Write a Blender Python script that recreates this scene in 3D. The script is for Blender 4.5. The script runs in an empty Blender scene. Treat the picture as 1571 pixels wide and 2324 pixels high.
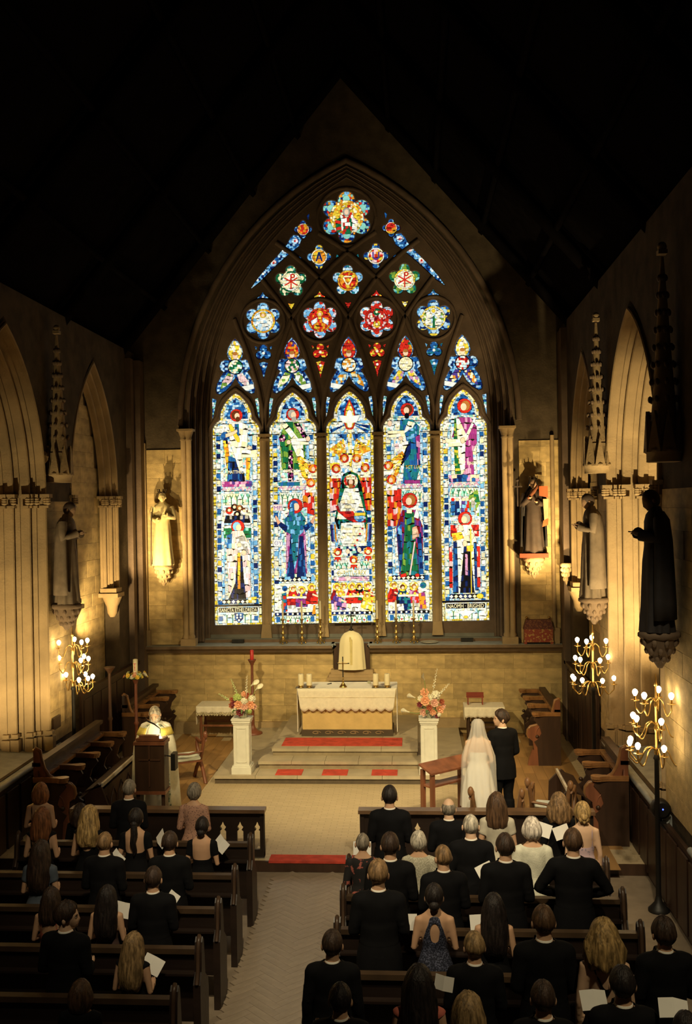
import bpy, bmesh, math, random
from math import sin, cos, pi, sqrt, atan2, hypot
from mathutils import Vector, Matrix, Euler
random.seed(7)
S = bpy.context.scene
COL = S.collection

# ------------------------------------------------------------ camera, world, light, exposure
F = 2245.0
CAMZ = 5.15
ROLL = 0.0157
YAW, PITCH = math.atan(157.7 / F), math.atan(14.5 / F)
CROT = Matrix.Rotation(YAW, 3, 'Z') @ Matrix.Rotation(pi / 2 - PITCH, 3, 'X') @ Matrix.Rotation(-ROLL, 3, 'Z')
cam = bpy.data.cameras.new('camera')
camo = bpy.data.objects.new('camera', cam)
COL.objects.link(camo)
camo.matrix_world = Matrix.Translation((0, 0, CAMZ)) @ CROT.to_4x4()
cam.sensor_fit = 'HORIZONTAL'
cam.sensor_width = 36
cam.lens = F / 1571 * 36
cam.clip_end = 100
S.camera = camo

w = bpy.data.worlds.new('world')
S.world = w
w.use_nodes = True
w.node_tree.nodes['Background'].inputs[0].default_value = (0.55, 0.7, 1.0, 1)
w.node_tree.nodes['Background'].inputs[1].default_value = 0.0035

def spot(name, loc, target, power, angle, blend=0.5, col=(1, .72, .36), size=.15):
    l = bpy.data.lights.new(name, 'SPOT')
    l.energy, l.spot_size, l.spot_blend, l.color, l.shadow_soft_size = power, math.radians(angle), blend, col, size
    o = bpy.data.objects.new(name, l)
    COL.objects.link(o)
    o.location = loc
    o.rotation_euler = (Vector(target) - Vector(loc)).to_track_quat('-Z', 'Y').to_euler()
    return o

WARM = (1, .70, .30)
TUNG = (1, .77, .37)
spot('unseen_roof_spot', (-4.6, 9.5, 8.6), (-1.1, 19.6, .5), 3700, 44, .85, TUNG)
spot('unseen_roof_spot', (1.8, 9.5, 8.6), (-1.6, 19.6, .5), 2800, 44, .85, TUNG)
spot('unseen_roof_spot', (-2.2, 12.5, 8.8), (-1.45, 21.5, 1.5), 1300, 15, .7, TUNG)
spot('unseen_roof_spot', (-1.2, 5.5, 9.2), (-.9, 11.8, 1.2), 2300, 50, .95, (1, .82, .52))
spot('unseen_roof_spot', (2.0, 6.5, 9.0), (1.1, 13.2, 1.2), 1900, 34, .9, (1, .82, .52))
spot('wall_spotlight', (-5.9, 19.9, 3.2), (-5.15, 21.62, 4.85), 560, 74, .9, WARM, .03)
spot('wall_spotlight', (2.9, 19.9, 3.2), (2.15, 21.62, 4.85), 560, 74, .9, WARM, .03)
spot('ledge_uplight', (3.36, 13.45, 1.5), (3.80, 16.3, 4.4), 2000, 60, .8, (1, .74, .35), .05)
spot('ledge_uplight', (-6.34, 13.35, 1.5), (-6.80, 15.9, 3.2), 560, 84, .8, (1, .75, .36), .05)
spot('unseen_pier_uplight', (3.05, 18.0, 2.6), (3.45, 20.6, 4.4), 900, 62, .8, WARM, .05)
spot('unseen_pier_uplight', (-6.05, 18.0, 2.6), (-6.45, 20.5, 3.9), 520, 66, .8, WARM, .05)
spot('unseen_pier_uplight', (-5.0, 15.4, 1.4), (-6.2, 17.0, 2.6), 120, 70, .9, WARM, .05)  # added low fill for the left pier face, no fixture there
spot('unseen_roof_spot', (-.6, 8.2, 9.2), (.75, 15.0, 1.1), 900, 22, .9, (1, .84, .56))  # extra unseen spot that brightens the bride
spot('unseen_roof_spot', (-1.0, 8.0, 9.2), (2.4, 17.6, .9), 1300, 20, .8, (1, .72, .36))  # added fill to lift the right-hand stalls
spot('unseen_roof_spot', (2.4, 4.6, 9.0), (1.5, 8.4, 1.3), 800, 44, .9, (1, .82, .50))  # fill put in to lighten the rear right pews
spot('unseen_roof_spot', (-2.2, 4.6, 9.0), (-3.4, 9.0, 1.3), 380, 40, .9, (1, .82, .52))  # weaker fill, also added, over the rear left pews
S.view_settings.view_transform = 'Standard'
S.view_settings.look = 'None'
S.view_settings.exposure = 0
S.view_settings.gamma = 1
S.view_settings.use_curve_mapping = False

# ------------------------------------------------------------ photograph pixel -> world
def ray(px, py):
    return CROT @ Vector(((px - 785.5) / F, -(py - 1162) / F, -1))
def P(px, py, Y):
    d = ray(px, py); t = Y / d.y
    return Vector((d.x * t, Y, CAMZ + d.z * t))
def G(px, py, z):
    d = ray(px, py); t = (z - CAMZ) / d.z
    return Vector((d.x * t, d.y * t, z))
def WX(px, py, X):
    d = ray(px, py); t = X / d.x
    return Vector((X, d.y * t, CAMZ + d.z * t))
# window drawing coordinates (a, b): upright, in photograph pixels
def RW(a, b, Y):
    return P(a + (b - 900) * .013, b - (a - 793) * .018, Y)

# ------------------------------------------------------------ materials
MATS = {}
def mat(name, col, rough=.7, metal=0.0, var=.15, scale=6, bump=0.0, bscale=None, rnd=0.0, stretch=None, alpha=1.0, sheen=0, col2=None, thresh=None, spec=.5):
    if name in MATS: return MATS[name]
    m = bpy.data.materials.new(name); MATS[name] = m
    m.use_nodes = True
    nt = m.node_tree; N = nt.nodes; L = nt.links
    b = N['Principled BSDF']
    b.inputs['Roughness'].default_value = rough
    b.inputs['Metallic'].default_value = metal
    b.inputs['Specular IOR Level'].default_value = spec
    if sheen: b.inputs['Sheen Weight'].default_value = sheen
    tc = N.new('ShaderNodeTexCoord'); mp = N.new('ShaderNodeMapping')
    L.new(tc.outputs['Object'], mp.inputs[0])
    if stretch: mp.inputs['Scale'].default_value = stretch
    nz = N.new('ShaderNodeTexNoise'); nz.inputs['Scale'].default_value = scale; nz.inputs['Detail'].default_value = 6
    L.new(mp.outputs[0], nz.inputs['Vector'])
    rp = N.new('ShaderNodeValToRGB')
    c2 = col2 or tuple(min(1, c * (1 + var)) for c in col)
    c1 = col if col2 else tuple(c * (1 - var) for c in col)
    rp.color_ramp.elements[0].color = (*c1, 1); rp.color_ramp.elements[1].color = (*c2, 1)
    lo, hi = thresh or (.3, .7)
    rp.color_ramp.elements[0].position = lo; rp.color_ramp.elements[1].position = hi
    L.new(nz.outputs['Fac'], rp.inputs[0])
    out = rp.outputs[0]
    if rnd:
        oi = N.new('ShaderNodeObjectInfo'); hs = N.new('ShaderNodeHueSaturation')
        mr = N.new('ShaderNodeMapRange'); mr.inputs['To Min'].default_value = 1 - rnd; mr.inputs['To Max'].default_value = 1 + rnd
        L.new(oi.outputs['Random'], mr.inputs['Value']); L.new(mr.outputs[0], hs.inputs['Value']); L.new(out, hs.inputs['Color'])
        out = hs.outputs[0]
    L.new(out, b.inputs['Base Color'])
    if bump:
        n2 = N.new('ShaderNodeTexNoise'); n2.inputs['Scale'].default_value = bscale or scale * 4; n2.inputs['Detail'].default_value = 5
        L.new(mp.outputs[0], n2.inputs['Vector'])
        bp = N.new('ShaderNodeBump'); bp.inputs['Strength'].default_value = bump; bp.inputs['Distance'].default_value = .02
        L.new(n2.outputs['Fac'], bp.inputs['Height']); L.new(bp.outputs[0], b.inputs['Normal'])
    if alpha < 1:
        b.inputs['Alpha'].default_value = alpha
    return m
def glow(name, col, s):
    m = bpy.data.materials.new(name); MATS[name] = m; m.use_nodes = True
    b = m.node_tree.nodes['Principled BSDF']
    b.inputs['Base Color'].default_value = (*col, 1)
    b.inputs['Emission Color'].default_value = (*col, 1); b.inputs['Emission Strength'].default_value = s
    return m

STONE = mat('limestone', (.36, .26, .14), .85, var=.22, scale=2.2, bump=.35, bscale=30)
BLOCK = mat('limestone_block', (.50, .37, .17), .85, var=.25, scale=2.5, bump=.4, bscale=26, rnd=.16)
WALLM = mat('shade_darkened_rubble', (.085, .066, .045), .95, var=.3, scale=3, bump=.4, bscale=24, spec=.1)  # darker than the dressed blocks: shade of the upper walls put into the colour
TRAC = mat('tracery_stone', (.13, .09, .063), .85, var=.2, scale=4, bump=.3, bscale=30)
SILL = mat('grey_sill_stone', (.30, .32, .31), .6, var=.2, scale=5, bump=.2)
STEP = mat('step_stone', (.40, .34, .24), .6, var=.15, scale=3, bump=.15, rnd=.06)
DARKW = mat('dark_oak', (.045, .022, .012), .45, var=.4, scale=5, stretch=(1, 1, .15), bump=.15, bscale=20)
PEWW = mat('pew_oak', (.018, .010, .007), .45, var=.35, scale=5, stretch=(.2, 1, 1), bump=.12, bscale=20)
REDW = mat('red_brown_oak', (.19, .070, .034), .38, var=.35, scale=6, stretch=(1, 1, .15), bump=.12, bscale=24)
CAPW = mat('polished_oak_cap', (.25, .12, .045), .25, var=.3, scale=6, bump=.08)
PARQ = mat('parquet_oak', (.26, .205, .145), .38, var=.15, scale=6, stretch=(1, 1, 1), bump=.06, rnd=.05)
BOARD = mat('floor_board', (.34, .19, .07), .40, var=.25, scale=4, stretch=(1, .15, 1), bump=.08, rnd=.15)
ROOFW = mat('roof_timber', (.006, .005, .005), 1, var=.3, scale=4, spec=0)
BRASS = mat('brass', (.62, .42, .14), .28, 1.0, var=.15, scale=8)
LINEN = mat('white_linen', (.80, .75, .62), .9, var=.06, scale=20, bump=.15, bscale=90)
RED = mat('red_carpet', (.50, .055, .030), .95, var=.25, scale=8, bump=.3, bscale=160)
WHITEP = mat('white_painted_wood', (.66, .66, .60), .55, var=.06, scale=8)
WAX = mat('cream_wax', (.82, .74, .50), .5, var=.05)
IRON = mat('black_iron', (.012, .011, .010), .5, .3, var=.2)

# ------------------------------------------------------------ mesh helpers
class MB:
    def __init__(s): s.v = []; s.f = []; s.sm = []
    def add(s, vs, fs, smooth=False, M=None):
        n = len(s.v)
        s.v += [tuple(M @ Vector(v)) for v in vs] if M else [tuple(v) for v in vs]
        s.f += [tuple(i + n for i in f) for f in fs]; s.sm += [smooth] * len(fs)
        return s
    def box(s, c, d, M=None, taper=1.0):
        x, y, z = c; a, b, h = d[0] / 2, d[1] / 2, d[2] / 2; t = taper
        vs = [(x - a, y - b, z - h), (x + a, y - b, z - h), (x + a, y + b, z - h), (x - a, y + b, z - h),
              (x - a * t, y - b * t, z + h), (x + a * t, y - b * t, z + h), (x + a * t, y + b * t, z + h), (x - a * t, y + b * t, z + h)]
        return s.add(vs, [(3, 2, 1, 0), (4, 5, 6, 7), (0, 1, 5, 4), (1, 2, 6, 5), (2, 3, 7, 6), (3, 0, 4, 7)], False, M)
    def b2(s, lo, hi, M=None):
        return s.box([(l + h) / 2 for l, h in zip(lo, hi)], [abs(h - l) for l, h in zip(lo, hi)], M)
    def rings(s, rings, closed=True, caps=True, smooth=True, M=None):
        n = len(rings[0]); vs = [p for r in rings for p in r]; fs = []
        for i in range(len(rings) - 1):
            for j in range(n if closed else n - 1):
                k = (j + 1) % n
                fs.append((i * n + j, i * n + k, (i + 1) * n + k, (i + 1) * n + j))
        s.add(vs, fs, smooth, M)
        if caps and closed:
            s.add(rings[0], [tuple(reversed(range(n)))], False, M); s.add(rings[-1], [tuple(range(n))], False, M)
        return s
    def lathe(s, prof, n=16, c=(0, 0, 0), M=None, sx=1, sy=1):
        return s.rings([[(c[0] + r * sx * cos(2 * pi * j / n), c[1] + r * sy * sin(2 * pi * j / n), c[2] + z) for j in range(n)] for r, z in prof], M=M)
    def tube(s, path, r, n=8, M=None, caps=True):
        path = [Vector(p) for p in path]; rs = r if isinstance(r, (list, tuple)) else [r] * len(path)
        up = None; rings = []
        for i, p in enumerate(path):
            d = (path[min(i + 1, len(path) - 1)] - path[max(i - 1, 0)])
            if d.length < 1e-9: d = Vector((0, 0, 1))
            d.normalize()
            if up is None: up = Vector((0, 0, 1)) if abs(d.z) < .9 else Vector((0, 1, 0))
            a = d.cross(up)
            if a.length < 1e-4: a = d.cross(Vector((1, 0, 0)))
            a.normalize(); up = a.cross(d).normalized()
            rings.append([p + (a * cos(2 * pi * j / n) + up * sin(2 * pi * j / n)) * rs[i] for j in range(n)])
        return s.rings(rings, M=M, caps=caps)
    def ball(s, c, r, n=10, m=6, M=None):
        rx, ry, rz = r if isinstance(r, (list, tuple)) else (r, r, r)
        return s.rings([[(c[0] + rx * max(.02, sin(pi * i / m)) * cos(2 * pi * j / n), c[1] + ry * max(.02, sin(pi * i / m)) * sin(2 * pi * j / n), c[2] - rz * cos(pi * i / m)) for j in range(n)] for i in range(m + 1)], M=M)
    def prism(s, poly, dirv, M=None):
        n = len(poly); d = Vector(dirv); p = [Vector(q) for q in poly]
        vs = p + [q + d for q in p]
        fs = [tuple(reversed(range(n))), tuple(range(n, 2 * n))] + [(i, (i + 1) % n, (i + 1) % n + n, i + n) for i in range(n)]
        return s.add(vs, fs, False, M)
    def mesh(s, name):
        me = bpy.data.meshes.new(name); me.from_pydata(s.v, [], s.f)
        me.polygons.foreach_set('use_smooth', s.sm); me.update()
        return me

def link(name, me, m=None, parent=None, loc=None, rot=None):
    o = bpy.data.objects.new(name, me); COL.objects.link(o)
    if m is not None and me is not None and not me.materials: me.materials.append(m)
    if parent: o.parent = parent
    if loc is not None: o.location = loc
    if rot is not None: o.rotation_euler = rot if isinstance(rot, (tuple, list)) else (0, 0, rot)
    return o
def obj(name, mb, m, parent=None, loc=None, rot=None, recalc=True):
    me = mb.mesh(name)
    if recalc:
        bm = bmesh.new(); bm.from_mesh(me); bmesh.ops.recalc_face_normals(bm, faces=bm.faces); bm.to_mesh(me); bm.free()
    return link(name, me, m, parent, loc, rot)
def thing(name, label, cat, loc=(0, 0, 0), rot=0, group=None):
    o = link(name, None, None, None, loc, rot); return tag(o, label, cat, group)
def tag(o, label, cat, group=None):
    o['label'] = label; o['category'] = cat
    if group: o['group'] = group
    return o
def struct(name, mb, m, parent=None):
    o = obj(name, mb, m, parent)
    if not parent: o['kind'] = 'structure'
    return o
def copy_tree(o, parent=None):
    c = o.copy(); COL.objects.link(c); c.parent = parent
    for ch in list(o.children): copy_tree(ch, c)
    return c
def put(o, loc, rot=None, label=None, scale=None):
    o.location = loc
    if rot is not None: o.rotation_euler = (0, 0, rot)
    if label: o['label'] = label
    if scale: o.scale = (scale,) * 3
    return o
def fill2d(polys, depth, bevel=0.0):
    """flat shape with holes, extruded; returns a mesh in XY with thickness along Z"""
    cu = bpy.data.curves.new('c', 'CURVE'); cu.dimensions = '2D'; cu.fill_mode = 'BOTH'
    for poly in polys:
        sp = cu.splines.new('POLY'); sp.points.add(len(poly) - 1)
        for i, (x, y) in enumerate(poly): sp.points[i].co = (x, y, 0, 1)
        sp.use_cyclic_u = True
    cu.extrude = max(depth / 2 - bevel, .0005); cu.bevel_depth = bevel; cu.bevel_resolution = 0
    if bevel: cu.offset = -bevel
    o = bpy.data.objects.new('c', cu); COL.objects.link(o)
    dg = bpy.context.evaluated_depsgraph_get()
    me = bpy.data.meshes.new_from_object(o.evaluated_get(dg))
    bpy.data.objects.remove(o); bpy.data.curves.remove(cu)
    me.materials.clear()
    return me
def archpts(a, rise, n=14):
    """two-centred arch from (-a,0) over (0,rise) to (a,0)"""
    R = (a * a + rise * rise) / (2 * a); cx = a - R
    t1 = atan2(rise, -cx); right = [(cx + R * cos(t1 * i / n), R * sin(t1 * i / n)) for i in range(n + 1)]
    return [(-x, y) for x, y in right] + [p for p in reversed(right[:-1])]
# ------------------------------------------------------------ the large structure
XL, XR, YE = -6.2, 3.2, 21.65
CX = -1.45
mb = MB(); mb.b2((-8.5, -1, -.3), (6, 13.83, 0)); floor = struct('floor', mb, mat('nave_floor_base', (.23, .18, .127), .42))
fl2 = MB(); fl2.b2((-8.5, 13.83, -.3), (6, 24, .15))
mb_ = fl2
def brickmat(name, c1, c2, mort, sx, sy, rough=.45):
    m = bpy.data.materials.new(name); m.use_nodes = True; N = m.node_tree.nodes; L = m.node_tree.links; b = N['Principled BSDF']
    tc = N.new('ShaderNodeTexCoord'); br = N.new('ShaderNodeTexBrick')
    br.inputs['Color1'].default_value = (*c1, 1); br.inputs['Color2'].default_value = (*c2, 1); br.inputs['Mortar'].default_value = (*mort, 1)
    br.inputs['Scale'].default_value = 1; br.inputs['Brick Width'].default_value = sx; br.inputs['Row Height'].default_value = sy; br.inputs['Mortar Size'].default_value = .006
    L.new(tc.outputs['Object'], br.inputs[0]); L.new(br.outputs[0], b.inputs['Base Color']); b.inputs['Roughness'].default_value = rough
    bp = N.new('ShaderNodeBump'); bp.inputs['Strength'].default_value = .2; bp.inputs['Distance'].default_value = .003; bp.invert = True
    L.new(br.outputs['Fac'], bp.inputs['Height']); L.new(bp.outputs[0], b.inputs['Normal'])
    return m
chf = struct('floor_chancel', fl2, brickmat('small_floor_blocks', (.50, .40, .25), (.44, .35, .215), (.36, .28, .17), .2, .07))
# herringbone parquet in the aisle
unit = MB(); unit.box((0, 0, 0), (.398, .098, .02)); um = unit.mesh('parquet_block'); um.materials.append(PARQ)
n = 0
c45, s45 = cos(pi / 4), sin(pi / 4)
for i in range(-40, 40):
    for j in range(-12, 12):
        for k in (0, 1):
            gx, gy = i + 4 * j, i - 4 * j
            x0, y0, ang = ((gx + 2) * .1, (gy + .5) * .1, 0) if k == 0 else ((gx + 4.5) * .1, (gy - 1) * .1, pi / 2)
            X = CX + x0 * c45 - y0 * s45; Y = 10.2 + x0 * s45 + y0 * c45
            if -2.15 < X < -.72 and 6.6 < Y < 13.7 and n < 296:
                o = link('parquet_block', um, None, floor, (X, Y, .004 + random.uniform(-.0006, .0006)), (0, 0, ang + pi / 4)); n += 1
# floor boards either side of the chancel
ub = MB(); ub.box((0, 0, 0), (.192, 1.19, .012)); ubm = ub.mesh('floor_board'); ubm.materials.append(BOARD)
for (x0, x1, y0, y1) in ((-5.6, -3.85, 15.3, 21.3), (.95, 2.9, 14.4, 21.3)):
    i = 0; x = x0 + .1
    while x < x1:
        y = y0 + .6 - (i % 3) * .4
        while y < y1:
            link('floor_board', ubm, None, chf, (x, y, .154)); y += 1.2
        x += .195; i += 1
# chancel edge with red carpet strip
mb = MB(); mb.b2((-8, 13.80, .004), (5.9, 13.832, .151)); struct('trim_0', mb, DARKW)
mb = MB(); mb.b2((-2.14, 13.80, .151), (-.79, 14.05, .162)); mb.b2((-2.14, 13.79, .13), (-.79, 13.80, .162))
tag(obj('carpet_strip', mb, RED), 'red carpet strip along the chancel step between the two pew fronts', 'carpet')

# altar steps
def slab_step(name, lo, hi, nslab, label):
    t = thing(name, label, 'step')
    mb = MB(); mb.b2((lo[0] + .02, lo[1] + .03, lo[2]), (hi[0] - .02, hi[1], hi[2] - .05)); obj('riser', mb, mat('dark_step_riser', (.085, .065, .042), .7, bump=.2) if hi[2] < .35 else mat('shaded_step_riser', (.26, .21, .13), .7, bump=.2), t)  # upper risers' darker stone paints in the shade on their vertical faces
    wd = (hi[0] - lo[0]) / nslab
    for k in range(nslab):
        m2 = MB(); m2.b2((lo[0] + k * wd + .003, lo[1], hi[2] - .055), (lo[0] + (k + 1) * wd - .003, lo[1] + .62, hi[2])); obj('step_slab', m2, STEP, t)
        m2 = MB(); m2.b2((lo[0] + k * wd + .003, lo[1] + .626, hi[2] - .055), (lo[0] + (k + 1) * wd - .003, hi[1], hi[2] - .001)); obj('step_slab', m2, STEP, t)
    return t
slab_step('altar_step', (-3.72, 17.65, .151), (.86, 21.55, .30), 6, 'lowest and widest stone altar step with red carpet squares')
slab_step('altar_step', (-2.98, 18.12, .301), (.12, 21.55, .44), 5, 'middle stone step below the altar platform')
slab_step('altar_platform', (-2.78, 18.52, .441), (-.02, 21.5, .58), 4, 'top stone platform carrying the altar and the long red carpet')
mb = MB(); mb.b2((-2.62, 18.72, .581), (-.32, 19.35, .592)); tag(obj('altar_carpet', mb, RED), 'long red carpet on the platform in front of the altar', 'carpet')
for i, (px0, px1) in enumerate(((624, 684), (730, 788), (843, 902))):
    a, b = G(px0, 1760, .30), G(px1, 1760, .30)
    mb = MB(); mb.b2((a.x, 17.70, .301), (b.x, 18.08, .309))
    tag(obj('carpet_square', mb, RED), 'red carpet square on the lowest altar step, ' + ('nearest the left flower pedestal', 'middle one of three', 'nearest the right flower pedestal')[i], 'carpet', 'carpet squares on the altar step')

# ---- east wall
def xz(a, b, Y): p = RW(a, b, Y); return (p.x, p.z)
def wpath(hw, apex_b, bot, Y, n=16, spring=960):
    pts = archpts(hw, spring - apex_b, n)
    return [xz(793 - hw, bot, Y)] + [xz(793 + x, spring - y, Y) for x, y in pts] + [xz(793 + hw, bot, Y)]
outer = wpath(372, 376, 1472, YE)
wall = [(-8.6, -.2), (6, -.2), (6, 15.5), (-8.6, 15.5)]
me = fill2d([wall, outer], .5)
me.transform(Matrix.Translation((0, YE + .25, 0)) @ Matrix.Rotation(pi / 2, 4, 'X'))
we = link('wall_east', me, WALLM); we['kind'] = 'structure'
# stone blocks, courses laid on a wall; shared unit mesh, scaled per stone
ub = MB(); ub.box((0, 0, 0), (1, 1, 1)); BU = ub.mesh('stone_block')
bm = bmesh.new(); bm.from_mesh(BU); bmesh.ops.bevel(bm, geom=bm.edges[:], offset=.010, segments=1, affect='EDGES'); bm.to_mesh(BU); bm.free()
BU.materials.append(BLOCK)
def stones(parent, fn, u0, u1, z0, z1, ch=.30, lw=(.40, .72), inside=None, budget=300, axis='x'):
    rng = random.Random(int(u0 * 31 + z0 * 7)); z = z0; k = 0
    while z < z1 - .05 and k < budget:
        h = min(ch * rng.uniform(.85, 1.15), z1 - z); u = u0
        while u < u1 - .02 and k < budget:
            l = rng.uniform(*lw)
            if u + l > u1 - .2: l = u1 - u
            if inside is None or inside(u, z, u + l, z + h):
                c = fn(u + l / 2, z + h / 2)
                o = link('stone_block', BU, None, parent, c)
                d = .030 + rng.uniform(0, .012)
                o.scale = (l - .003, d, h - .003) if axis == 'x' else (d, l - .003, h - .003); k += 1
            u += l
        z += h
    return k
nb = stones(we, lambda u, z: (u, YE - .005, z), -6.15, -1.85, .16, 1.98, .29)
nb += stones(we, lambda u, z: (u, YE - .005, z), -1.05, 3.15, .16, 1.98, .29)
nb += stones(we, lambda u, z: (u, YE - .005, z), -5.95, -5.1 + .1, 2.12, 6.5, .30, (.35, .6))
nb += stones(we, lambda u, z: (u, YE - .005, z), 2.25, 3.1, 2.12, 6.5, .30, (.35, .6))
# moulded reveal of the east window
def reveal(prof, mk, name, m, parent=None):
    """prof: list of (offset, depth); mk(offset) -> path of (x,z) pairs; lofted"""
    mb = MB(); rings = []
    for off, y in prof: rings.append([(x, y, z) for x, z in mk(off, y)])
    mb.rings(rings, closed=False, caps=False, smooth=False)
    return struct(name, mb, m, parent)
def mould(o0, y0, o1, y1, orders):
    """stepped profile with half-round rolls"""
    pr = [(o0, y0)]; do, dy = (o1 - o0) / orders, (y1 - y0) / orders
    for k in range(orders):
        a, y = o0 + k * do, y0 + k * dy
        pr += [(a + do * .10, y)]
        for t in range(5):
            an = pi * t / 4
            pr.append((a + do * (.10 + .30 * (1 - cos(an)) / 1.0 * .8), y - abs(dy) * .22 * sin(an) + dy * .0))
        pr += [(a + do * .62, y + dy * .55), (a + do * .80, y + dy * .45), (a + do * .86, y + dy), (a + do, y + dy)]
    return pr
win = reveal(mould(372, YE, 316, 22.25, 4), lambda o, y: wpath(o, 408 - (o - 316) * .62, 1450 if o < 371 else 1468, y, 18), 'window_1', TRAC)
# hood mould on the wall face
mb = MB(); pth = [(x, YE - .03, z) for x, z in wpath(384, 364, 978, YE)[1:-1]]; mb.tube(pth, .07, 8)
struct('trim_1', mb, TRAC)
# jamb shafts, capitals and bases beside the window and at the panel edges
def shaft(name, x, y, z0, z1, r, m, parent, cap=True, twin=.12):
    mb = MB()
    for k in (-.5, .5):
        xx = x + k * twin
        mb.lathe([(r * 1.7, 0), (r * 1.7, .1), (r * 1.25, .16), (r * 1.4, .2), (r, .24), (r, z1 - z0 - .26), (r * 1.3, z1 - z0 - .24), (r, z1 - z0 - .2), (r * 1.9, z1 - z0 - .04), (r * 2, z1 - z0)], 10, (xx, y, z0))
    mb.box((x, y, z0 + .04), (twin + r * 3.6, r * 3.8, .22)); mb.box((x, y, z1 - .02), (twin + r * 4, r * 4.2, .05))
    return struct(name, mb, m, parent)
for nm, px in (('trim_2', 430), ('trim_3', 1157)):
    p = P(px, 1462, YE); q = P(px - 6, 975 if px < 800 else 968, YE)
    shaft(nm, (p.x + q.x) / 2, YE - .06, 2.11, q.z, .06, STONE, None)
for nm, px in (('trim_4', 334), ('trim_5', 1258)):
    p = P(px, 1400, YE); mb = MB(); mb.tube([(p.x, YE - .05, 2.11), (p.x, YE - .05, 6.6)], .045, 8); mb.box((p.x, YE - .05, 2.28), (.2, .15, .34)); struct(nm, mb, STONE)
# sill: sloping grey panel under the lights, ledge, front moulding
zL = 2.11
mb = MB(); pl, pr_ = RW(793 - 330, 1440, 22.2), RW(793 + 330, 1440, 22.2)
zt = RW(793, 1416, 22.3).z; zm = RW(793, 1446, 22.1).z
mb.add([(pl.x - .1, 22.25, zt), (pr_.x + .1, 22.25, zt), (pr_.x + .1, 22.10, zm), (pl.x - .1, 22.10, zm)], [(0, 1, 2, 3)])
mb.b2((pl.x - .2, 22.02, zL - .1), (pr_.x + .2, 22.3, zm)); struct('trim_6', mb, mat('sill_panel', (.13, .135, .12), .7, var=.2, scale=3, bump=.3), None)
mb = MB(); mb.b2((pl.x - .3, 22.0, zL), (pr_.x + .3, 22.03, zm - .03)); struct('trim_7', mb, mat('sill_brown', (.16, .10, .06), .8), None)
mb = MB(); mb.b2((XL + .1, 21.45, zL - .04), (-1.84, 22.1, zL)); mb.b2((-1.06, 21.45, zL - .04), (XR - .02, 22.1, zL)); mb.b2((-1.9, 21.72, zL - .04), (-1.0, 22.1, zL)); struct('trim_8', mb, SILL)
mb = MB()
for x0, x1 in ((XL + .1, -1.86), (-1.04, XR - .02)):
    mb.prism([(x0, 21.40, zL - .005), (x0, 21.40, zL - .06), (x0, 21.48, zL - .11), (x0, 21.52, zL - .16), (x0, 21.66, zL - .18), (x0, 21.66, zL - .005)], (x1 - x0, 0, 0))
struct('trim_9', mb, mat('brown_moulding', (.17, .115, .07), .75, bump=.2))
# skirting plinth of the east wall
mb = MB(); mb.b2((-.02, 21.52, .3), (1.3, 21.65, .50)); mb.b2((-6.1, 21.52, .15), (-2.9, 21.65, .42)); struct('baseboard_east', mb, STONE)

# ---- side walls: two arched bays each
APEX, SPR = 8.0, 5.42
def side_wall(name, X, sgn, top, bays, back):
    # profile drawn in (Y,Z)
    holes = []
    for (c, a, bot) in bays:
        ap = archpts(a, APEX - SPR + .12, 12)
        holes.append([(c - a, bot)] + [(c + x, SPR + z) for x, z in ap] + [(c + a, bot)])
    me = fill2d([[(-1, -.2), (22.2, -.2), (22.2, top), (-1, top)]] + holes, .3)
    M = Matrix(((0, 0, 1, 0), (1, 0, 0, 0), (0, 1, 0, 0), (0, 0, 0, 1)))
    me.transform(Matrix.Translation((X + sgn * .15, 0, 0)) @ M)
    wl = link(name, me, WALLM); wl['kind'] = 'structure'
    return wl
LBAYS = [(6.2, 1.5, 1.14), (10.4, 1.5, 1.14), (14.65, 1.50, 1.14), (18.85, 1.40, .16)]
RBAYS = [(5.3, 1.5, 1.14), (9.6, 1.5, 1.14), (14.87, 1.74, 1.14), (19.1, 1.48, .16)]
wl = side_wall('wall_left', XL, -1, 8.6, LBAYS, 0)
wr = side_wall('wall_right', XR, 1, 8.95, RBAYS, 0)
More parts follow.
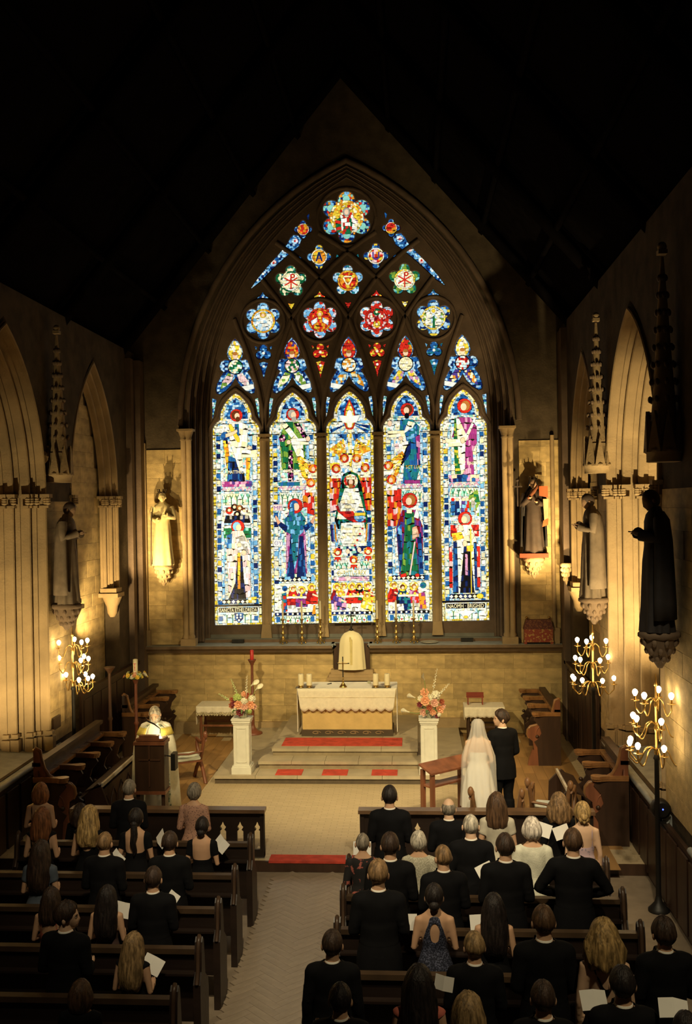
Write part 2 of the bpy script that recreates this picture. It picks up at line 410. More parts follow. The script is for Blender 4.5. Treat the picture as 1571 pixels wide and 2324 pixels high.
def bay(X, sgn, c, a, bot, deep, wallo, far, idx):
    pr = mould(a + .04, 0, a - .34, deep - .06, 3)
    start = 3.4 if far else bot
    def path(off):
        ap = archpts(off, APEX - SPR + (off - a) * 1.05, 12)
        return [(c - off, start)] + [(c + x, SPR + z) for x, z in ap] + [(c + off, start)]
    mb = MB(); rings = [[(X + sgn * d, y, z) for y, z in path(o)] for o, d in pr]
    mb.rings(rings, closed=False, caps=False, smooth=False)
    # capitals on the far jamb and near jamb
    for s in (1, -1):
        for o, d in pr[1::3]:
            mb.box((X + sgn * (d - .0), c + s * (o - .02), SPR - .03), (.16, .16, .06))
            mb.box((X + sgn * (d - .0), c + s * (o - .02), SPR - .21), (.12, .12, .04))
            for q in range(3):
                mb.ball((X + sgn * (d - .05), c + s * (o - .07), SPR - .08 - q * .035), (.05, .05, .032), 7, 4)
        if far:
            mb.box((X + sgn * .12, c + s * (a - .15), 3.38), (.42, .46, .08)); mb.box((X + sgn * .12, c + s * (a - .15), 3.48), (.34, .38, .08))
            mb.lathe([(.05, -.42), (.10, -.34), (.12, -.2), (.19, -.05), (.21, 0)], 10, (X + sgn * .1, c + s * (a - .15), 3.34))
        else:
            for o, d in pr[1::3]:
                mb.box((X + sgn * d, c + s * (o - .02), bot + .12), (.14, .14, .24)); mb.box((X + sgn * d, c + s * (o - .02), bot + .30), (.11, .11, .06))
            mb.ball((X + sgn * .02, c + s * (a + .06), SPR + .62), (.09, .09, .11), 8, 6)
    struct('trim_%d' % (10 + idx), mb, STONE)
    # back of the recess
    b2 = MB(); b2.b2((X + sgn * deep, c - a - .3, bot - .2), (X + sgn * (deep + .2), c + a + .3, APEX + .6))
    bk = struct('wall_%s_bay' % ('left' if sgn < 0 else 'right') + ('_far' if far else ''), b2, STONE)
    if far: b3 = MB(); b3.b2((X + sgn * (deep - .01), c - a - .02, .1), (X + sgn * (deep + .1), c + a + .02, 3.4))
    aa = a - .3
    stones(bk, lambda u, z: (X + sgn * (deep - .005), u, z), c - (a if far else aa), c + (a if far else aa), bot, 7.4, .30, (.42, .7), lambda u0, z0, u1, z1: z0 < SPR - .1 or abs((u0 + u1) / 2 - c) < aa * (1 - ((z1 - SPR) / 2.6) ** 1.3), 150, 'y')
    if not far:   # sloping grey ledge
        mb = MB(); mb.prism([(X - sgn * .07, c - 2.05, bot - .02), (X + sgn * deep, c - 2.05, bot + .10), (X + sgn * deep, c - 2.05, bot - .15), (X - sgn * .07, c - 2.05, bot - .15)], (0, 4.1, 0)); struct('trim_%d' % (20 + idx), mb, SILL)
        mb = MB(); mb.tube([(X - sgn * .08, c - 2.08, bot - .05), (X - sgn * .08, c + 2.08, bot - .05)], .045, 8); struct('trim_%d' % (30 + idx), mb, SILL)
for k, (c, a, bot) in enumerate(LBAYS):
    far = bot < .5
    bay(XL, -1, c, a, bot, .34 if far else .75, wl, far, k)
for k, (c, a, bot) in enumerate(RBAYS):
    far = bot < .5
    bay(XR, 1, c, a, bot, .34 if far else .75, wr, far, k + 4)
# pier faces with a few visible courses
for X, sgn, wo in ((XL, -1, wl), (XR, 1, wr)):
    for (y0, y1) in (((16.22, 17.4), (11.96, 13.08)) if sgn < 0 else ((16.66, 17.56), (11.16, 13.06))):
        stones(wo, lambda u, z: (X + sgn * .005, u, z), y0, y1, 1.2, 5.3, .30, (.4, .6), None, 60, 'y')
# dark stone strips added to darken the shaded east corners of the side walls
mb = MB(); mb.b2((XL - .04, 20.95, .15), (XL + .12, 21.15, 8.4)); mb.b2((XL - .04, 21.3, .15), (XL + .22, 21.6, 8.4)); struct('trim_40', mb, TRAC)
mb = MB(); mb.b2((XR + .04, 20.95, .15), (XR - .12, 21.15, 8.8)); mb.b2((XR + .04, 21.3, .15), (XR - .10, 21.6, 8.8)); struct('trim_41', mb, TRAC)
# dark oak panelling below the ledges
pan = MB(); pan.b2((XR - .04, 4, 0), (XR - .09, 17.3, 1.05)); pn = struct('baseboard_right', pan, DARKW)
for k in range(22):
    m2 = MB(); y = 6.2 + k * .5; m2.b2((XR - .10, y, .08), (XR - .125, y + .42, .98)); obj('panel', m2, DARKW, pn)
pan = MB(); pan.b2((XL + .04, 4, 0), (XL + .09, 17.3, 1.05)); pn = struct('baseboard_left', pan, DARKW)
for k in range(22):
    m2 = MB(); y = 6.2 + k * .5; m2.b2((XL + .10, y, .08), (XL + .125, y + .42, .98)); obj('panel', m2, DARKW, pn)
# ---- roof
RZ = 14.6
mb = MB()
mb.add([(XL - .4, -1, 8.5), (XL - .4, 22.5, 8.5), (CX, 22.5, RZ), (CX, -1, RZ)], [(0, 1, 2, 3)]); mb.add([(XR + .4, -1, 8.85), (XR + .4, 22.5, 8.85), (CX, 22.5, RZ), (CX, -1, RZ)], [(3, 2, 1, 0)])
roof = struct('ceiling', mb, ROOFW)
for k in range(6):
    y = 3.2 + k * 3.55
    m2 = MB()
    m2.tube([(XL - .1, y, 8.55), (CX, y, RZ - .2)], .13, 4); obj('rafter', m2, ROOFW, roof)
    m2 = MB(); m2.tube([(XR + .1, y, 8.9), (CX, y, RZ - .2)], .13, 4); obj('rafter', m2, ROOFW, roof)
for sx, z0 in ((-1, 8.5), (1, 8.85)):
    for q in range(1, 5):
        t = q / 5; x0 = XL - .3 if sx < 0 else XR + .3
        m2 = MB(); m2.tube([(x0 + (CX - x0) * t, -1, z0 + (RZ - z0) * t - .12), (x0 + (CX - x0) * t, 22, z0 + (RZ - z0) * t - .12)], .07, 4); obj('purlin', m2, ROOFW, roof)
# ------------------------------------------------------------ east window: tracery, glass
YG, YP = 22.40, 22.20
GL = bpy.data.materials.new('stained_glass'); GL.use_nodes = True
_n = GL.node_tree.nodes; _l = GL.node_tree.links
_b = _n['Principled BSDF']; _a = _n.new('ShaderNodeVertexColor'); _a.layer_name = 'glass'
_nz = _n.new('ShaderNodeTexNoise'); _nz.inputs['Scale'].default_value = 14
_mr = _n.new('ShaderNodeMapRange'); _mr.inputs['To Min'].default_value = .65; _mr.inputs['To Max'].default_value = 1.3
_mx = _n.new('ShaderNodeMix'); _mx.data_type = 'RGBA'; _mx.blend_type = 'MULTIPLY'; _mx.inputs[0].default_value = 1
_tc = _n.new('ShaderNodeTexCoord'); _l.new(_tc.outputs['Object'], _nz.inputs['Vector']); _l.new(_nz.outputs['Fac'], _mr.inputs['Value'])
_l.new(_a.outputs['Color'], _mx.inputs[6]); _l.new(_mr.outputs[0], _mx.inputs[7])
_l.new(_a.outputs['Color'], _b.inputs['Base Color']); _l.new(_mx.outputs[2], _b.inputs['Emission Color']); _b.inputs['Emission Strength'].default_value = 1.02
_b.inputs['Roughness'].default_value = .25
LEAD = mat('lead_came', (.012, .012, .012), .6)

def lin(*c): return tuple((x / 255 / 12.92 if x <= 10 else ((x / 255 + .055) / 1.055) ** 2.4) for x in c)
C = dict(W=lin(250, 250, 232), P=lin(225, 238, 225), C=lin(250, 240, 190), Y=lin(238, 205, 60), O=lin(232, 150, 40), R=lin(205, 45, 32), D=lin(140, 25, 30), B=lin(35, 95, 160),
         N=lin(18, 38, 95), S=lin(120, 185, 225), L=lin(185, 220, 238), G=lin(25, 105, 62), g=lin(120, 160, 60), T=lin(35, 120, 130), M=lin(150, 55, 125), m=lin(205, 150, 185),
         K=lin(14, 14, 20), F=lin(240, 205, 170), f=lin(220, 165, 130), H=lin(95, 50, 25), A=lin(170, 110, 50), V=lin(80, 60, 140), p=lin(245, 205, 200), E=lin(160, 160, 150), J=lin(140, 210, 190))
def clip(sub, cl):
    """Sutherland-Hodgman: clip any polygon by a convex ccw polygon"""
    out = sub
    for i in range(len(cl)):
        ax, ay = cl[i]; bx, by = cl[(i + 1) % len(cl)]
        inp, out = out, []
        if not inp: break
        dx, dy = bx - ax, by - ay
        for j in range(len(inp)):
            p, q = inp[j - 1], inp[j]
            dp = dx * (p[1] - ay) - dy * (p[0] - ax); dq = dx * (q[1] - ay) - dy * (q[0] - ax)
            if dq >= 0:
                if dp < 0: t = dp / (dp - dq); out.append((p[0] + (q[0] - p[0]) * t, p[1] + (q[1] - p[1]) * t))
                out.append(q)
            elif dp >= 0:
                t = dp / (dp - dq); out.append((p[0] + (q[0] - p[0]) * t, p[1] + (q[1] - p[1]) * t))
    return out
def parea(p): return .5 * sum(p[i - 1][0] * p[i][1] - p[i][0] * p[i - 1][1] for i in range(len(p)))
def disc(x, y, r, n=16, ry=None): return [(x + r * cos(2 * pi * i / n), y + (ry or r) * sin(2 * pi * i / n)) for i in range(n)]
def rect(x0, y0, x1, y1): return [(x0, y0), (x1, y0), (x1, y1), (x0, y1)]
def mir(p): return p + [(-x, y) for x, y in reversed(p) if abs(x) > .01]
def grow(p, d):
    cx = sum(q[0] for q in p) / len(p); cy = sum(q[1] for q in p) / len(p)
    if parea(p) < 0: p = p[::-1]
    out = []
    for i in range(len(p)):
        ax, ay = p[i - 1]; bx, by = p[i]; cx, cy = p[(i + 1) % len(p)]
        n1 = (by - ay, ax - bx); n2 = (cy - by, bx - cx)
        l1 = hypot(*n1) or 1; l2 = hypot(*n2) or 1
        nx, ny = n1[0] / l1 + n2[0] / l2, n1[1] / l1 + n2[1] / l2; l = hypot(nx, ny) or 1
        out.append((bx + nx / l * d, by + ny / l * d))
    return out
GR = random.Random(11)
class Panel:
    """one glazed opening: polygon in window coordinates, pieces of glass in leads"""
    def __init__(s, poly, parent):
        s.poly = poly if parea(poly) > 0 else poly[::-1]; s.c = []; s.v = []; s.f = []; s.lead_v = []; s.lead_f = []; s.k = 0; s.big = []; s.parent = parent
        s.dx = s.dy = 0
        s.lead(grow(s.poly, 3), 0)
    def Y(s, k): return YG - .0012 * k
    def lead(s, poly, k):
        y = s.Y(k) + .0006; n = len(s.lead_v)
        s.lead_v += [RW(a, b, y) for a, b in poly]; s.lead_f.append(tuple(range(n, n + len(poly))))
    def emit(s, poly, col, big=False):
        y = s.Y(s.k); pts = [RW(a, b, y) for a, b in poly]
        if big: s.big.append((pts, col))
        else:
            n = len(s.v); s.v += pts; s.f.append(tuple(range(n, n + len(poly)))); s.c.append(col)
    def fill(s, poly, pal, cw=6, ch=6, gap=.32, jit=.22, clipto=None, rot=0, edge=True, brick=True, big=False):
        """tile poly (local coordinates) with jittered cells coloured from pal"""
        poly = [(x + s.dx, y + s.dy) for x, y in poly]
        if parea(poly) < 0: poly = poly[::-1]
        s.k += 1
        if edge: s.lead(grow(poly, .55), s.k)
        s.k += 1
        cx = sum(q[0] for q in poly) / len(poly); cy = sum(q[1] for q in poly) / len(poly)
        cr, sr = cos(rot), sin(rot)
        loc = [((x - cx) * cr + (y - cy) * sr, -(x - cx) * sr + (y - cy) * cr) for x, y in poly]
        x0, x1 = min(q[0] for q in loc), max(q[0] for q in loc); y0, y1 = min(q[1] for q in loc), max(q[1] for q in loc)
        nx, ny = max(1, round((x1 - x0) / cw)), max(1, round((y1 - y0) / ch)); w_, h_ = (x1 - x0 + 1) / nx, (y1 - y0 + 1) / ny
        J = {}
        def pt(i, j):
            if (i, j) not in J: J[i, j] = (x0 - .5 + (i + GR.uniform(-jit, jit)) * w_, y0 - .5 + (j + GR.uniform(-jit, jit)) * h_)
            return J[i, j]
        for i in range(-1, nx + 1):
            for j in range(ny):
                o = .5 if (brick and j % 2) else 0
                q = [pt(i + o, j), pt(i + 1 + o, j), pt(i + 1 + o, j + 1) if not brick else (pt(i + 1 + o, j)[0], pt(i + 1 + o, j)[1] + h_), (pt(i + o, j)[0], pt(i + o, j)[1] + h_) if brick else pt(i + o, j + 1)]
                q = grow(q, -gap / 2)
                if parea(q) <= 0: continue
                r = clip(loc, q)
                if len(r) < 3 or abs(parea(r)) < 1.0: continue
                r = [(cx + x * cr - y * sr, cy + x * sr + y * cr) for x, y in r]
                c = C[GR.choice(pal)]; g = GR.uniform(.82, 1.12)
                s.emit(r, tuple(min(1, v * g) for v in c), big and abs(parea(r)) > 45)
        return s
    def solid(s, poly, col, edge=.7, big=False):
        poly = [(x + s.dx, y + s.dy) for x, y in poly]
        s.k += 1
        if edge: s.lead(grow(poly, edge), s.k)
        s.k += 1; s.emit(poly, C[col], big); return s
    def bar(s, y, x0, x1, h=1.4):
        s.k += 1; s.bars = getattr(s, 'bars', []); s.bars.append((y, x0, x1, h))
    def text(s, x, y, h, txt, col='C', w=None):
        s.txt = getattr(s, 'txt', []); s.txt.append((x + s.dx, y + s.dy, h, txt, col, w))
    def build(s):
        me = bpy.data.meshes.new('lead'); me.from_pydata(s.lead_v, [], s.lead_f); me.update()
        o = link('glass_panel', me, LEAD, s.parent)
        def cm(name, v, f, c):
            me = bpy.data.meshes.new(name); me.from_pydata(v, [], f)
            ca = me.color_attributes.new('glass', 'FLOAT_COLOR', 'CORNER'); d = []
            for p, q in zip(f, c): d += [*q, 1] * len(p)
            ca.data.foreach_set('color', d); me.update(); me.materials.append(GL); return me
        if s.v: link('glass_mosaic', cm('mosaic', s.v, s.f, s.c), None, o)['kind'] = 'stuff'
        for pts, c in s.big: link('glass_piece', cm('piece', pts, [tuple(range(len(pts)))], [c]), None, o)
        for (y, x0, x1, h) in getattr(s, 'bars', []):
            mb = MB(); p, q = RW(x0, y - h / 2, YG - .05), RW(x1, y + h / 2, YG - .05)
            mb.b2((p.x, YG - .062, q.z), (q.x, YG - .05, p.z)); obj('saddle_bar', mb, LEAD, o)
        for (x, y, h, t, col, wd) in getattr(s, 'txt', []):
            cu = bpy.data.curves.new('t', 'FONT'); cu.body = t; cu.align_x = 'CENTER'; cu.size = 1; cu.fill_mode = 'FRONT'; cu.resolution_u = 2
            q = bpy.data.objects.new('t', cu); COL.objects.link(q)
            me = bpy.data.meshes.new_from_object(q.evaluated_get(bpy.context.evaluated_depsgraph_get())); bpy.data.objects.remove(q)
            vs = [v.co.copy() for v in me.vertices]; W_ = max(v.x for v in vs) - min(v.x for v in vs)
            sx = (wd / W_) if wd else h / .72
            for v in me.vertices: v.co = RW(x + v.co.x * sx, y - v.co.y * h / .72, s.Y(s.k + 6))
            ca = me.color_attributes.new('glass', 'FLOAT_COLOR', 'CORNER'); ca.data.foreach_set('color', [*C[col], 1] * len(me.loops)); me.materials.clear(); me.materials.append(GL)
            link('lettering', me, None, o)
        return o
OPEN = []
def opening(poly): OPEN.append(poly); return Panel(poly, win)
PANELS = []
# ---- five lancet lights
HEAD = mir([(0, 889), (9, 894), (18, 903), (26, 913), (32, 925), (35, 938), (35, 948), (40, 952), (47, 958), (52, 967), (53, 978), (53, 1413)])
def halo(p, x, y, r, face='F', hair='H', pal='R', dirn=0):
    p.fill(disc(x, y, r), pal, 6, 6, .4)
    p.solid(disc(x - dirn * r * .15, y - r * .05, r * .62, 10, r * .7), hair, .4)
    p.solid(disc(x + dirn * r * .12, y + r * .12, r * .42, 10, r * .52), face, .3)
def figureborder(p):
    p.fill([(x, y) for x, y in HEAD], 'YCYWC', 5.5, 5.5, .8)
    inner = mir([(0, 896), (12, 904), (21, 915), (27, 928), (29, 942), (30, 953), (40, 958), (46, 968), (47, 980), (47, 1407)])
    p.fill(inner, 'WWPLWCPJWSCW', 4.4, 5.5, .4)
    p.fill(mir([(0, 899), (10, 906), (19, 917), (25, 930), (27, 946)]), 'BSBNLBS', 6, 5.5, .4)
    for sgn in (-1, 1):
        y = 985
        while y < 1400:
            c = GR.choice(['BB', 'NB', 'WC', 'BN', 'YC', 'WW', 'SB'])
            p.fill(rect(sgn * 41 - 4.2, y, sgn * 41 + 4.2, y + 11), c, 8, 11, .3); y += GR.choice([15, 18, 22])
        p.fill(rect(sgn * 33 - 3, 985, sgn * 33 + 3, 1400), 'SLWLSP', 4, 8, .4)
def drape(p, pts, pal, **k): p.fill(pts, pal, k.pop('cw', 5), k.pop('ch', 13), .5, **k)
def canopy(p, y, x0=-32, x1=32, h=26):
    p.fill(rect(x0, y, x1, y + h), 'WPCWJ', 6, 6, .4)
    n = int((x1 - x0) / 11)
    for i in range(n):
        x = x0 + (i + .5) * (x1 - x0) / n
        p.solid([(x - 4.5, y + 2), (x - 3, y + 2), (x, y + 9), (x + 3, y + 2), (x + 4.5, y + 2), (x + 1, y + 12), (x + 1, y + h), (x - 1, y + h), (x - 1, y + 12)], 'G', 0)
        p.solid(disc(x + 5, y + h * .75, 2.2, 6), 'p', .2)
def zigzag(p, y):
    for i in range(7):
        x = -33 + i * 9.4
        p.solid([(x, y + 6), (x + 4.7, y), (x + 9.4, y + 6), (x + 9.4, y + 10), (x + 4.7, y + 4), (x, y + 10)], 'p' if i % 2 else 'm', .5)
def scroll(p, pts, pal='C'): p.fill(pts, pal + 'WWC', 13, 9, .4, big=True)
def floor_diamonds(p, y):
    p.fill(rect(-36, y, 36, y + 9), 'KKN', 9, 9, .3)
    for i in range(7): p.solid([(-32 + i * 10.5, y + 1), (-27.5 + i * 10.5, y + 5), (-32 + i * 10.5, y + 9), (-36.5 + i * 10.5, y + 5)], 'C' if i % 2 else 'W', .3)
def supper(p, people, x0=-46, x1=46):
    p.fill(rect(x0, 1322, x1, 1394), 'WPCWP', 7, 6, .4)
    drape(p, [(x0 + 8, 1350), (x1 - 8, 1350), (x1 - 10, 1388), (x0 + 10, 1388)], 'WWCWE', cw=6, ch=10)
    for (x, y, r, robe, hair) in people:
        p.fill([(x - 7, y + 5), (x + 7, y + 5), (x + 14, y + 24), (x + 13, y + 38), (x - 13, y + 38), (x - 14, y + 24)], robe, 6, 9, .45, rot=.2)
        p.solid([(x + 2, y + 14), (x + 15, y + 20), (x + 14, y + 23), (x + 1, y + 18)], 'F', .3)
        p.fill(disc(x, y, r), 'YYC', 5, 5, .3); p.solid(disc(x, y, r * .55, 10), hair, .3); p.solid(disc(x + 1, y + 2, r * .36, 8), 'F', .2)
    p.fill(rect(-24, 1351, 26, 1356), 'WC', 8, 5, .3)
    for x in (-18, -3, 14): p.solid(disc(x, 1349, 3, 7), 'Y', .4)
    p.fill(rect(x0, 1388, x1, 1394), 'KN', 8, 6, .2)
    for i in range(8): p.solid(disc(x0 + 6 + i * (x1 - x0 - 12) / 7, 1391, 2.4, 7), 'W', .1)
    p.fill(rect(x0, 1396, x1, 1411), 'WPLWC', 6, 5, .4)
    for i in range(7):
        x = -33 + i * 11; p.solid([(x - 4, 1397), (x - 2.6, 1397), (x, 1403), (x + 2.6, 1397), (x + 4, 1397), (x + .8, 1405), (x + .8, 1411), (x - .8, 1411), (x - .8, 1405)], 'G', 0)
        if i % 2: p.solid(disc(x + 5.5, 1407, 2, 6), 'R', .2)
    for sx in (-39, 39): p.solid(rect(sx - 4, 1397, sx + 4, 1409), 'B', .4)
def wings(p, s, x, y):
    for i in range(7):
        t = i * 7; p.fill([(x, y + t), (x + s * (30 - i * 2), y - 22 + t * .95), (x + s * (34 - i * 2), y - 14 + t * .95), (x + s * 4, y + t + 6)], 'YYOC', 9, 8, .4)
def angel(p, x, y, r=9, d=0):
    p.fill([(x - r, y + r * .6), (x + r, y + r * .6), (x + r * 1.2, y + r * 2.2), (x - r * 1.2, y + r * 2.2)], 'WCW', 6, 6, .4)
    halo(p, x, y, r, 'F', 'O', 'RRO', d)
lights = []
for i in range(5):
    cx = 793 + 129 * (i - 2)
    poly = [(cx + x, y) for x, y in HEAD]; p = opening(poly); p.dx = cx; lights.append(p); PANELS.append(p)
    figureborder(p)
# first light: evangelist above, abbess below
p = lights[0]
p.fill(rect(-26, 960, 26, 1100), 'WPLWSCWJWCp', 4.6, 6, .4)
drape(p, [(-16, 955), (12, 954), (27, 962), (24, 1010), (14, 1040), (12, 1068), (4, 1060), (-4, 1030), (-14, 1000)], 'WWWC', cw=7, ch=14, rot=.1, big=True)
p.fill([(-3, 958), (6, 958), (7, 985), (-2, 980)], 'BTB', 4, 8); p.solid([(-17, 958), (-11, 958), (7, 990), (8, 999), (2, 998), (-14, 970)], 'Y'); p.fill(disc(-25, 985, 10, 10), 'NBN', 6, 6)
p.fill([(-30, 995), (-20, 995), (-14, 1050), (-22, 1060)], 'YOK', 5, 7); p.solid([(-24, 980), (-8, 975), (2, 970), (3, 976), (-10, 984), (-24, 988)], 'F')
drape(p, [(-18, 1030), (-4, 1035), (6, 1065), (16, 1066), (20, 1098), (-22, 1098)], 'NNBK')
p.fill([(22, 1035), (32, 1035), (28, 1085), (22, 1085)], 'YOY', 6, 9); scroll(p, rect(12, 1017, 47, 1034)); p.solid(disc(30, 1012, 5, 8, 4), 'F')
p.fill(rect(-34, 1088, 34, 1100), 'mMpVm', 6, 6); zigzag(p, 1100); canopy(p, 1116)
p.text(-8, 1070, 7.5, 'SCT MATTHEUS', 'C', 56); halo(p, 1, 938, 14, 'F', 'H', 'R', 1); p.solid(disc(4, 947, 5, 8, 6), 'H', .2)
p.fill(rect(-33, 1142, 33, 1178), 'WCpLE', 6, 6)
for x, y, c in ((-18, 1154, 'R'), (-6, 1147, 'K'), (6, 1150, 'A'), (16, 1156, 'W'), (0, 1163, 'K')):
    p.fill(disc(x, y, 8, 10), c + c + 'H', 5, 5, .4); p.solid(disc(x, y - 1, 3.6, 8), 'F', .3)
p.fill([(-26, 1166), (26, 1166), (30, 1182), (-30, 1182)], 'KNKE', 6, 7)
p.fill(rect(-31, 1194, 31, 1216), 'GTGJ', 6, 8); halo(p, 1, 1191, 15, 'F', 'S', 'R', 1)
drape(p, [(-12, 1200), (12, 1200), (28, 1235), (28, 1352), (10, 1352), (-8, 1352), (-22, 1352), (-24, 1235)], 'pWpCW', cw=6, ch=14, big=True)
drape(p, [(-24, 1210), (-12, 1206), (-14, 1240), (-25, 1240)], 'BBS'); p.fill([(-4, 1215), (16, 1212), (24, 1250), (2, 1262)], 'EPEW', 6, 6)
drape(p, [(0, 1255), (10, 1258), (12, 1300), (18, 1355), (-22, 1355), (-6, 1320)], 'NKNK'); p.fill([(0, 1250), (6, 1250), (5, 1332), (-1, 1332)], 'OYO', 6, 10)
for a, b in (((4, 1232), 5), ((14, 1250), 6)): p.solid(disc(a[0], a[1], b, 8), 'F', .4)
floor_diamonds(p, 1356); p.fill([(22, 1352), (42, 1350), (40, 1364), (24, 1364)], 'YC', 6, 6)
p.solid(rect(-53, 1367, 53, 1372), 'K', 0); p.fill(rect(-46, 1372, 46, 1409), 'WPLWCL', 6, 6)
for x in (-26, -13, 15, 28): p.solid([(x - 5, 1386), (x, 1392), (x + 5, 1386), (x + 1, 1394), (x + 1, 1409), (x - 1, 1409), (x - 1, 1394)], 'G', 0)
p.fill([(-9, 1387), (11, 1387), (10, 1400), (1, 1409), (-8, 1400)], 'BN', 6, 6)
for q in ((-3, 1391), (5, 1391), (-3, 1397), (5, 1397), (1, 1403)): p.solid(disc(*q, 2.4, 8), 'W', .2)
p.solid(rect(-44, 1374, 44, 1385), 'K', 0); p.text(0, 1384, 9, 'SANCTA ETHELDREDA', 'C', 84)
for sx in (-40, 40): p.solid(rect(sx - 4, 1394, sx + 4, 1404), 'B')
# second light: evangelist above, the Mother below, supper
p = lights[1]
p.fill(rect(-30, 960, 26, 1100), 'WPLWSCWJWCp', 4.6, 6, .4)
drape(p, [(-16, 955), (12, 955), (30, 985), (28, 1010), (26, 1064), (-26, 1064), (-30, 990)], 'GgGg'); drape(p, [(-26, 962), (-14, 958), (14, 996), (4, 1002)], 'WWC', rot=-.6, cw=7)
drape(p, [(2, 958), (14, 958), (32, 988), (24, 994)], 'KMKp', cw=4, ch=4); drape(p, [(-14, 1020), (-2, 1020), (0, 1090), (-12, 1090)], 'KMKp', cw=4, ch=4)
p.fill(disc(-24, 992, 8, 9), 'KpKM', 4, 4); drape(p, [(-4, 1004), (22, 1004), (24, 1036), (14, 1046)], 'WWC', rot=.3, cw=7, big=True); drape(p, [(-24, 1010), (-10, 1010), (-12, 1060), (-24, 1060)], 'GGg')
scroll(p, [(-6, 994), (34, 992), (36, 1007), (-2, 1008)]); p.solid(disc(-10, 1001, 5, 8), 'F'); p.solid(disc(34, 994, 5, 8, 6), 'F')
halo(p, 0, 938, 14.5, 'F', 'E', 'R', 1); p.solid(disc(3, 950, 6, 8, 7), 'E', .2)
wings(p, -1, 40, 1050); p.fill(rect(-34, 1092, 14, 1100), 'TBT', 6, 6); zigzag(p, 1100); canopy(p, 1116, -32, 16)
p.text(-14, 1070, 8, 'SCT MARCUS', 'C', 48)
drape(p, [(20, 1110), (46, 1110), (46, 1168), (22, 1160)], 'RRpO', cw=5); angel(p, 44, 1062, 10, 1); angel(p, 39, 1094, 10, 1)
p.fill(rect(-47, 1142, 47, 1320), 'WPLSWC', 6, 7) if False else None
p.fill(rect(-30, 1150, 30, 1312), 'WLPSWCJW', 4.6, 6.5, .4)
drape(p, [(-14, 1160), (18, 1160), (26, 1215), (28, 1300), (-20, 1300), (-18, 1215)], 'mMm', cw=5)
drape(p, [(-9, 1215), (-1, 1215), (-1, 1312), (-20, 1312), (-12, 1260)], 'NBN'); drape(p, [(12, 1215), (20, 1215), (26, 1312), (4, 1312)], 'NBN')
drape(p, [(-22, 1176), (-6, 1160), (14, 1160), (26, 1176), (20, 1206), (10, 1214), (7, 1262), (0, 1290), (-5, 1262), (-8, 1210), (-18, 1204)], 'TSTBT', cw=5, ch=10)
for sgn in (-1, 1): p.fill([(3 + sgn * 18, 1192), (3 + sgn * 34, 1182), (3 + sgn * 40, 1188), (3 + sgn * 22, 1206)], 'NNB', 6, 6); p.solid([(3 + sgn * 34, 1183), (3 + sgn * 44, 1166), (3 + sgn * 46, 1170), (3 + sgn * 40, 1188)], 'f')
halo(p, 3, 1146, 17, 'F', 'B', 'R', 1); p.fill([(-8, 1140), (0, 1134), (1, 1166), (-12, 1166)], 'SBT', 4, 8)
p.solid(rect(-47, 1142, -27, 1156), 'p'); p.text(-37, 1154, 9, 'MP', 'V', 17); p.solid(rect(-47, 1222, -27, 1236), 'W'); p.text(-37, 1234, 9, 'ΘY', 'V', 17)
floor_diamonds(p, 1308); p.fill([(-22, 1306), (-10, 1306), (-10, 1313), (-24, 1313)], 'S', 6, 6); p.fill([(14, 1306), (26, 1306), (28, 1313), (14, 1313)], 'S', 6, 6)
supper(p, [(-5, 1333, 8, 'RRD', 'A'), (15, 1337, 9, 'MMV', 'A'), (38, 1331, 9, 'RDR', 'A')]); p.fill(disc(-23, 1333, 6, 9), 'BN', 5, 5); p.fill([(-30, 1345), (-20, 1342), (-18, 1384), (-26, 1388)], 'BRT', 5, 8); p.fill([(42, 1372), (46, 1372), (46, 1392), (38, 1392)], 'OO', 6, 8)
# middle light: dove, angels, Christ enthroned, supper
p = lights[2]
p.fill(rect(-46, 985, 46, 1100), 'WLSWY', 6, 7)
for q in range(12):
    an = -.2 + q * .6; p.fill([(6 * cos(an), 960 + 6 * sin(an)), (46 * cos(an - .08), 965 + 40 * sin(an - .08)), (46 * cos(an + .1), 965 + 40 * sin(an + .1))], 'NB' if q % 2 else 'SL', 7, 7) if abs(46 * cos(an)) < 47 and 965 + 40 * sin(an) > 955 else None
p.solid([(0, 905), (11, 930), (14, 955), (8, 972), (0, 977), (-8, 972), (-14, 955), (-11, 930)], 'R'); p.fill([(0, 911), (8, 932), (11, 955), (6, 969), (0, 972), (-6, 969), (-11, 955), (-8, 932)], 'YCY', 5, 5)
p.solid([(0, 930), (5, 934), (7, 944), (24, 942), (16, 958), (6, 960), (4, 970), (-4, 970), (-6, 960), (-16, 958), (-24, 942), (-7, 944), (-5, 934)], 'W', .6, True)
for sgn in (-1, 1):
    p.fill([(sgn * 6, 985), (sgn * 30, 985), (sgn * 10, 1000)], 'BNB', 6, 6)
    for q in range(6): p.fill([(sgn * 8, 1030 - q * 2), (sgn * (14 + q * 6), 995 + q * 4), (sgn * (18 + q * 6), 998 + q * 5), (sgn * 14, 1036)], 'YYOC', 7, 7)
p.fill(rect(-4, 975, 4, 1068), 'WCCY', 8, 9, big=True)
drape(p, rect(-47, 1080, -22, 1160), 'RRpO', cw=5); drape(p, rect(22, 1080, 47, 1160), 'RRpO', cw=5)
for x, y in ((-13, 1040), (15, 1040), (-32, 1063), (34, 1062)): angel(p, x, y, 10, 0)
p.fill([(0, 1070), (16, 1076), (24, 1100), (38, 1180), (34, 1200), (-30, 1200), (-36, 1180), (-22, 1100), (-16, 1076)], 'GTKG', 6, 9)
p.fill(disc(1, 1092, 16), 'RWRC', 7, 7)
p.fill([(-13, 1108), (17, 1108), (32, 1165), (34, 1178), (-32, 1178), (-24, 1140)], 'WWCW', 7, 9, .4, big=True)
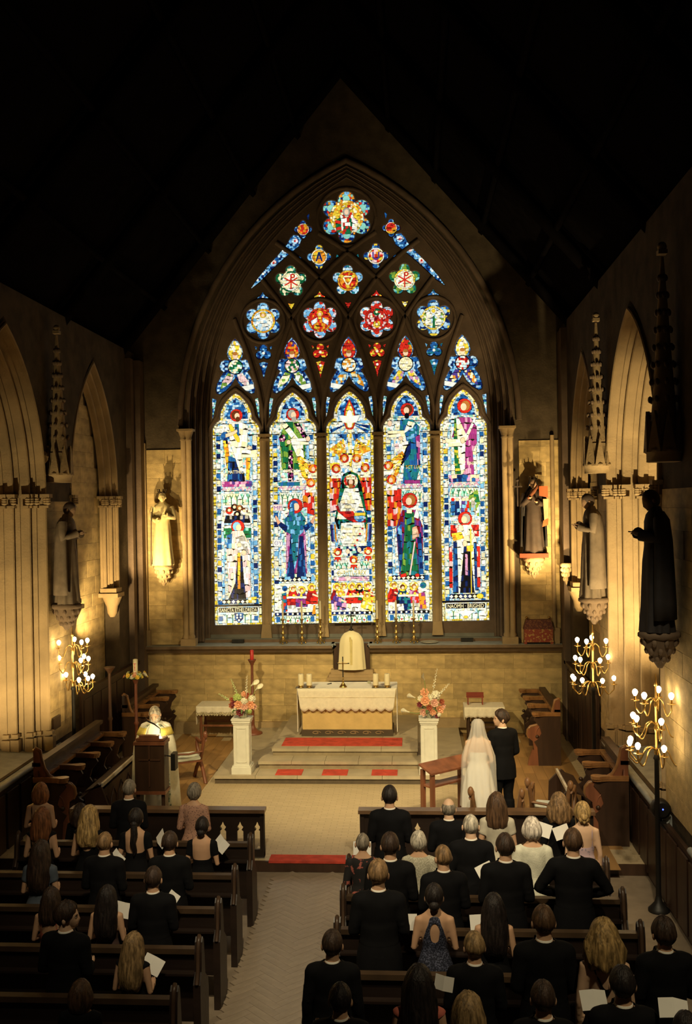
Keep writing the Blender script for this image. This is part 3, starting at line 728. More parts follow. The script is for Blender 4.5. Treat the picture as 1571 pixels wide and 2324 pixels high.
p.fill([(-34, 1148), (-14, 1142), (0, 1150), (10, 1170), (30, 1160), (34, 1186), (14, 1188), (-6, 1180), (-30, 1160)], 'RRD', 7, 8); p.fill([(-30, 1140), (0, 1146), (8, 1160), (-24, 1160)], 'WCE', 6, 6)
p.fill(disc(20, 1172, 13, 14), 'SLB', 6, 6); p.fill([(8, 1164), (33, 1164), (33, 1171), (8, 1171)], 'YY', 8, 7)
p.solid(disc(1, 1094, 8.5, 10, 11), 'H'); p.solid(disc(1, 1094, 5, 8, 7), 'F', .2); p.solid(disc(1, 1103, 5, 8, 5), 'A', .1); p.fill([(-9, 1088), (-10, 1079), (-5, 1084), (1, 1077), (7, 1084), (12, 1079), (11, 1088)], 'YC', 6, 6)
p.fill([(-22, 1186), (30, 1186), (36, 1230), (28, 1250), (-14, 1252), (-26, 1220)], 'WCWPC', 6, 6, .45)
for x, y in ((20, 1212), (14, 1226), (8, 1238), (26, 1200)): p.solid(disc(x, y, 2.4, 7), 'R', .2)
for sgn in (-1, 1):
    for q, c in enumerate('NVSO'): p.fill([(sgn * (44 - q * 3), 1190), (sgn * (47 - q * 3), 1190), (sgn * (45 - q * 3), 1224), (sgn * (41 - q * 3), 1232)], c, 4, 10, .3)
p.fill(rect(-36, 1240, 36, 1262), 'WJPN', 6, 6); p.solid(disc(-8, 1251, 4.5, 8, 6), 'F'); p.solid(disc(18, 1248, 4.5, 8, 6), 'F')
canopy(p, 1274, -40, 40, 16)
for x, y in ((-31, 1252), (38, 1251), (5, 1270)):
    p.solid([(x - 8, y + 20), (x - 5, y + 8), (x + 5, y + 8), (x + 8, y + 20), (x + 3, y + 16), (x, y + 24), (x - 3, y + 16)], 'R')
    p.fill([(x - 15, y + 2), (x, y + 6), (x + 15, y + 2), (x + 10, y + 12), (x, y + 11), (x - 10, y + 12)], 'WC', 7, 6); p.fill(disc(x, y, 9), 'RO', 6, 6); p.solid(disc(x, y + 2, 4.6, 9), 'C')
p.fill(rect(-40, 1293, 40, 1307), 'LPW', 8, 7); p.text(0, 1306, 11, 'CHRISTUS REX', 'K', 66); p.text(0, 1305.4, 11, 'CHRISTUS REX', 'Y', 66)
p.fill(rect(-40, 1309, 40, 1318), 'Wpm', 6, 5)
supper(p, [(-34, 1331, 9, 'RDV', 'A'), (-18, 1329, 8, 'pWR', 'A'), (17, 1331, 8, 'KRG', 'H'), (36, 1330, 9, 'RCY', 'A'), (0, 1331, 9, 'RRR', 'A'), (-27, 1345, 9, 'mVT', 'O'), (34, 1352, 8, 'CYY', 'A')])
# fourth light
p = lights[3]
p.fill(rect(-28, 960, 30, 1100), 'WPLWSCWJWCp', 4.6, 6, .4)
drape(p, [(-14, 955), (14, 955), (28, 970), (28, 1064), (20, 1098), (-10, 1098), (-6, 1050), (-16, 990)], 'TBTT', cw=6); drape(p, [(4, 958), (20, 962), (-4, 1010), (-18, 1012)], 'WWC', rot=.5, cw=7)
drape(p, [(-18, 1010), (4, 1000), (0, 1040), (-16, 1062)], 'WCW', big=True, cw=8); drape(p, [(20, 990), (30, 990), (30, 1060), (24, 1060)], 'NMm'); drape(p, [(-2, 1020), (10, 1000), (8, 1030), (-12, 1058), (-16, 1058)], 'NK', rot=.5)
scroll(p, [(-44, 980), (6, 979), (2, 992), (-40, 995)]); p.solid(disc(-38, 963, 5, 8, 7), 'F'); p.solid(disc(-14, 997, 5, 8, 4), 'F'); p.fill([(-4, 985), (20, 970), (24, 992), (0, 1004)], 'TSB', 6, 6)
halo(p, 2, 932, 15, 'F', 'H', 'R', -1); p.solid(disc(1, 946, 5.5, 8, 7), 'K', .2)
wings(p, 1, -40, 1048); p.fill(rect(-6, 1092, 34, 1100), 'MmT', 6, 6); zigzag(p, 1100); canopy(p, 1116, -12, 34)
drape(p, rect(-46, 1112, -14, 1196), 'RpRO', cw=5); angel(p, -42, 1058, 10, -1); angel(p, -36, 1090, 11, -1); p.text(20, 1066, 8, 'SCT LUCAS', 'Y', 46)
p.fill(rect(-14, 1150, 34, 1312), 'WLPSWCJW', 4.6, 6.5, .4)
drape(p, [(-12, 1160), (20, 1160), (34, 1200), (32, 1300), (24, 1310), (-20, 1310), (-26, 1200)], 'MDV', cw=5); drape(p, [(-24, 1200), (-14, 1190), (-12, 1300), (-20, 1300)], 'BNS'); drape(p, [(22, 1220), (30, 1210), (34, 1306), (24, 1306)], 'BNB')
drape(p, [(-6, 1165), (14, 1165), (16, 1220), (24, 1312), (-18, 1312), (-8, 1220)], 'GGgT', cw=6); p.solid([(20, 1156), (26, 1170), (24, 1180), (14, 1176)], 'W'); p.fill([(10, 1200), (20, 1196), (26, 1220), (10, 1228)], 'FfF', 7, 7)
p.solid([(14, 1232), (17, 1232), (4, 1312), (1, 1312)], 'p'); halo(p, 5, 1138, 17, 'F', 'A', 'R', -1); p.fill(rect(-2, 1158, 10, 1168), 'CC', 12, 8)
floor_diamonds(p, 1308); p.solid([(-18, 1306), (-6, 1303), (-4, 1310), (-18, 1313)], 'R'); p.solid(disc(20, 1308, 5, 8, 4), 'R')
supper(p, [(-34, 1330, 9, 'RDR', 'A'), (-14, 1334, 10, 'NKT', 'H'), (12, 1333, 10, 'RMm', 'A')]); p.fill(disc(33, 1331, 7, 9), 'BT', 5, 5); p.fill([(22, 1350), (36, 1346), (40, 1384), (26, 1384)], 'OOM', 6, 9); p.fill([(-14, 1362), (2, 1358), (6, 1384), (-10, 1388)], 'NTN', 6, 8)
# fifth light
p = lights[4]
p.fill(rect(-28, 958, 28, 1100), 'WPLWCS', 6, 7)
drape(p, [(-14, 952), (16, 952), (30, 975), (30, 1010), (20, 1030), (24, 1094), (-6, 1094), (-8, 1000), (-26, 996)], 'MMmM', cw=5)
drape(p, [(-20, 955), (-12, 952), (0, 1000), (-4, 1080), (-20, 1080), (-22, 1000)], 'GYgG', cw=5, ch=6); drape(p, [(-16, 954), (-10, 954), (6, 990), (24, 955), (28, 958), (4, 1010), (2, 1072), (-6, 1084), (-12, 1040)], 'WCWP', cw=6, big=True)
scroll(p, [(-42, 1000), (-2, 1002), (-4, 1018), (-40, 1018)]); p.solid(disc(-2, 1004, 5, 8, 7), 'F'); p.solid(disc(-44, 1006, 4, 8), 'F')
halo(p, 3, 926, 16.5, 'F', 'A', 'R', -1); p.fill(rect(-34, 1082, 34, 1098), 'NpBFm', 6, 7); zigzag(p, 1098); canopy(p, 1112)
p.text(18, 1060, 8, 'SCT IOHANNES', 'C', 52)
p.fill(rect(-33, 1132, 33, 1176), 'WLPgWE', 6, 6); p.fill([(10, 1130), (30, 1116), (36, 1150), (24, 1144)], 'gGg', 6, 6)
for x, c in ((-26, 'B'), (-16, 'N'), (-2, 'V'), (6, 'R'), (20, 'E')): p.fill([(x - 4, 1142), (x + 4, 1142), (x + 6, 1174), (x - 6, 1174)], c + c + 'S', 5, 9); p.solid(disc(x, 1138, 4, 8), 'R' if x < -20 else 'F', .4)
p.fill(rect(-32, 1196, 32, 1222), 'RRDp', 6, 6); p.text(-20, 1192, 6, 'SCT', 'C', 12); p.text(24, 1192, 6, 'BRID', 'C', 14)
drape(p, [(-12, 1196), (14, 1196), (26, 1230), (28, 1350), (-26, 1350), (-24, 1230)], 'WCPW', cw=6); drape(p, [(-26, 1235), (-18, 1235), (-16, 1350), (-28, 1350)], 'BBN'); drape(p, [(20, 1235), (26, 1235), (30, 1345), (22, 1345)], 'NBB')
for x in (-33, 30): p.fill(rect(x - 3, 1245, x + 4, 1338), 'RRp', 7, 12)
drape(p, [(-2, 1245), (12, 1245), (20, 1350), (-12, 1350)], 'KNKK'); p.fill(rect(0, 1262, 6, 1310), 'm', 6, 10); p.fill([(-30, 1215), (-8, 1212), (-2, 1226), (-26, 1232)], 'YOY', 6, 6); p.fill([(4, 1244), (18, 1242), (18, 1256), (4, 1256)], 'YO', 6, 6)
for q in ((0, 1238), (16, 1222)): p.solid(disc(*q, 5, 8, 7), 'F')
halo(p, 1, 1182, 16, 'F', 'E', 'R', -1); p.solid([(-4, 1196), (8, 1196), (6, 1214), (0, 1218)], 'W'); p.solid(rect(12.5, 1205, 14.5, 1362), 'Y', .4)
floor_diamonds(p, 1353); p.fill(disc(33, 1358, 8, 10, 6), 'Y', 6, 6)
p.solid(rect(-53, 1367, 53, 1372), 'K', 0); p.fill(rect(-46, 1372, 46, 1409), 'WPLWCL', 6, 6)
for x in (-28, -14, 14, 28): p.solid([(x - 5, 1386), (x, 1392), (x + 5, 1386), (x + 1, 1394), (x + 1, 1409), (x - 1, 1409), (x - 1, 1394)], 'G', 0)
p.solid([(0, 1384), (4, 1390), (22, 1392), (10, 1399), (5, 1407), (-5, 1407), (-10, 1399), (-22, 1392), (-4, 1390)], 'W'); p.solid(disc(0, 1405, 5, 8, 3), 'Y')
p.solid(rect(-44, 1374, 44, 1385), 'K', 0); p.text(0, 1384, 9, 'NAOMH · BRIGHID', 'C', 82)
for i, p in enumerate(lights):
    for q in range(16):
        y = 957 + q * 25.6
        if y < 1408 and not (i in (0, 4) and 1360 < y < 1375): p.bar(y, p.dx - (47 if y < 975 else 53), p.dx + (47 if y < 975 else 53))
# ---- upper openings
def foil(cx, cy, n, rc, rl, core, a0=-pi / 2, m=10):
    pts = []
    for i in range(n * m):
        t = a0 + 2 * pi * (i / (n * m)); ph = ((t - a0 + pi / n) % (2 * pi / n)) - pi / n
        q = rl * rl - (rc * sin(ph)) ** 2
        r = rc * cos(ph) + sqrt(q) if q > 0 else 0
        pts.append((cx + max(r, core) * cos(t), cy + max(r, core) * sin(t)))
    return pts
def roundel(cx, cy, n, R, lobe, core, ring='Y', deco=None):
    rc, rl = R * .68, R * .32
    p = opening(foil(cx, cy, n, rc, rl, R * .66)); PANELS.append(p)
    p.fill(p.poly, lobe, 6, 6, .6)
    for k in range(n):
        an = -pi / 2 + 2 * pi * k / n; p.solid(disc(cx + rc * 1.05 * cos(an), cy + rc * 1.05 * sin(an), rl * .45, 8), lobe[-1], .4)
    p.fill(disc(cx, cy, R * .66, 24), ring, 5, 5, .5); p.fill(disc(cx, cy, R * .56, 20), core, 6, 6, .5)
    if deco: p.dx, p.dy = cx, cy; deco(p)
    return p
def angel_deco(robe):
    def d(p):
        p.fill([(-8, -8), (8, -8), (14, 20), (-14, 20)], robe, 6, 7); p.fill([(-20, 2), (-6, -6), (-6, 4), (-18, 12)], 'LW', 6, 6); p.fill([(20, 2), (6, -6), (6, 4), (18, 12)], 'LW', 6, 6)
        p.fill(disc(0, -14, 7), 'YO', 5, 5); p.solid(disc(0, -13, 4, 8), 'F', .3)
    return d
def rose_deco(p):
    for a, b, c in ((-12, -6, 'p'), (12, -6, 'p'), (0, 12, 'Y'), (0, -16, 'G')): p.fill(disc(a, b, 8, 10), c + 'R', 5, 5); p.solid(disc(a, b, 3, 8), 'C')
def lily_deco(p):
    p.solid([(-2, 22), (-1, -4), (2, -4), (3, 22)], 'G')
    for a, b in ((-10, -8), (10, -8), (0, -16), (-12, 8), (12, 8)): p.fill(disc(a, b, 7, 8), 'WWC', 5, 5)
    p.solid(disc(0, -16, 4, 8), 'Y')
for a, core, ring, lobe, deco in ((-193.5, 'WLWSC', 'YO', 'BSNSL', angel_deco('WWL')), (-64.5, 'RROR', 'RO', 'LRpLS', angel_deco('OYR')), (64.5, 'RRDp', 'R', 'LpWSR', rose_deco), (193.5, 'WLWgC', 'YC', 'BSNYL', lily_deco)):
    roundel(793 + a, 725, 6, 41, lobe, core, ring, deco)
def chi(p):
    for k in range(3):
        an = pi / 2 + k * pi / 3; c_, s_ = cos(an), sin(an); p.solid([(-17 * c_ - 1.4 * s_, -17 * s_ + 1.4 * c_), (17 * c_ - 1.4 * s_, 17 * s_ + 1.4 * c_), (17 * c_ + 1.4 * s_, 17 * s_ - 1.4 * c_), (-17 * c_ + 1.4 * s_, -17 * s_ - 1.4 * c_)], 'R', .2)
    p.fill(disc(4, -13, 5, 8), 'R', 5, 5); p.solid(disc(4, -13, 2.3, 8), 'C', 0)
def trin(p):
    p.fill(disc(0, 0, 18), 'RRO', 6, 6); p.solid([(-15, -11), (15, -11), (0, 15)], 'C'); p.solid([(-8, -7.5), (8, -7.5), (0, 7)], 'R'); p.fill(disc(0, -1, 5.5, 10), 'YO', 6, 6)
    for a, b in ((-13, -10), (13, -10), (0, 13)): p.solid(disc(a, b, 4, 8), 'Y', .4)
roundel(793 - 129, 637, 5, 36, 'GGTJC', 'CWC', 'GC', chi); roundel(793, 637, 5, 35, 'BSTPL', 'RRO', 'YO', trin); roundel(793 + 129, 637, 5, 36, 'GGTJg', 'CWC', 'YC', chi)
def alpha(p): p.solid([(-8, 10), (-2, -11), (2, -11), (8, 10), (5, 10), (0, -4), (-5, 10)], 'N', .2); p.solid(rect(-4, 2, 4, 4), 'N', 0)
def omega(p): p.solid([(-8, -9), (-5, -9), (-5, 3), (0, 6), (5, 3), (5, -9), (8, -9), (8, 5), (0, 10), (-8, 5)], 'V', .2)
roundel(793 - 64.5, 582, 4, 27, 'BNSYB', 'OYO', 'CW', alpha); roundel(793 + 64.5, 582, 4, 28, 'BNSYB', 'OYpR', 'CW', omega)
def christ(p):
    p.fill([(-14, -6), (14, -6), (26, 30), (-26, 30)], 'WRWG', 6, 9); p.fill([(-26, 8), (-14, 0), (-12, 30), (-22, 36)], 'RGR', 6, 7); p.fill([(26, 8), (14, 0), (12, 30), (22, 36)], 'CWp', 6, 7); p.fill([(-6, 20), (6, 20), (10, 38), (-10, 38)], 'GRG', 6, 7)
    p.fill(disc(0, -14, 14), 'YRC', 6, 6); p.solid(disc(0, -12, 8, 10, 10), 'E'); p.solid(disc(0, -12, 5, 9, 6.5), 'F', .2)
roundel(792, 493, 6, 58, 'BNSORJ', 'YYCO', 'YOC', christ)
for sgn in (-1, 1):
    roundel(793 + sgn * 100, 519, 4, 20, 'BBSN', 'RO', 'Yp')
    q = [(104, 541), (112, 533), (122, 532), (130, 540), (136, 552), (156, 575), (180, 600), (203, 627), (221, 652), (200, 636), (176, 612), (150, 588), (128, 570), (110, 556)]
    p = opening([(793 + sgn * x, y) for x, y in q]); PANELS.append(p); p.fill(p.poly, 'SBSBLN', 5, 5, .6); p.dx = 793
    for x, y in ((119, 545), (142, 567), (168, 594)): p.fill(disc(sgn * x, y, 7, 10), 'WLp', 6, 6, .5); p.solid(disc(sgn * x, y, 2.4, 7), 'R', .3)
    for x, y in ((192, 618), (205, 632)): p.solid(disc(sgn * x, y, 3, 7), 'W', .3)
def small(poly, pal, cw=4.5):
    p = opening(poly); PANELS.append(p); p.fill(p.poly, pal, cw, cw, .6); return p
for sgn in (-1, 1):
    small([(793 + sgn * x, y) for x, y in ((85, 483), (91, 488), (88, 498))], 'BN'); small([(793 + sgn * 110, 580), (793 + sgn * 104, 584), (793 + sgn * 110, 588)], 'BT'); small([(793 + sgn * 24, 577), (793 + sgn * 20, 581), (793 + sgn * 26, 584)], 'T')
for a, pal in ((-193.5, 'BSN'), (-64.5, 'RRY'), (64.5, 'RRY'), (193.5, 'BST')):
    x = 793 + a; p = small([(x, 660), (x + 5, 668), (x + 12, 672), (x + 12, 676), (x - 12, 676), (x - 12, 672), (x - 5, 668)], pal); p.solid(disc(x, 671, 2, 7), 'W', .3)
    q = foil(x, 797, 3, 9.5, 8.5, 6); p = small(q, pal + pal[0]); p.solid(disc(x, 798, 3.4, 8), 'W' if abs(a) > 100 else 'C', .5)
    p = small([(x - 10, 821), (x, 818), (x + 10, 821), (x + 4, 838), (x, 856), (x - 4, 838)], pal); p.solid(disc(x, 828, 3, 7), 'W', .4)
    for s2 in (-1, 1): small([(x + s2 * 14, 785), (x + s2 * 20, 782), (x + s2 * 17, 790)], pal)
for a, pal in ((-129, 'YYO'), (0, 'RRY'), (129, 'YCY')):
    x = 793 + a; small([(x - 7, 686), (x, 688), (x + 7, 686), (x + 4, 693), (x, 699), (x - 4, 693)], pal)
UP = mir([(0, 764), (8, 773), (15, 785), (18, 798), (15, 808), (11, 813), (22, 812), (31, 816), (35, 825), (33, 834), (26, 839), (34, 852), (41, 866), (44, 880), (42, 887), (36, 889), (22, 881), (9, 868), (0, 852)])
for i, (top, mid, leg) in enumerate((('YCYW', 'WGJC', 'BNWpg'), ('RRVO', 'WgpG', 'BNCgW'), ('RRRO', 'CWOL', 'BWCOS'), ('RRGO', 'CWC', 'BNYCm'), ('CYWC', 'RDLW', 'NBVOC'))):
    cx = 793 + 129 * (i - 2); p = opening([(cx + x, y) for x, y in UP]); PANELS.append(p)
    p.fill(p.poly, 'BBSNL', 5.5, 5.5, .6); p.dx = cx
    p.fill(mir([(0, 768), (8, 776), (14, 788), (15, 800), (9, 811), (0, 813)]), top, 5, 6, .5); p.solid(disc(0, 803, 6, 9, 7), 'F', .5); p.solid(disc(0, 798, 6, 9, 4), 'A', .2)
    p.fill(disc(0, 828, 17, 18), 'K', 20, 20, .1); p.fill(disc(0, 828, 15.5, 18), mid, 5.5, 5.5, .5)
    for s2 in (-1, 1): p.fill([(s2 * 4, 846), (s2 * 16, 842), (s2 * 30, 862), (s2 * 34, 878), (s2 * 22, 872), (s2 * 8, 860)], leg[2:], 6, 7, .5); p.solid(disc(s2 * 28, 826, 4, 8), 'L', .4)
    sd = -1 if i in (2, 4) else 1
    if i != 3: p.solid([(sd * 14, 873), (sd * 41, 868), (sd * 42, 878), (sd * 16, 884)], 'W', .6, True)
    else: p.solid([(-42, 868), (-14, 873), (-16, 884), (-42, 878)], 'W', .6, True)
for i in range(5):
    cx = 793 + 129 * (i - 2)
    for s2 in (-1, 1): small([(cx + s2 * 44, 902), (cx + s2 * 53, 899), (cx + s2 * 53, 945), (cx + s2 * 49, 930)], 'LWSBJ', 4.5)
for p in PANELS: p.build()
# ---- pierced stone plate, ribs, mullions
from mathutils.geometry import delaunay_2d_cdt
def inside(p, poly):
    x, y = p; r = False
    for i in range(len(poly)):
        x1, y1 = poly[i - 1]; x2, y2 = poly[i]
        if (y1 > y) != (y2 > y) and x < (x2 - x1) * (y - y1) / (y2 - y1) + x1: r = not r
    return r
border = [(793 - 322, 1447)] + [(793 + x, 960 - y) for x, y in archpts(322, 562, 16)] + [(793 + 322, 1447)]
front = []
for q in OPEN:
    q = q if parea(q) > 0 else q[::-1]; big = abs(parea(q)) > 400
    front.append((grow(q, 2.4 if big else 1.2), q))
cv, ce = [], []
for q in [border] + [f for f, _ in front]:
    n = len(cv); cv += [Vector(c) for c in q]; ce += [(n + i, n + (i + 1) % len(q)) for i in range(len(q))]
vo, eo, fo, *_ = delaunay_2d_cdt(cv, ce, [], 0, .01)
mb = MB(); keep = []
for f in fo:
    c = (sum(vo[i].x for i in f) / len(f), sum(vo[i].y for i in f) / len(f))
    if inside(c, border) and not any(inside(c, q) for q, _ in front): keep.append(tuple(f))
mb.add([RW(v.x, v.y, YP - .06) for v in vo], keep)
for f, q in front:
    r1 = [RW(a, b, YP - .06) for a, b in f]; r2 = [RW(a, b, YP + .03) for a, b in q]; r3 = [RW(a, b, YG + .01) for a, b in q]
    mb.rings([r1, r2, r3], caps=False, smooth=False)
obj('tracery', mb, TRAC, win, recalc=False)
YF = YP - .06
def rib(path, r=.06, m=TRAC, name='rib'):
    mb = MB(); mb.tube([RW(a, b, YF) for a, b in path], r, 6); obj(name, mb, m, win)
for k in range(6):
    x = 793 - 322.5 + 129 * k
    if 0 < k < 5:
        rib([(x, 1440), (x, 985)], .085, STONE, 'mullion_shaft')
        for s2 in (-1, 1): rib([(x + s2 * 7, 1440), (x + s2 * 7, 985)], .045, STONE, 'mullion_shaft')
        mb = MB(); q = RW(x, 985, YF); mb.box((q.x, YF, q.z), (.27, .24, .06)); mb.box((q.x, YF, q.z - .1), (.22, .2, .05)); obj('capital', mb, STONE, win)
        q = RW(x, 1428, YF); mb = MB(); mb.box((q.x, YF, q.z), (.25, .24, .30), taper=.75); obj('mullion_base', mb, STONE, win)
        for s2 in (-1, 1):
            path = [(0, 985), (3, 930), (12, 880), (35, 800), (64.5, 720), (97, 674), (129, 632), (161, 600), (194, 571), (226, 548), (258, 528)]
            pth = [(x + s2 * u, b) for u, b in path if abs(x + s2 * u - 793) < -326 + sqrt(max(0, 641 ** 2 - max(0, 960 - b) ** 2)) - 3]
            if len(pth) > 1: rib(pth, .055)
for i in range(5):
    cx = 793 + 129 * (i - 2)
    for s2 in (-1, 1): rib([(cx + s2 * 61, 985), (cx + s2 * 60, 968), (cx + s2 * 50, 950), (cx + s2 * 43, 940), (cx + s2 * 40, 922), (cx + s2 * 30, 903), (cx + s2 * 14, 887), (cx, 877)], .04)
for cx, cy, r in [(793 + a, 725, 49) for a in (-193.5, -64.5, 64.5, 193.5)] + [(792, 493, 66)]:
    rib([(cx + r * cos(t * pi / 12), cy + r * sin(t * pi / 12)) for t in range(25)], .04)
# ------------------------------------------------------------ head shared by people and statues
def head_mb(bearded=0):
    mb = MB(); n, m = 28, 20; rings = []
    for i in range(m + 1):
        ph = pi * i / m; z = -cos(ph); r = max(.03, sin(ph)); ring = []
        for j in range(n):
            t = 2 * pi * j / n; cx, sy = cos(t), sin(t)
            x, y = .076 * r * cx, .097 * r * sy
            zz = .118 * z
            if z < 0:
                k = -z; x *= 1 - .28 * k; y *= 1 - .10 * k
                if sy < 0: y *= 1 - .45 * k          # nape
                else: y *= 1 + .06 * k
            if sy > .2:
                fr = (sy - .2) / .8; g = lambda c, s_: math.exp(-((zz - c) / s_) ** 2)
                nose = math.exp(-(x / .013) ** 2)
                y += fr * (.027 * math.exp(-((zz + .086) / .028) ** 2) * math.exp(-(x / .046) ** 2) + .010 * g(-.045, .03) * math.exp(-(x / .05) ** 2) + .019 * nose * g(-.026, .016) + .012 * nose * g(.0, .02) - .010 * (g(.004, .013)) * math.exp(-((abs(x) - .030) / .016) ** 2)
                           + .006 * g(.026, .012) + .007 * math.exp(-(x / .026) ** 2) * g(-.056, .008) - .004 * math.exp(-(x / .026) ** 2) * g(-.064, .004) + .009 * math.exp(-(x / .025) ** 2) * g(-.088, .016))
            ring.append((x, y, zz))
        rings.append(ring)
    mb.rings(rings)
    for s in (-1, 1):
        mb.ball((s * .083, -.008, -.014), (.013, .019, .031), 8, 6)
    return mb
SKIN = mat('skin', (.55, .33, .20), .55, var=.06, rnd=.08, spec=.3)
SKIN_PALE = mat('skin_pale', (.66, .43, .28), .55, var=.06)
# ------------------------------------------------------------ altar and its things
ax, ay = -1.415, 19.85
t = thing('altar', 'stone altar with plain golden frontal standing on the top platform', 'altar', (ax, ay, .58))
mb = MB(); mb.box((0, 0, .515), (1.78, .62, .77)); obj('frontal', mb, mat('gold_frontal', (.62, .46, .19), .7, var=.10, scale=5, bump=.1), t)
mb = MB(); mb.box((0, 0, .065), (1.82, .66, .13)); obj('plinth', mb, mat('dark_plinth', (.07, .05, .03), .6), t)
mb = MB()
for k in range(6):
    x = -.62 + k * .25; mb.tube([(x + .09 * cos(a * pi / 8) * (1 - a / 30), -.335, .07 + .035 * sin(a * pi / 8) * (1 - a / 30)) for a in range(20)], .008, 5)
obj('carved_scroll', mb, mat('plinth_scroll', (.30, .2, .1), .6), t)
mb = MB(); mb.box((0, 0, .92), (1.94, .72, .05)); obj('table_slab', mb, STEP, t)
t = thing('altar_cloth', 'white linen altar cloth with scalloped lace edge hanging over the altar front', 'altar cloth', (ax, ay, 1.5255))
mb = MB(); mb.box((0, 0, .006), (1.98, .74, .008)); mb.box((-.99, 0, -.43), (.012, .60, .87)); mb.box((.99, 0, -.43), (.012, .60, .87)); obj('cloth_top', mb, mat('altar_linen', (.84, .82, .74), .9, var=.04, bump=.05, bscale=60), t)
def apron(x0, x1, y, drop, sc, amp, slope, n=120, rows=7):
    rr = []
    for r in range(rows + 1):
        f = r / rows; row = []
        for k in range(n + 1):
            u = k / n; x = x0 + (x1 - x0) * u; x = x + (.5 - u) * 2 * slope * f
            d = drop + amp * abs(sin(pi * u * sc))
            row.append((x, y - .010 * sin(u * 31) * f - .006 * f, -d * f + .008))
        rr.append(row)
    m = MB(); m.rings(rr, closed=False, caps=False); return m
o = obj('lace_front', apron(-.98, .98, -.375, .40, 11, .055, .055), LINEN, t)
o.modifiers.new('thick', 'SOLIDIFY').thickness = .006
mb = MB(); mb.box((0, -.384, -.165), (1.90, .004, .006)); obj('lace_band', mb, WAX, t)
def pillar_candle(px, lab):
    q = G(px, 1561, 1.5345)
    t = thing('pillar_candle', lab, 'candle', (q.x, ay - .26, 1.5345), 0, 'pillar candles on the altar')
    mb = MB(); mb.lathe([(.055, 0), (.058, .012), (.03, .02), (.03, .028), (.062, .032), (.064, .04), (.05, .042)], 20, (0, 0, .008)); obj('candle_dish', mb, BRASS, t)
    mb = MB(); mb.lathe([(.054, 0), (.055, .01), (.055, .215), (.05, .222), (.03, .214)], 20, (0, 0, .05)); obj('candle', mb, WAX, t)
    mb = MB(); mb.tube([(0, 0, .262), (.003, 0, .285)], .0025, 5); obj('wick', mb, IRON, t)
for px, lab in ((683, 'outer left cream pillar candle on brass dish at the altar end'), (702, 'inner left cream pillar candle on brass dish on the altar'), (853, 'inner right cream pillar candle on brass dish on the altar'), (879, 'outer right cream pillar candle on brass dish at the altar end')):
    pillar_candle(px, lab)
for px, lab in ((693, 'grey tray under the left pair of altar candles'), (866, 'grey tray under the right pair of altar candles')):
    q = G(px, 1561, 1.5345); mb = MB(); mb.box((q.x, ay - .26, 1.538), (.38, .19, .007)); mb.b2((q.x - .19, ay - .355, 1.541), (q.x + .19, ay - .35, 1.546)); mb.b2((q.x - .19, ay - .17, 1.541), (q.x + .19, ay - .165, 1.546))
    tag(obj('candle_tray', mb, mat('tray_metal', (.22, .2, .15), .4, .6)), lab, 'tray')
q = G(779, 1560, 1.535)
t = thing('altar_crucifix', 'dark crucifix on a round brass foot in the middle of the altar', 'crucifix', (q.x, ay - .24, 1.536))
mb = MB(); mb.lathe([(.075, 0), (.078, .012), (.062, .03), (.05, .05), (.03, .075), (.016, .11), (.022, .125), (.012, .14), (.012, .18), (.018, .19), (.009, .2)], 18); obj('foot', mb, BRASS, t)
mb = MB(); mb.box((0, 0, .40), (.020, .014, .42)); mb.box((0, 0, .475), (.26, .014, .020)); obj('cross', mb, IRON, t)
mb = MB(); mb.ball((0, -.014, .50), (.011, .011, .014), 8, 6); mb.tube([(0, -.014, .485), (.003, -.014, .44), (0, -.014, .35)], [.014, .012, .007], 8); mb.tube([(-.10, -.012, .487), (0, -.014, .478), (.10, -.012, .487)], .006, 6); obj('corpus', mb, BRASS, t)
q = G(747, 1553, 1.535); mb = MB(); mb.tube([(q.x - .03, q.y, 1.542), (q.x + .05, q.y + .02, 1.552)], [.006, .012], 8); mb.box((q.x - .02, q.y, 1.538), (.05, .03, .006)); tag(obj('microphone', mb, IRON), 'small black microphone lying on the altar cloth', 'microphone')
q = G(838, 1551, 1.535); mb = MB(); mb.box((q.x, q.y, 1.555), (.06, .05, .04)); mb.box((q.x, q.y, 1.578), (.064, .054, .006)); tag(obj('glass_cruet_box', mb, mat('greenish_box', (.32, .32, .22), .4)), 'small greenish box near the right candles on the altar', 'box')
q = G(733, 1560, 1.535); mb = MB(); mb.box((q.x, q.y, 1.537), (.12, .06, .003)); tag(obj('altar_card', mb, WHITEP, rot=0), 'white card lying flat left of the altar crucifix', 'card')

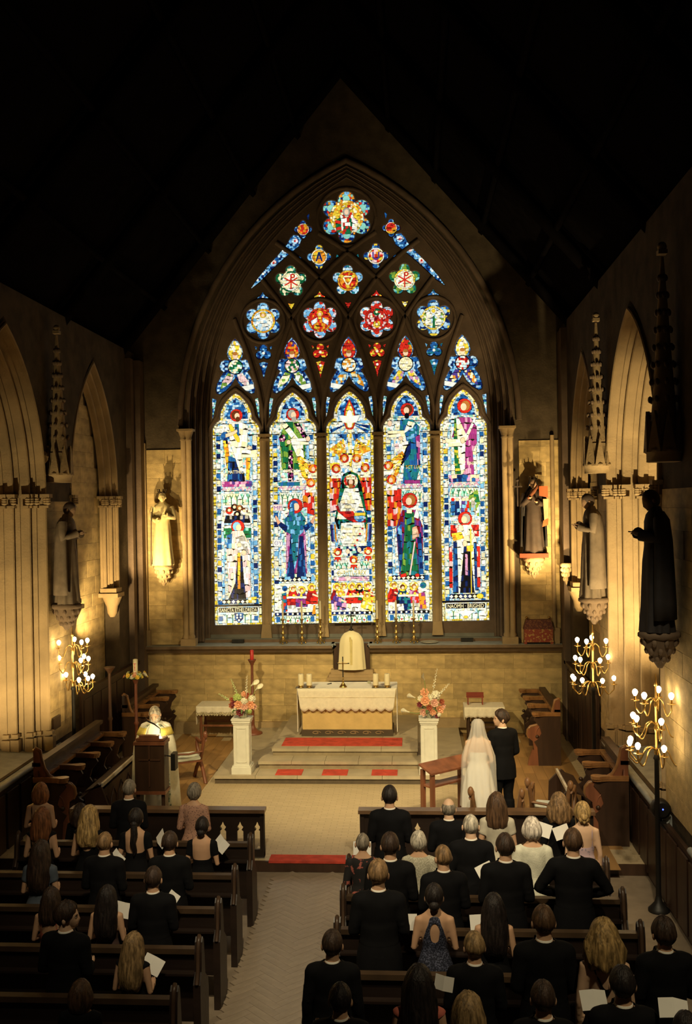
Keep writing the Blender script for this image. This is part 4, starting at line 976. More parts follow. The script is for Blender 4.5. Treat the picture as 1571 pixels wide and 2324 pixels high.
# ---- veiled tabernacle
tz = 1.585
mb = MB()
for k, (w_, d, z, h) in enumerate(((1.08, .34, 1.36, .07), (1.0, .30, 1.43, .06), (.92, .26, 1.49, .09))): mb.box((-1.43, 21.66 - d / 2, z + h / 2), (w_, d, h))
tag(obj('tabernacle_shelf', mb, STONE), 'stepped stone shelf on the east wall under the veiled tabernacle', 'shelf')
t = thing('tabernacle', 'tabernacle under a tall cream silk veil behind the altar', 'tabernacle', (-1.43, 21.45, 1.583))
mb = MB(); mb.b2((-.39, .02, 0), (.39, .14, .44)); mb.prism([(-.39, .02, .44), (.39, .02, .44), (.33, .02, .50), (.36, .02, .56), (-.36, .02, .56), (-.33, .02, .50)], (0, .12, 0)); obj('case', mb, DARKW, t)
mb = MB(); rr = []
for i in range(15):
    f = i / 14; z = .015 + .84 * f
    rad = .30 * (1 - .18 * f) if f < .6 else .30 * .892 * sqrt(max(.006, 1 - ((f - .6) / .4) ** 2.2))
    rr.append([((rad + .012 * (1 - f) * cos(9 * 2 * pi * j / 72) * (1 if f < .9 else .3)) * cos(2 * pi * j / 72), -.03 + .50 * (rad + .014 * (1 - f) * cos(9 * 2 * pi * j / 72)) * sin(2 * pi * j / 72), z) for j in range(72)])
mb.rings(rr); obj('veil', mb, mat('cream_silk', (.80, .72, .46), .55, var=.06, scale=4, stretch=(1, 1, .1), sheen=.3), t)
mb = MB(); mb.box((0, -.175, .40), (.05, .010, .55)); mb.box((-.02, -.172, .68), (.03, .01, .1)); obj('orphrey', mb, mat('veil_gold_band', (.62, .52, .22), .6), t)
mb = MB(); mb.ball((0, -.03, .875), (.05, .05, .03)); mb.lathe([(.03, 0), (.015, .04), (.028, .06), (.01, .08), (.01, .1)], 10, (0, -.03, .88)); mb.box((0, -.03, 1.12), (.022, .016, .32)); mb.box((0, -.03, 1.17), (.20, .016, .022)); obj('cross_finial', mb, IRON, t)

# ---- six tall candlesticks on the window ledge
def candlestick():
    t = thing('tall_candlestick', 'x', 'candlestick', (0, 0, 0), 0, 'candlesticks on the window ledge')
    mb = MB(); mb.lathe([(.03, .05), (.075, .06), (.03, .10), (.05, .13), (.022, .16), (.02, .19), (.042, .22), (.05, .24), (.02, .27), (.018, .33), (.035, .35), (.015, .38), (.014, .46), (.03, .48), (.018, .50), (.045, .53), (.05, .545), (.018, .55)], 14)
    obj('stem', mb, BRASS, t)
    for k in range(3):
        m2 = MB(); an = k * 2.094 + .52; m2.tube([(.02 * cos(an), .02 * sin(an), .08), (.06 * cos(an), .06 * sin(an), .07), (.085 * cos(an), .085 * sin(an), .03)], [.02, .018, .016], 7); m2.ball((.085 * cos(an), .085 * sin(an), .02), .02, 8, 5); obj('foot', m2, BRASS, t)
    mb = MB(); mb.lathe([(.022, 0), (.021, .38), (.008, .40)], 10, (0, 0, .55)); obj('candle', mb, WAX, t)
    return t
c0 = candlestick()
for i, (px, lab) in enumerate(((643, 'leftmost tall brass candlestick on the window ledge'), (686, 'second tall brass candlestick from the left on the ledge'), (728, 'tall brass candlestick on the ledge just left of the veiled tabernacle'), (857, 'tall brass candlestick on the ledge just right of the veiled tabernacle'), (900, 'second tall brass candlestick from the right on the ledge'), (940, 'rightmost tall brass candlestick on the ledge, beside the plate'))):
    o = c0 if i == 0 else copy_tree(c0)
    put(o, (P(px, 1462, 21.74).x, 21.74, 2.11), 0, lab)
q = P(975, 1461, 21.75); t = thing('offering_plate', 'round pale plate lying on the window ledge', 'plate', (q.x, 21.78, 2.11))
mb = MB(); mb.lathe([(.10, 0), (.12, .005), (.195, .022), (.20, .026), (.12, .012), (.01, .010)], 28); obj('dish', mb, mat('pale_ceramic', (.5, .48, .4), .3), t)
mb = MB(); mb.tube([(.19 * cos(a * pi / 12), .19 * sin(a * pi / 12), .026) for a in range(25)], .005, 5); obj('rim', mb, mat('pale_ceramic', (.5, .48, .4)), t)
for px, lab in ((541, 'dark flat box on the ledge below the first window light'), (1060, 'dark flat box on the ledge below the last window light')):
    q = P(px, 1452, 21.95); mb = MB(); mb.box((q.x, 21.92, 2.145), (.26, .10, .07)); mb.box((q.x, 21.92, 2.183), (.27, .11, .008)); mb.box((q.x, 21.86, 2.15), (.05, .01, .03)); tag(obj('floodlight_box', mb, IRON), lab, 'box')
q = P(1222, 1462, 21.55)
t = thing('reliquary_chest', 'red and gold reliquary chest with hipped lid on the right of the ledge', 'chest', (q.x, 21.545, 2.112))
RG = mat('red_gold_casket', (.30, .055, .03), .45, var=.1, scale=26, col2=(.50, .33, .10), thresh=(.55, .6))
mb = MB(); mb.box((0, 0, .20), (.60, .19, .24)); obj('body', mb, RG, t)
mb = MB(); mb.box((0, 0, .06), (.62, .20, .04)); [mb.box((sx * .28, 0, .03), (.06, .19, .06)) for sx in (-1, 1)]; obj('base', mb, RG, t)
mb = MB(); mb.box((0, 0, .42), (.64, .20, .20), taper=.82); obj('lid', mb, mat('dark_red_lid', (.10, .02, .015), .5, var=.2, scale=30, col2=(.22, .08, .03), thresh=(.5, .6)), t)
for sx in (-1, 1):
    mb = MB(); mb.ball((sx * .24, 0, .56), .03); mb.tube([(sx * .24, 0, .5), (sx * .24, 0, .55)], .012, 6); obj('finial', mb, BRASS, t)

# ---- pedestals with flowers
def pedestal(label):
    t = thing('flower_pedestal', label, 'pedestal', (0, 0, 0), 0, 'white flower pedestals')
    mb = MB(); mb.box((0, 0, .06), (.36, .36, .12)); mb.box((0, 0, .135), (.335, .335, .03)); obj('base', mb, WHITEP, t)
    mb = MB(); mb.box((0, 0, .52), (.285, .285, .76)); obj('shaft', mb, WHITEP, t)
    for (dx, dy) in ((0, -1), (0, 1), (1, 0), (-1, 0)):
        m2 = MB()
        for u in (-.085, .085): m2.box((dx * .145 + (u if dx == 0 else 0), dy * .145 + (u if dy == 0 else 0), .52), (.012, .012, .62))
        for z in (.21, .83): m2.box((dx * .145, dy * .145, z), (.18 if dx == 0 else .012, .18 if dy == 0 else .012, .012))
        obj('panel_moulding', m2, WHITEP, t)
    mb = MB(); mb.box((0, 0, .915), (.31, .31, .03)); mb.box((0, 0, .95), (.335, .335, .045)); mb.box((0, 0, .986), (.36, .36, .028)); obj('capital', mb, WHITEP, t)
    return t
put(pedestal('white panelled flower pedestal on the step left of the altar'), (P(552, 1762, 17.92).x, 17.92, .30))
put(pedestal('white panelled flower pedestal on the step right of the altar'), (P(975, 1762, 17.92).x, 17.92, .30))
FL = {k: mat('flower_' + k, c, .75, var=.2, scale=30, bump=.3, bscale=60) for k, c in dict(white=(.78, .75, .60), peach=(.75, .38, .22), pink=(.70, .40, .32), green=(.42, .52, .16), lime=(.5, .58, .28), rust=(.38, .10, .05), plum=(.20, .03, .04), yellow=(.80, .58, .08)).items()}
LEAF = mat('leaf_green', (.07, .12, .03), .6, var=.3)
STEM = mat('stem_green', (.25, .32, .10), .6)
FR = random.Random(3)
def rosette(r):
    mb = MB()
    for ring, (n, tilt, rr) in enumerate(((3, 1.25, .55), (5, .9, .8), (7, .5, 1.0))):
        for k in range(n):
            an = 2 * pi * k / n + ring * .5; c, s = cos(an), sin(an); o = r * .25 * ring
            pts = []
            for u, v in ((0, -.25), (.55, -.42), (1, -.2), (1.05, 0), (1, .2), (.55, .42), (0, .25)):
                l = u * r * rr * cos(tilt) + o * .4; z = u * r * rr * sin(tilt) ; x = l * c - v * r * s; y = l * s + v * r * c; pts.append((x, y, z))
            mb.add(pts, [tuple(range(7))])
    mb.ball((0, 0, r * .25), r * .35, 7, 5)
    return mb
def hydrangea(r):
    mb = MB(); mb.ball((0, 0, 0), r * .82, 10, 7)
    for i in range(34):
        z = 1 - 2 * (i + .5) / 34; a = i * 2.4; q = sqrt(1 - z * z); mb.ball((r * .82 * q * cos(a), r * .82 * q * sin(a), r * .82 * z), r * .24, 5, 4)
    return mb
def calla(): 
    mb = MB(); rr = []
    for i in range(6):
        f = i / 5; r = .008 + .035 * f ** 1.4; rr.append([(r * cos(2 * pi * j / 12) + .02 * f * f, r * sin(2 * pi * j / 12), .13 * f + (.05 * f * f * cos(2 * pi * j / 12))) for j in range(12)])
    mb.rings(rr, caps=False); return mb
FM = dict(rose=rosette(.055).mesh('rose'), hyd=hydrangea(.07).mesh('hydrangea'), calla=calla().mesh('calla'))
def spike(L):
    mb = MB(); mb.tube([(0, 0, 0), (.01, 0, L)], .004, 5)
    for i in range(16): f = .35 + .65 * i / 16; a = i * 2.4; mb.ball((.016 * cos(a) * (1.25 - f), .016 * sin(a), L * f), .016 * (1.35 - f), 6, 4)
    return mb
def blossom(par, kind, m, loc, aim=(0, -1, .3), s=1.0, name=None):
    me = FM[kind] if isinstance(kind, str) else kind.mesh('spike')
    o = link(name or {'rose': 'rose', 'hyd': 'hydrangea', 'calla': 'calla_lily'}.get(kind, 'flower_spike') if isinstance(kind, str) else 'flower_spike', me, None, par, loc)
    if not me.materials: me.materials.append(m)
    o.material_slots[0].link = 'OBJECT'; o.material_slots[0].material = m
    o.rotation_euler = Vector(aim).to_track_quat('Z', 'Y').to_euler(); o.scale = (s, s, s)
def arrangement(loc, label, flowers, spikes, callas, flip):
    t = thing('flower_arrangement', label, 'flowers', loc)
    mb = MB(); mb.lathe([(.06, 0), (.08, .03), (.085, .08), (.06, .12), (.065, .14)], 16); obj('vase', mb, mat('glass_vase', (.42, .42, .32), .15), t)
    for (x, z, kind, c, s, y) in flowers: blossom(t, kind, FL[c], (x, y, z), (x * 1.5, -1, (z - .2) * 2), s)
    for (x, z, lx, L) in spikes: blossom(t, spike(L), FL['lime'] if lx < 0 else FL['white'], (x, 0, z), (lx, -.1, 1), 1)
    for (x0, x, z, ax_) in callas:
        m2 = MB(); m2.tube([(0, 0, .12), ((x0 + x) / 2, -.03, z * .7), (x, -.05, z)], .006, 6); obj('flower_stem', m2, STEM, t)
        blossom(t, 'calla', FL['white'], (x, -.05, z), (ax_, -.3, .5), 1.0)
    for k in range(12):
        a = FR.uniform(0, 2 * pi); l = FR.uniform(.12, .22); m2 = MB(); c, s = cos(a), sin(a)
        m2.add([(.05 * c, .05 * s, .14), (l * c - .025 * s, l * s + .025 * c, .17), (l * 1.35 * c, l * 1.35 * s, .10), (l * c + .025 * s, l * s - .025 * c, .17)], [(0, 1, 2, 3)]); obj('leaf', m2, LEAF, t)
    return t
arrangement((P(552, 1632, 17.92).x, 17.92, 1.302), 'peach, white and green wedding flowers with calla lilies on the left pedestal',
    [(-.10, .36, 'hyd', 'green', 1.15, -.02), (.03, .30, 'hyd', 'white', 1.0, -.05), (.17, .34, 'hyd', 'white', 1.05, 0), (-.06, .25, 'rose', 'peach', 1.35, -.10), (.15, .24, 'rose', 'peach', 1.35, -.08), (-.15, .26, 'rose', 'plum', 1.0, -.05), (-.2, .22, 'rose', 'rust', 1.0, 0),
     (.05, .21, 'rose', 'pink', 1.1, -.12), (-.03, .12, 'rose', 'plum', 1.2, -.13), (-.14, .13, 'hyd', 'white', .75, -.10), (.14, .13, 'hyd', 'green', .65, -.1), (.1, .38, 'rose', 'rust', 1.1, .02), (.20, .20, 'rose', 'pink', 1.0, -.02), (-.20, .32, 'rose', 'rust', .8, 0), (0.02, .42, 'rose', 'peach', .9, .03)],
    [(-.06, .3, -.35, .45), (.06, .3, .06, .48), (-.16, .26, -1.6, .34)], [(.1, .16, .58, .6), (.1, .24, .50, .5)], 1)
arrangement((P(975, 1632, 17.92).x, 17.92, 1.302), 'peach, pink and white wedding flowers with calla lilies on the right pedestal',
    [(-.08, .44, 'rose', 'peach', 1.35, 0), (.12, .40, 'hyd', 'white', 1.25, -.02), (-.07, .31, 'rose', 'peach', 1.45, -.07), (.09, .28, 'rose', 'pink', 1.25, -.1), (.18, .16, 'rose', 'peach', 1.3, -.08), (-.17, .24, 'rose', 'plum', .9, -.05), (.0, .20, 'rose', 'rust', 1.0, -.12), (-.10, .12, 'rose', 'pink', 1.2, -.12),
     (.06, .12, 'rose', 'peach', 1.0, -.13), (.14, .06, 'rose', 'plum', .9, -.11), (.22, .28, 'rose', 'rust', .9, 0), (.02, .36, 'rose', 'white', 1.0, -.02), (.24, .2, 'rose', 'pink', .9, .02), (-.16, .34, 'rose', 'white', .8, .02), (.17, .07, 'hyd', 'white', .6, -.12)],
    [(.05, .35, .18, .55), (.1, .32, .9, .40)], [(-.05, -.08, .68, -.25), (-.1, -.25, .36, -1.2), (-.1, -.36, .10, -1.4)], -1)

# ---- credence tables
def credence(x0, x1, y0, y1, z, label, cl, wood, lace, dropL, clname):
    t = thing('credence_table', label, 'table', ((x0 + x1) / 2, (y0 + y1) / 2, .15)); w_, d = x1 - x0, y1 - y0; h = z - .15
    mb = MB(); mb.box((0, 0, h - .03), (w_ - .04, d - .04, .04)); mb.box((0, -d / 2 + .05, h - .09), (w_ - .14, .03, .08)); obj('table_top', mb, wood, t)
    for sx in (-1, 1):
        for sy in (-1, 1): m2 = MB(); m2.lathe([(.025, 0), (.03, .04), (.022, .1), (.035, .3), (.025, .45), (.035, h - .05)], 10, (sx * (w_ / 2 - .09), sy * (d / 2 - .07), 0)); obj('leg', m2, wood, t)
    m2 = MB(); m2.box((0, -d / 2 + .07, .36), (w_ - .2, .03, .04)); m2.box((0, d / 2 - .07, .36), (w_ - .2, .03, .04)); obj('stretcher', m2, wood, t)
    c = thing('table_cloth', clname, 'tablecloth', ((x0 + x1) / 2, (y0 + y1) / 2, z - .007))
    mb = MB(); mb.box((0, 0, .004), (w_, d, .006)); mb.box((-w_ / 2, 0, -dropL / 2), (.008, d * .92, dropL)); mb.box((w_ / 2, 0, -dropL / 2), (.008, d * .92, dropL)); obj('cloth_top', mb, LINEN, c)
    a = obj('cloth_front', apron(-w_ / 2, w_ / 2, -d / 2 - .003, .13 if lace else .2, 9, .02, .0, 60, 4), LINEN, c); a.modifiers.new('thick', 'SOLIDIFY').thickness = .005
    if lace:
        a = obj('lace_border', apron(-w_ / 2, w_ / 2, -d / 2 - .006, .05, 16, .03, 0, 60, 3), mat('lace', (.45, .40, .26), .9, var=.5, scale=60, thresh=(.45, .55)), c, (0, 0, -.12))
credence(-4.72, -3.74, 20.72, 21.32, .93, 'red-brown credence table under a lace cloth left of the altar', 0, REDW, True, .38, 'cream cloth with lace border on the left credence table')
credence(.95, 1.78, 20.60, 21.15, .93, 'dark credence table under a plain cloth right of the altar', 0, DARKW, False, .26, 'plain cream cloth on the right credence table')
t = thing('missal_stand', 'small red wooden book stand on the right credence table', 'book stand', (P(1079, 1598, 20.85).x, 20.9, .932))
mb = MB(); mb.box((0, 0, .16), (.36, .14, .02)); mb.box((0, .05, .2), (.36, .02, .09)); obj('rest', mb, mat('red_lacquer', (.25, .05, .03), .4), t)
for sx in (-1, 1): mb = MB(); mb.box((sx * .15, 0, .08), (.022, .12, .155)); obj('leg', mb, mat('red_lacquer', (.25, .05, .03)), t)

# ---- candle stands
def stand(name, label, loc, z, pole, cup, candle=None, cm=None, r=.035):
    t = thing(name, label, 'candle stand', loc); x, y, z0 = loc; h = z - z0
    mb = MB(); mb.lathe([(.20, 0), (.20, .03), (.12, .06), (.06, .12), (.04, .18)], 14); obj('foot', mb, pole, t)
    mb = MB(); mb.lathe([(r, .15), (r * .9, h * .5), (r * 1.5, h * .52), (r * .9, h * .54), (r * .8, h - .12)], 12); obj('pole', mb, pole, t)
    mb = MB(); mb.lathe([(r, 0), (r * 1.2, .03), (cup, .10), (cup * 1.1, .12), (cup * .6, .11)], 14, (0, 0, h - .13)); obj('cup', mb, pole, t)
    if candle: mb = MB(); mb.lathe([(candle[0], 0), (candle[0], candle[1]), (candle[0] * .6, candle[1] + .01)], 14, (0, 0, h - .015)); obj('candle', mb, cm, t)
    return t
PR = mat('reddish_pole', (.20, .065, .035), .45, var=.2)
stand('red_candle_stand', 'tall reddish stand with a red candle against the east wall', (P(572, 1505, 20.95).x, 20.95, .301), 1.90, PR, .085, (.04, .20), mat('red_wax', (.55, .03, .03), .4))
stand('wooden_candle_stand', 'unlit dark wooden candle stand by the left wall', (-5.78, 18.2, .15), 2.2, mat('brown_pole', (.11, .055, .03), .5), .10)
pt = stand('paschal_candle_stand', 'tall paschal candle on a reddish stand behind the priest', (P(308, 1548, 18.35).x, 18.35, .15), 1.98, PR, .07, (.045, .34), WAX)
mb = MB()
for z, s in ((.10, 1), (.2, -1), (.27, 1)): mb.box((0, -.046, 1.81 + z), (.05 if s > 0 else .02, .004, .012))
mb.box((0, -.046, 2.01), (.012, .004, .14)); obj('red_cross_mark', mb, mat('red_wax', (.5, .03, .03)), pt)
t = thing('flower_ring', 'ring of yellow and peach flowers round the paschal candle', 'flowers', (P(308, 1548, 18.35).x, 18.35, 1.97))
mb = MB(); mb.tube([(.13 * cos(a * pi / 10), .13 * sin(a * pi / 10), .01) for a in range(21)], .035, 8); obj('moss_ring', mb, LEAF, t)
for k in range(22):
    a = k * 2 * pi / 22; r = .15 + .05 * (k % 3 == 0); blossom(t, 'rose', FL[('yellow', 'white', 'peach', 'yellow', 'lime')[k % 5]], (r * cos(a), r * sin(a), .02 + .03 * (k % 2)), (cos(a), sin(a), .7), .75)

# ---- candelabra
GLOW = glow('bulb_glass', (1, .77, .43), 36)
def candelabrum():
    t = thing('candelabrum', 'x', 'candelabrum', (0, 0, 0), 0, 'standing candelabra')
    mb = MB(); mb.lathe([(.13, 0), (.13, .03), (.10, .06), (.05, .12), (.032, .2)], 16); obj('foot', mb, IRON, t)
    mb = MB(); mb.lathe([(.034, .18), (.03, 1.9), (.045, 1.92), (.02, 1.98)], 10); obj('post', mb, IRON, t)
    mb = MB(); mb.lathe([(.02, 1.95), (.034, 2.0), (.016, 2.05), (.016, 2.25), (.034, 2.3), (.016, 2.34), (.016, 2.55), (.03, 2.6), (.014, 2.64), (.012, 2.82), (.026, 2.84), (.01, 2.88), (.006, 2.98)], 12); obj('brass_stem', mb, BRASS, t)
    tiers = ((2.60, .25, (2.95, 3.9, 5.3, 1.2)), (2.30, .28, (2.8, 3.5, 4.7, .1)), (1.98, .33, (2.6, 3.15, 3.75, 4.75, 5.8)))
    for z, r, angs in tiers:
        for a in angs:
            c, s = cos(a), sin(a)
            prof = [(.02 + .98 * q / 16 if q < 15 else 1, .035 + .045 * sin(pi * q / 7) if q < 7 else .035 - .155 * sin(pi * (q - 7) / 9.6)) for q in range(17)] + [(1, .03)]
            m2 = MB(); m2.tube([(r * u * c, r * u * s, z + v) for u, v in prof], .009, 7); arm = obj('arm', m2, BRASS, t)
            m2 = MB(); m2.lathe([(.012, 0), (.05, .012), (.054, .018), (.014, .014)], 14, (r * c, r * s, z + .03)); obj('drip_pan', m2, BRASS, arm)
            m2 = MB(); m2.lathe([(.014, 0), (.014, .05), (.018, .055)], 10, (r * c, r * s, z + .045)); obj('candle_sleeve', m2, BRASS, arm)
            m2 = MB(); m2.lathe([(.013, .0), (.022, .014), (.033, .036), (.034, .054), (.024, .074), (.004, .086)], 12, (r * c, r * s, z + .10)); obj('bulb', m2, GLOW, arm)
    return t
k0 = candelabrum()
put(k0, (2.97, 12.62, 0), 0, 'lit standing candelabrum nearest the camera, before the right pier')
k1 = copy_tree(k0); put(k1, (2.86, 16.42, .151), .25, 'lit standing candelabrum beyond the right choir stalls')
k2 = copy_tree(k0); put(k2, (-5.92, 16.62, .151), 2.75, 'lit standing candelabrum beside the left pier')

# ---- corbels, statues, canopies
def corbel(x, y, z, face, label, m=STONE, r=.22):
    t = thing('corbel', label, 'corbel', (x, y, z), face)
    mb = MB(); mb.lathe([(r * .98, 0), (r * 1.06, -.02), (r * 1.06, -.06), (r * .9, -.09)], 8); obj('slab', mb, m, t)
    mb = MB(); mb.lathe([(r * .88, -.07), (r * .8, -.16), (r * .55, -.28), (r * .30, -.38), (r * .12, -.45)], 12)
    for q in range(3):
        for k in range(9): a = k * 2 * pi / 9 + q * .35; rr = r * (.86, .66, .42)[q]; mb.ball((rr * cos(a) * .94, rr * sin(a) * .94, -.13 - q * .10), (.034, .034, .05), 6, 4)
    obj('carved_leaves', mb, m, t)
    return t
def statue(loc, face, H, label, robe, mantle=None, head=SKIN_PALE, hair=None, crown=None, bow=0, arm=(.75, 0), veil=None, extra=None, grow_=1.0):
    """robed standing figure; local +Y is its front"""
    t = thing('statue', label, 'statue', loc, face); s = H / 1.7
    mb = MB(); rr = []; n = 48
    prof = [(0, .25, .20), (.06, .245, .195), (.3, .22, .175), (.6, .20, .165), (.85, .19, .155), (1.02, .165, .135), (1.18, .185, .135), (1.32, .20, .13), (1.40, .175, .11), (1.45, .10, .08), (1.50, .06, .06)]
    for z, a, b in prof:
        fo = .020 * max(0, 1 - z / 1.15)
        rr.append([((a + fo * sin(9 * th + 1.3 * sin(2 * th) + z)) * cos(th) * s * grow_, (b + fo * sin(9 * th + 1.3 * sin(2 * th) + z)) * sin(th) * s * grow_, z * s) for th in [2 * pi * j / n for j in range(n)]])
    mb.rings(rr)
    for sx in (-1, 1):
        sh = Vector((sx * .19, 0, 1.36)); el = Vector((sx * .25, .02, 1.10)); wr = Vector((sx * .09, .20, 1.16 + (arm[1] if sx > 0 else 0)))
        mb.tube([sh * s, ((sh + el) / 2 + Vector((sx * .015, 0, 0))) * s, el * s, (el + wr) / 2 * s, wr * s], [.07 * s, .07 * s, .068 * s, .062 * s, .075 * s], 10)
    obj('robe', mb, robe, t)
    for sx in (-1, 1):
        m2 = MB(); w_ = Vector((sx * .07, .23, 1.17 + (arm[1] if sx > 0 else 0))) * s; m2.ball(tuple(w_), (.03 * s, .045 * s, .025 * s), 8, 6)
        for f in range(4): m2.tube([w_ + Vector((-.02 + f * .013, .03, 0)) * s, w_ + Vector((-.02 + f * .013, .085 - abs(f - 1.4) * .008, .008)) * s], .008 * s, 5)
        m2.tube([w_ + Vector((-sx * .02, 0, .01)) * s, w_ + Vector((-sx * .045, .035, .02)) * s], .009 * s, 5); obj('hand', m2, head, t)
    Hm = Matrix.Translation((0, (.02 + bow * .06) * s, (1.585 - bow * .02) * s)) @ Matrix.Rotation(-bow, 4, 'X') @ Matrix.Scale(s, 4)
    h = head_mb(); hb = MB(); hb.add(h.v, h.f, True, Hm); hb.tube([Vector((0, 0, 1.44)) * s, Hm @ Vector((0, -.01, -.06))], .05 * s, 10); obj('head', hb, head, t)
    if hair:
        m2 = MB(); m2.ball((0, -.012, .012), (.086, .106, .12), 14, 9); m2.v = [(x, min(y, .045 + .5 * max(0, z - .03)) if z < .09 else y, z) for x, y, z in m2.v]
        m3 = MB(); m3.add(m2.v, m2.f, True, Hm); obj('hair', m3, hair, t)
    if veil:
        m2 = MB(); rr = []
        for z, a, b, yo in ((1.73, .03, .03, -.01), (1.70, .085, .09, -.01), (1.62, .11, .115, -.02), (1.5, .13, .12, -.04), (1.38, .21, .13, -.05), (1.15, .24, .14, -.06), (.85, .25, .14, -.07)):
            rr.append([(a * cos(th) * s, (yo + b * sin(th)) * s, z * s) for th in [pi * .80 + 2 * pi * .70 * j / 24 for j in range(25)]])
        m2.rings(rr, closed=False, caps=False); o = obj('veil', m2, veil, t); o.modifiers.new('thick', 'SOLIDIFY').thickness = .015
    if mantle:
        m2 = MB(); rr = []
        for z, a, b in ((1.44, .13, .10), (1.34, .235, .16), (1.1, .28, .19), (.7, .29, .21), (.35, .30, .225), (.15, .30, .23)):
            rr.append([((a + .012 * sin(7 * th)) * cos(th) * s, b * sin(th) * s, z * s) for th in [pi * .86 + 2 * pi * .64 * j / 30 for j in range(31)]])
        m2.rings(rr, closed=False, caps=False); o = obj('mantle', m2, mantle, t); o.modifiers.new('thick', 'SOLIDIFY').thickness = .02
    if crown:
        m2 = MB(); m2.lathe([(.085, 0), (.095, .035), (.085, .035), (.078, .005)], 16, (0, 0, .085))
        for k in range(7): a = k * 2 * pi / 7; m2.tube([(.092 * cos(a), .092 * sin(a), .11), (.108 * cos(a), .108 * sin(a), .175)], [.016, .006], 5); m2.ball((.108 * cos(a), .108 * sin(a), .178), .013, 6, 4)
        m3 = MB(); m3.add(m2.v, m2.f, True, Hm); obj('crown', m3, crown, t)
    if extra: extra(t, s)
    return t
CREAM = mat('cream_carving', (.66, .55, .28), .7, var=.12, scale=8, bump=.2)
DKROBE = mat('dark_brown_robe', (.06, .04, .03), .7, var=.3, scale=5)
GREYR = mat('weathered_grey_robe', (.17, .13, .09), .85, var=.25, scale=6, bump=.2)
BLKR = mat('black_robe', (.022, .018, .018), .8, var=.3)
def staff(t, s):
    m2 = MB(); m2.tube([(.27 * s, .1 * s, .0), (.24 * s, .16 * s, 1.25 * s)], .012, 6); obj('distaff', m2, DKROBE, t)
def monstrance(t, s):
    m2 = MB(); m2.tube([(.33, .12, 1.0), (.33, .12, 1.55)], .018, 6); m2.box((.33, .12, 1.42), (.2, .03, .03)); m2.ball((.33, .12, 1.56), .035); obj('cross_staff', m2, DKROBE, t)
    m2 = MB(); m2.prism([(-.30, .24, 1.18), (-.12, .24, 1.22), (-.12, .24, 1.42), (-.30, .24, 1.42)], (0, .03, 0)); obj('orange_tablet', m2, mat('orange_paint', (.62, .13, .04), .6), t)
    m2 = MB(); m2.prism([(-.30, .10, .75), (-.22, .16, .70), (-.20, .16, 1.15), (-.32, .10, 1.15)], (0, .02, 0)); obj('scroll', m2, mat('aged_ivory', (.58, .46, .26), .7), t)
    m2 = MB(); m2.prism([(-.30, .09, .60), (-.18, .15, .56), (-.20, .15, .69), (-.31, .09, .74)], (0, .02, 0)); obj('red_lining', m2, mat('orange_paint', (.62, .13, .04)), t)
    m2 = MB(); m2.tube([(-.10, .17, 1.44), (0, .21, 1.30), (.12, .22, 1.16)], [.03, .045, .03], 8); obj('sash', m2, mat('brown_red_sash', (.22, .07, .03), .7), t)
    m2 = MB(); m2.box((0, 0, -.045), (.60, .44, .09)); obj('red_plinth', m2, mat('red_plinth', (.26, .05, .02), .8), t)
p = P(372, 1281, 21.37); corbel(p.x, 21.36, 3.90, 0, 'carved stone corbel under the cream crowned statue left of the window')
statue((p.x, 21.33, 3.905), pi + .15, 1.60, 'cream statue of a crowned robed woman on the wall left of the window', CREAM, None, CREAM, CREAM, mat('dark_crown', (.05, .035, .02), .5), 0, (.75, -.12), None, staff)
p = P(1212, 1268, 21.37); corbel(p.x, 21.36, 3.98, 0, 'carved stone corbel under the dark statue right of the window')
statue((p.x, 21.33, 4.075), pi - .1, 1.58, 'dark robed crowned statue holding an orange tablet, right of the window', DKROBE, BLKR, SKIN_PALE, None, mat('dark_crown', (.05, .035, .02)), 0, (.75, .1), BLKR, monstrance)
for X, sg, y, lab, robe, man, hr in ((XL, 1, 16.45, 'grey-brown statue of a bearded man on the left pier', GREYR, GREYR, DKROBE), (XR, -1, 16.72, 'weathered grey statue with bowed head on the far right pier', GREYR, GREYR, DKROBE), (XR, -1, 12.3, 'dark robed statue looking down on the near right pier', BLKR, BLKR, DKROBE)):
    where = 'left' if sg > 0 else ('far right' if y > 15 else 'near right')
    corbel(X + sg * .25, y, 3.56, 0, 'leaf-carved corbel carrying the statue on the %s pier' % where, mat('dark_corbel_stone', (.16, .11, .07), .85, bump=.3), .25)
    statue((X + sg * .28, y, 3.565), -sg * pi / 2, 1.72, lab, robe, man, mat('worn_stone_face', (.24, .15, .09), .8), hr, None, .55, (.75, .02))
    t = thing('statue_canopy', 'crocketed pinnacle canopy above the statue on the %s pier' % where, 'canopy', (X + sg * .16, y, 5.62))
    mb = MB(); mb.lathe([(.22, .0), (.22, .10), (.25, .12), (.25, .16), (.19, .18), (.17, .5)], 8); obj('canopy_base', mb, STONE, t)
    for k in range(8):
        a = k * pi / 4; m2 = MB(); m2.prism([(.25 * cos(a - .35), .25 * sin(a - .35), .12), (.25 * cos(a + .35), .25 * sin(a + .35), .12), (.22 * cos(a), .22 * sin(a), .62)], (-.05 * cos(a), -.05 * sin(a), 0)); obj('gablet', m2, STONE, t)
    mb = MB(); mb.lathe([(.16, .45), (.10, 1.3), (.055, 2.0), (.02, 2.5)], 8); mb.box((0, 0, 2.55), (.11, .11, .05)); mb.ball((0, 0, 2.62), .06); obj('spire', mb, STONE, t)
    mb = MB()
    for k in range(8):
        for q in range(9): f = q / 9; rr = .165 * (1 - f) + .02; mb.ball((rr * cos(k * pi / 4), rr * sin(k * pi / 4), .55 + f * 1.9), (.03, .03, .045), 5, 4)
    obj('crockets', mb, mat('dark_corbel_stone', (.16, .11, .07)), t)['kind'] = 'stuff'
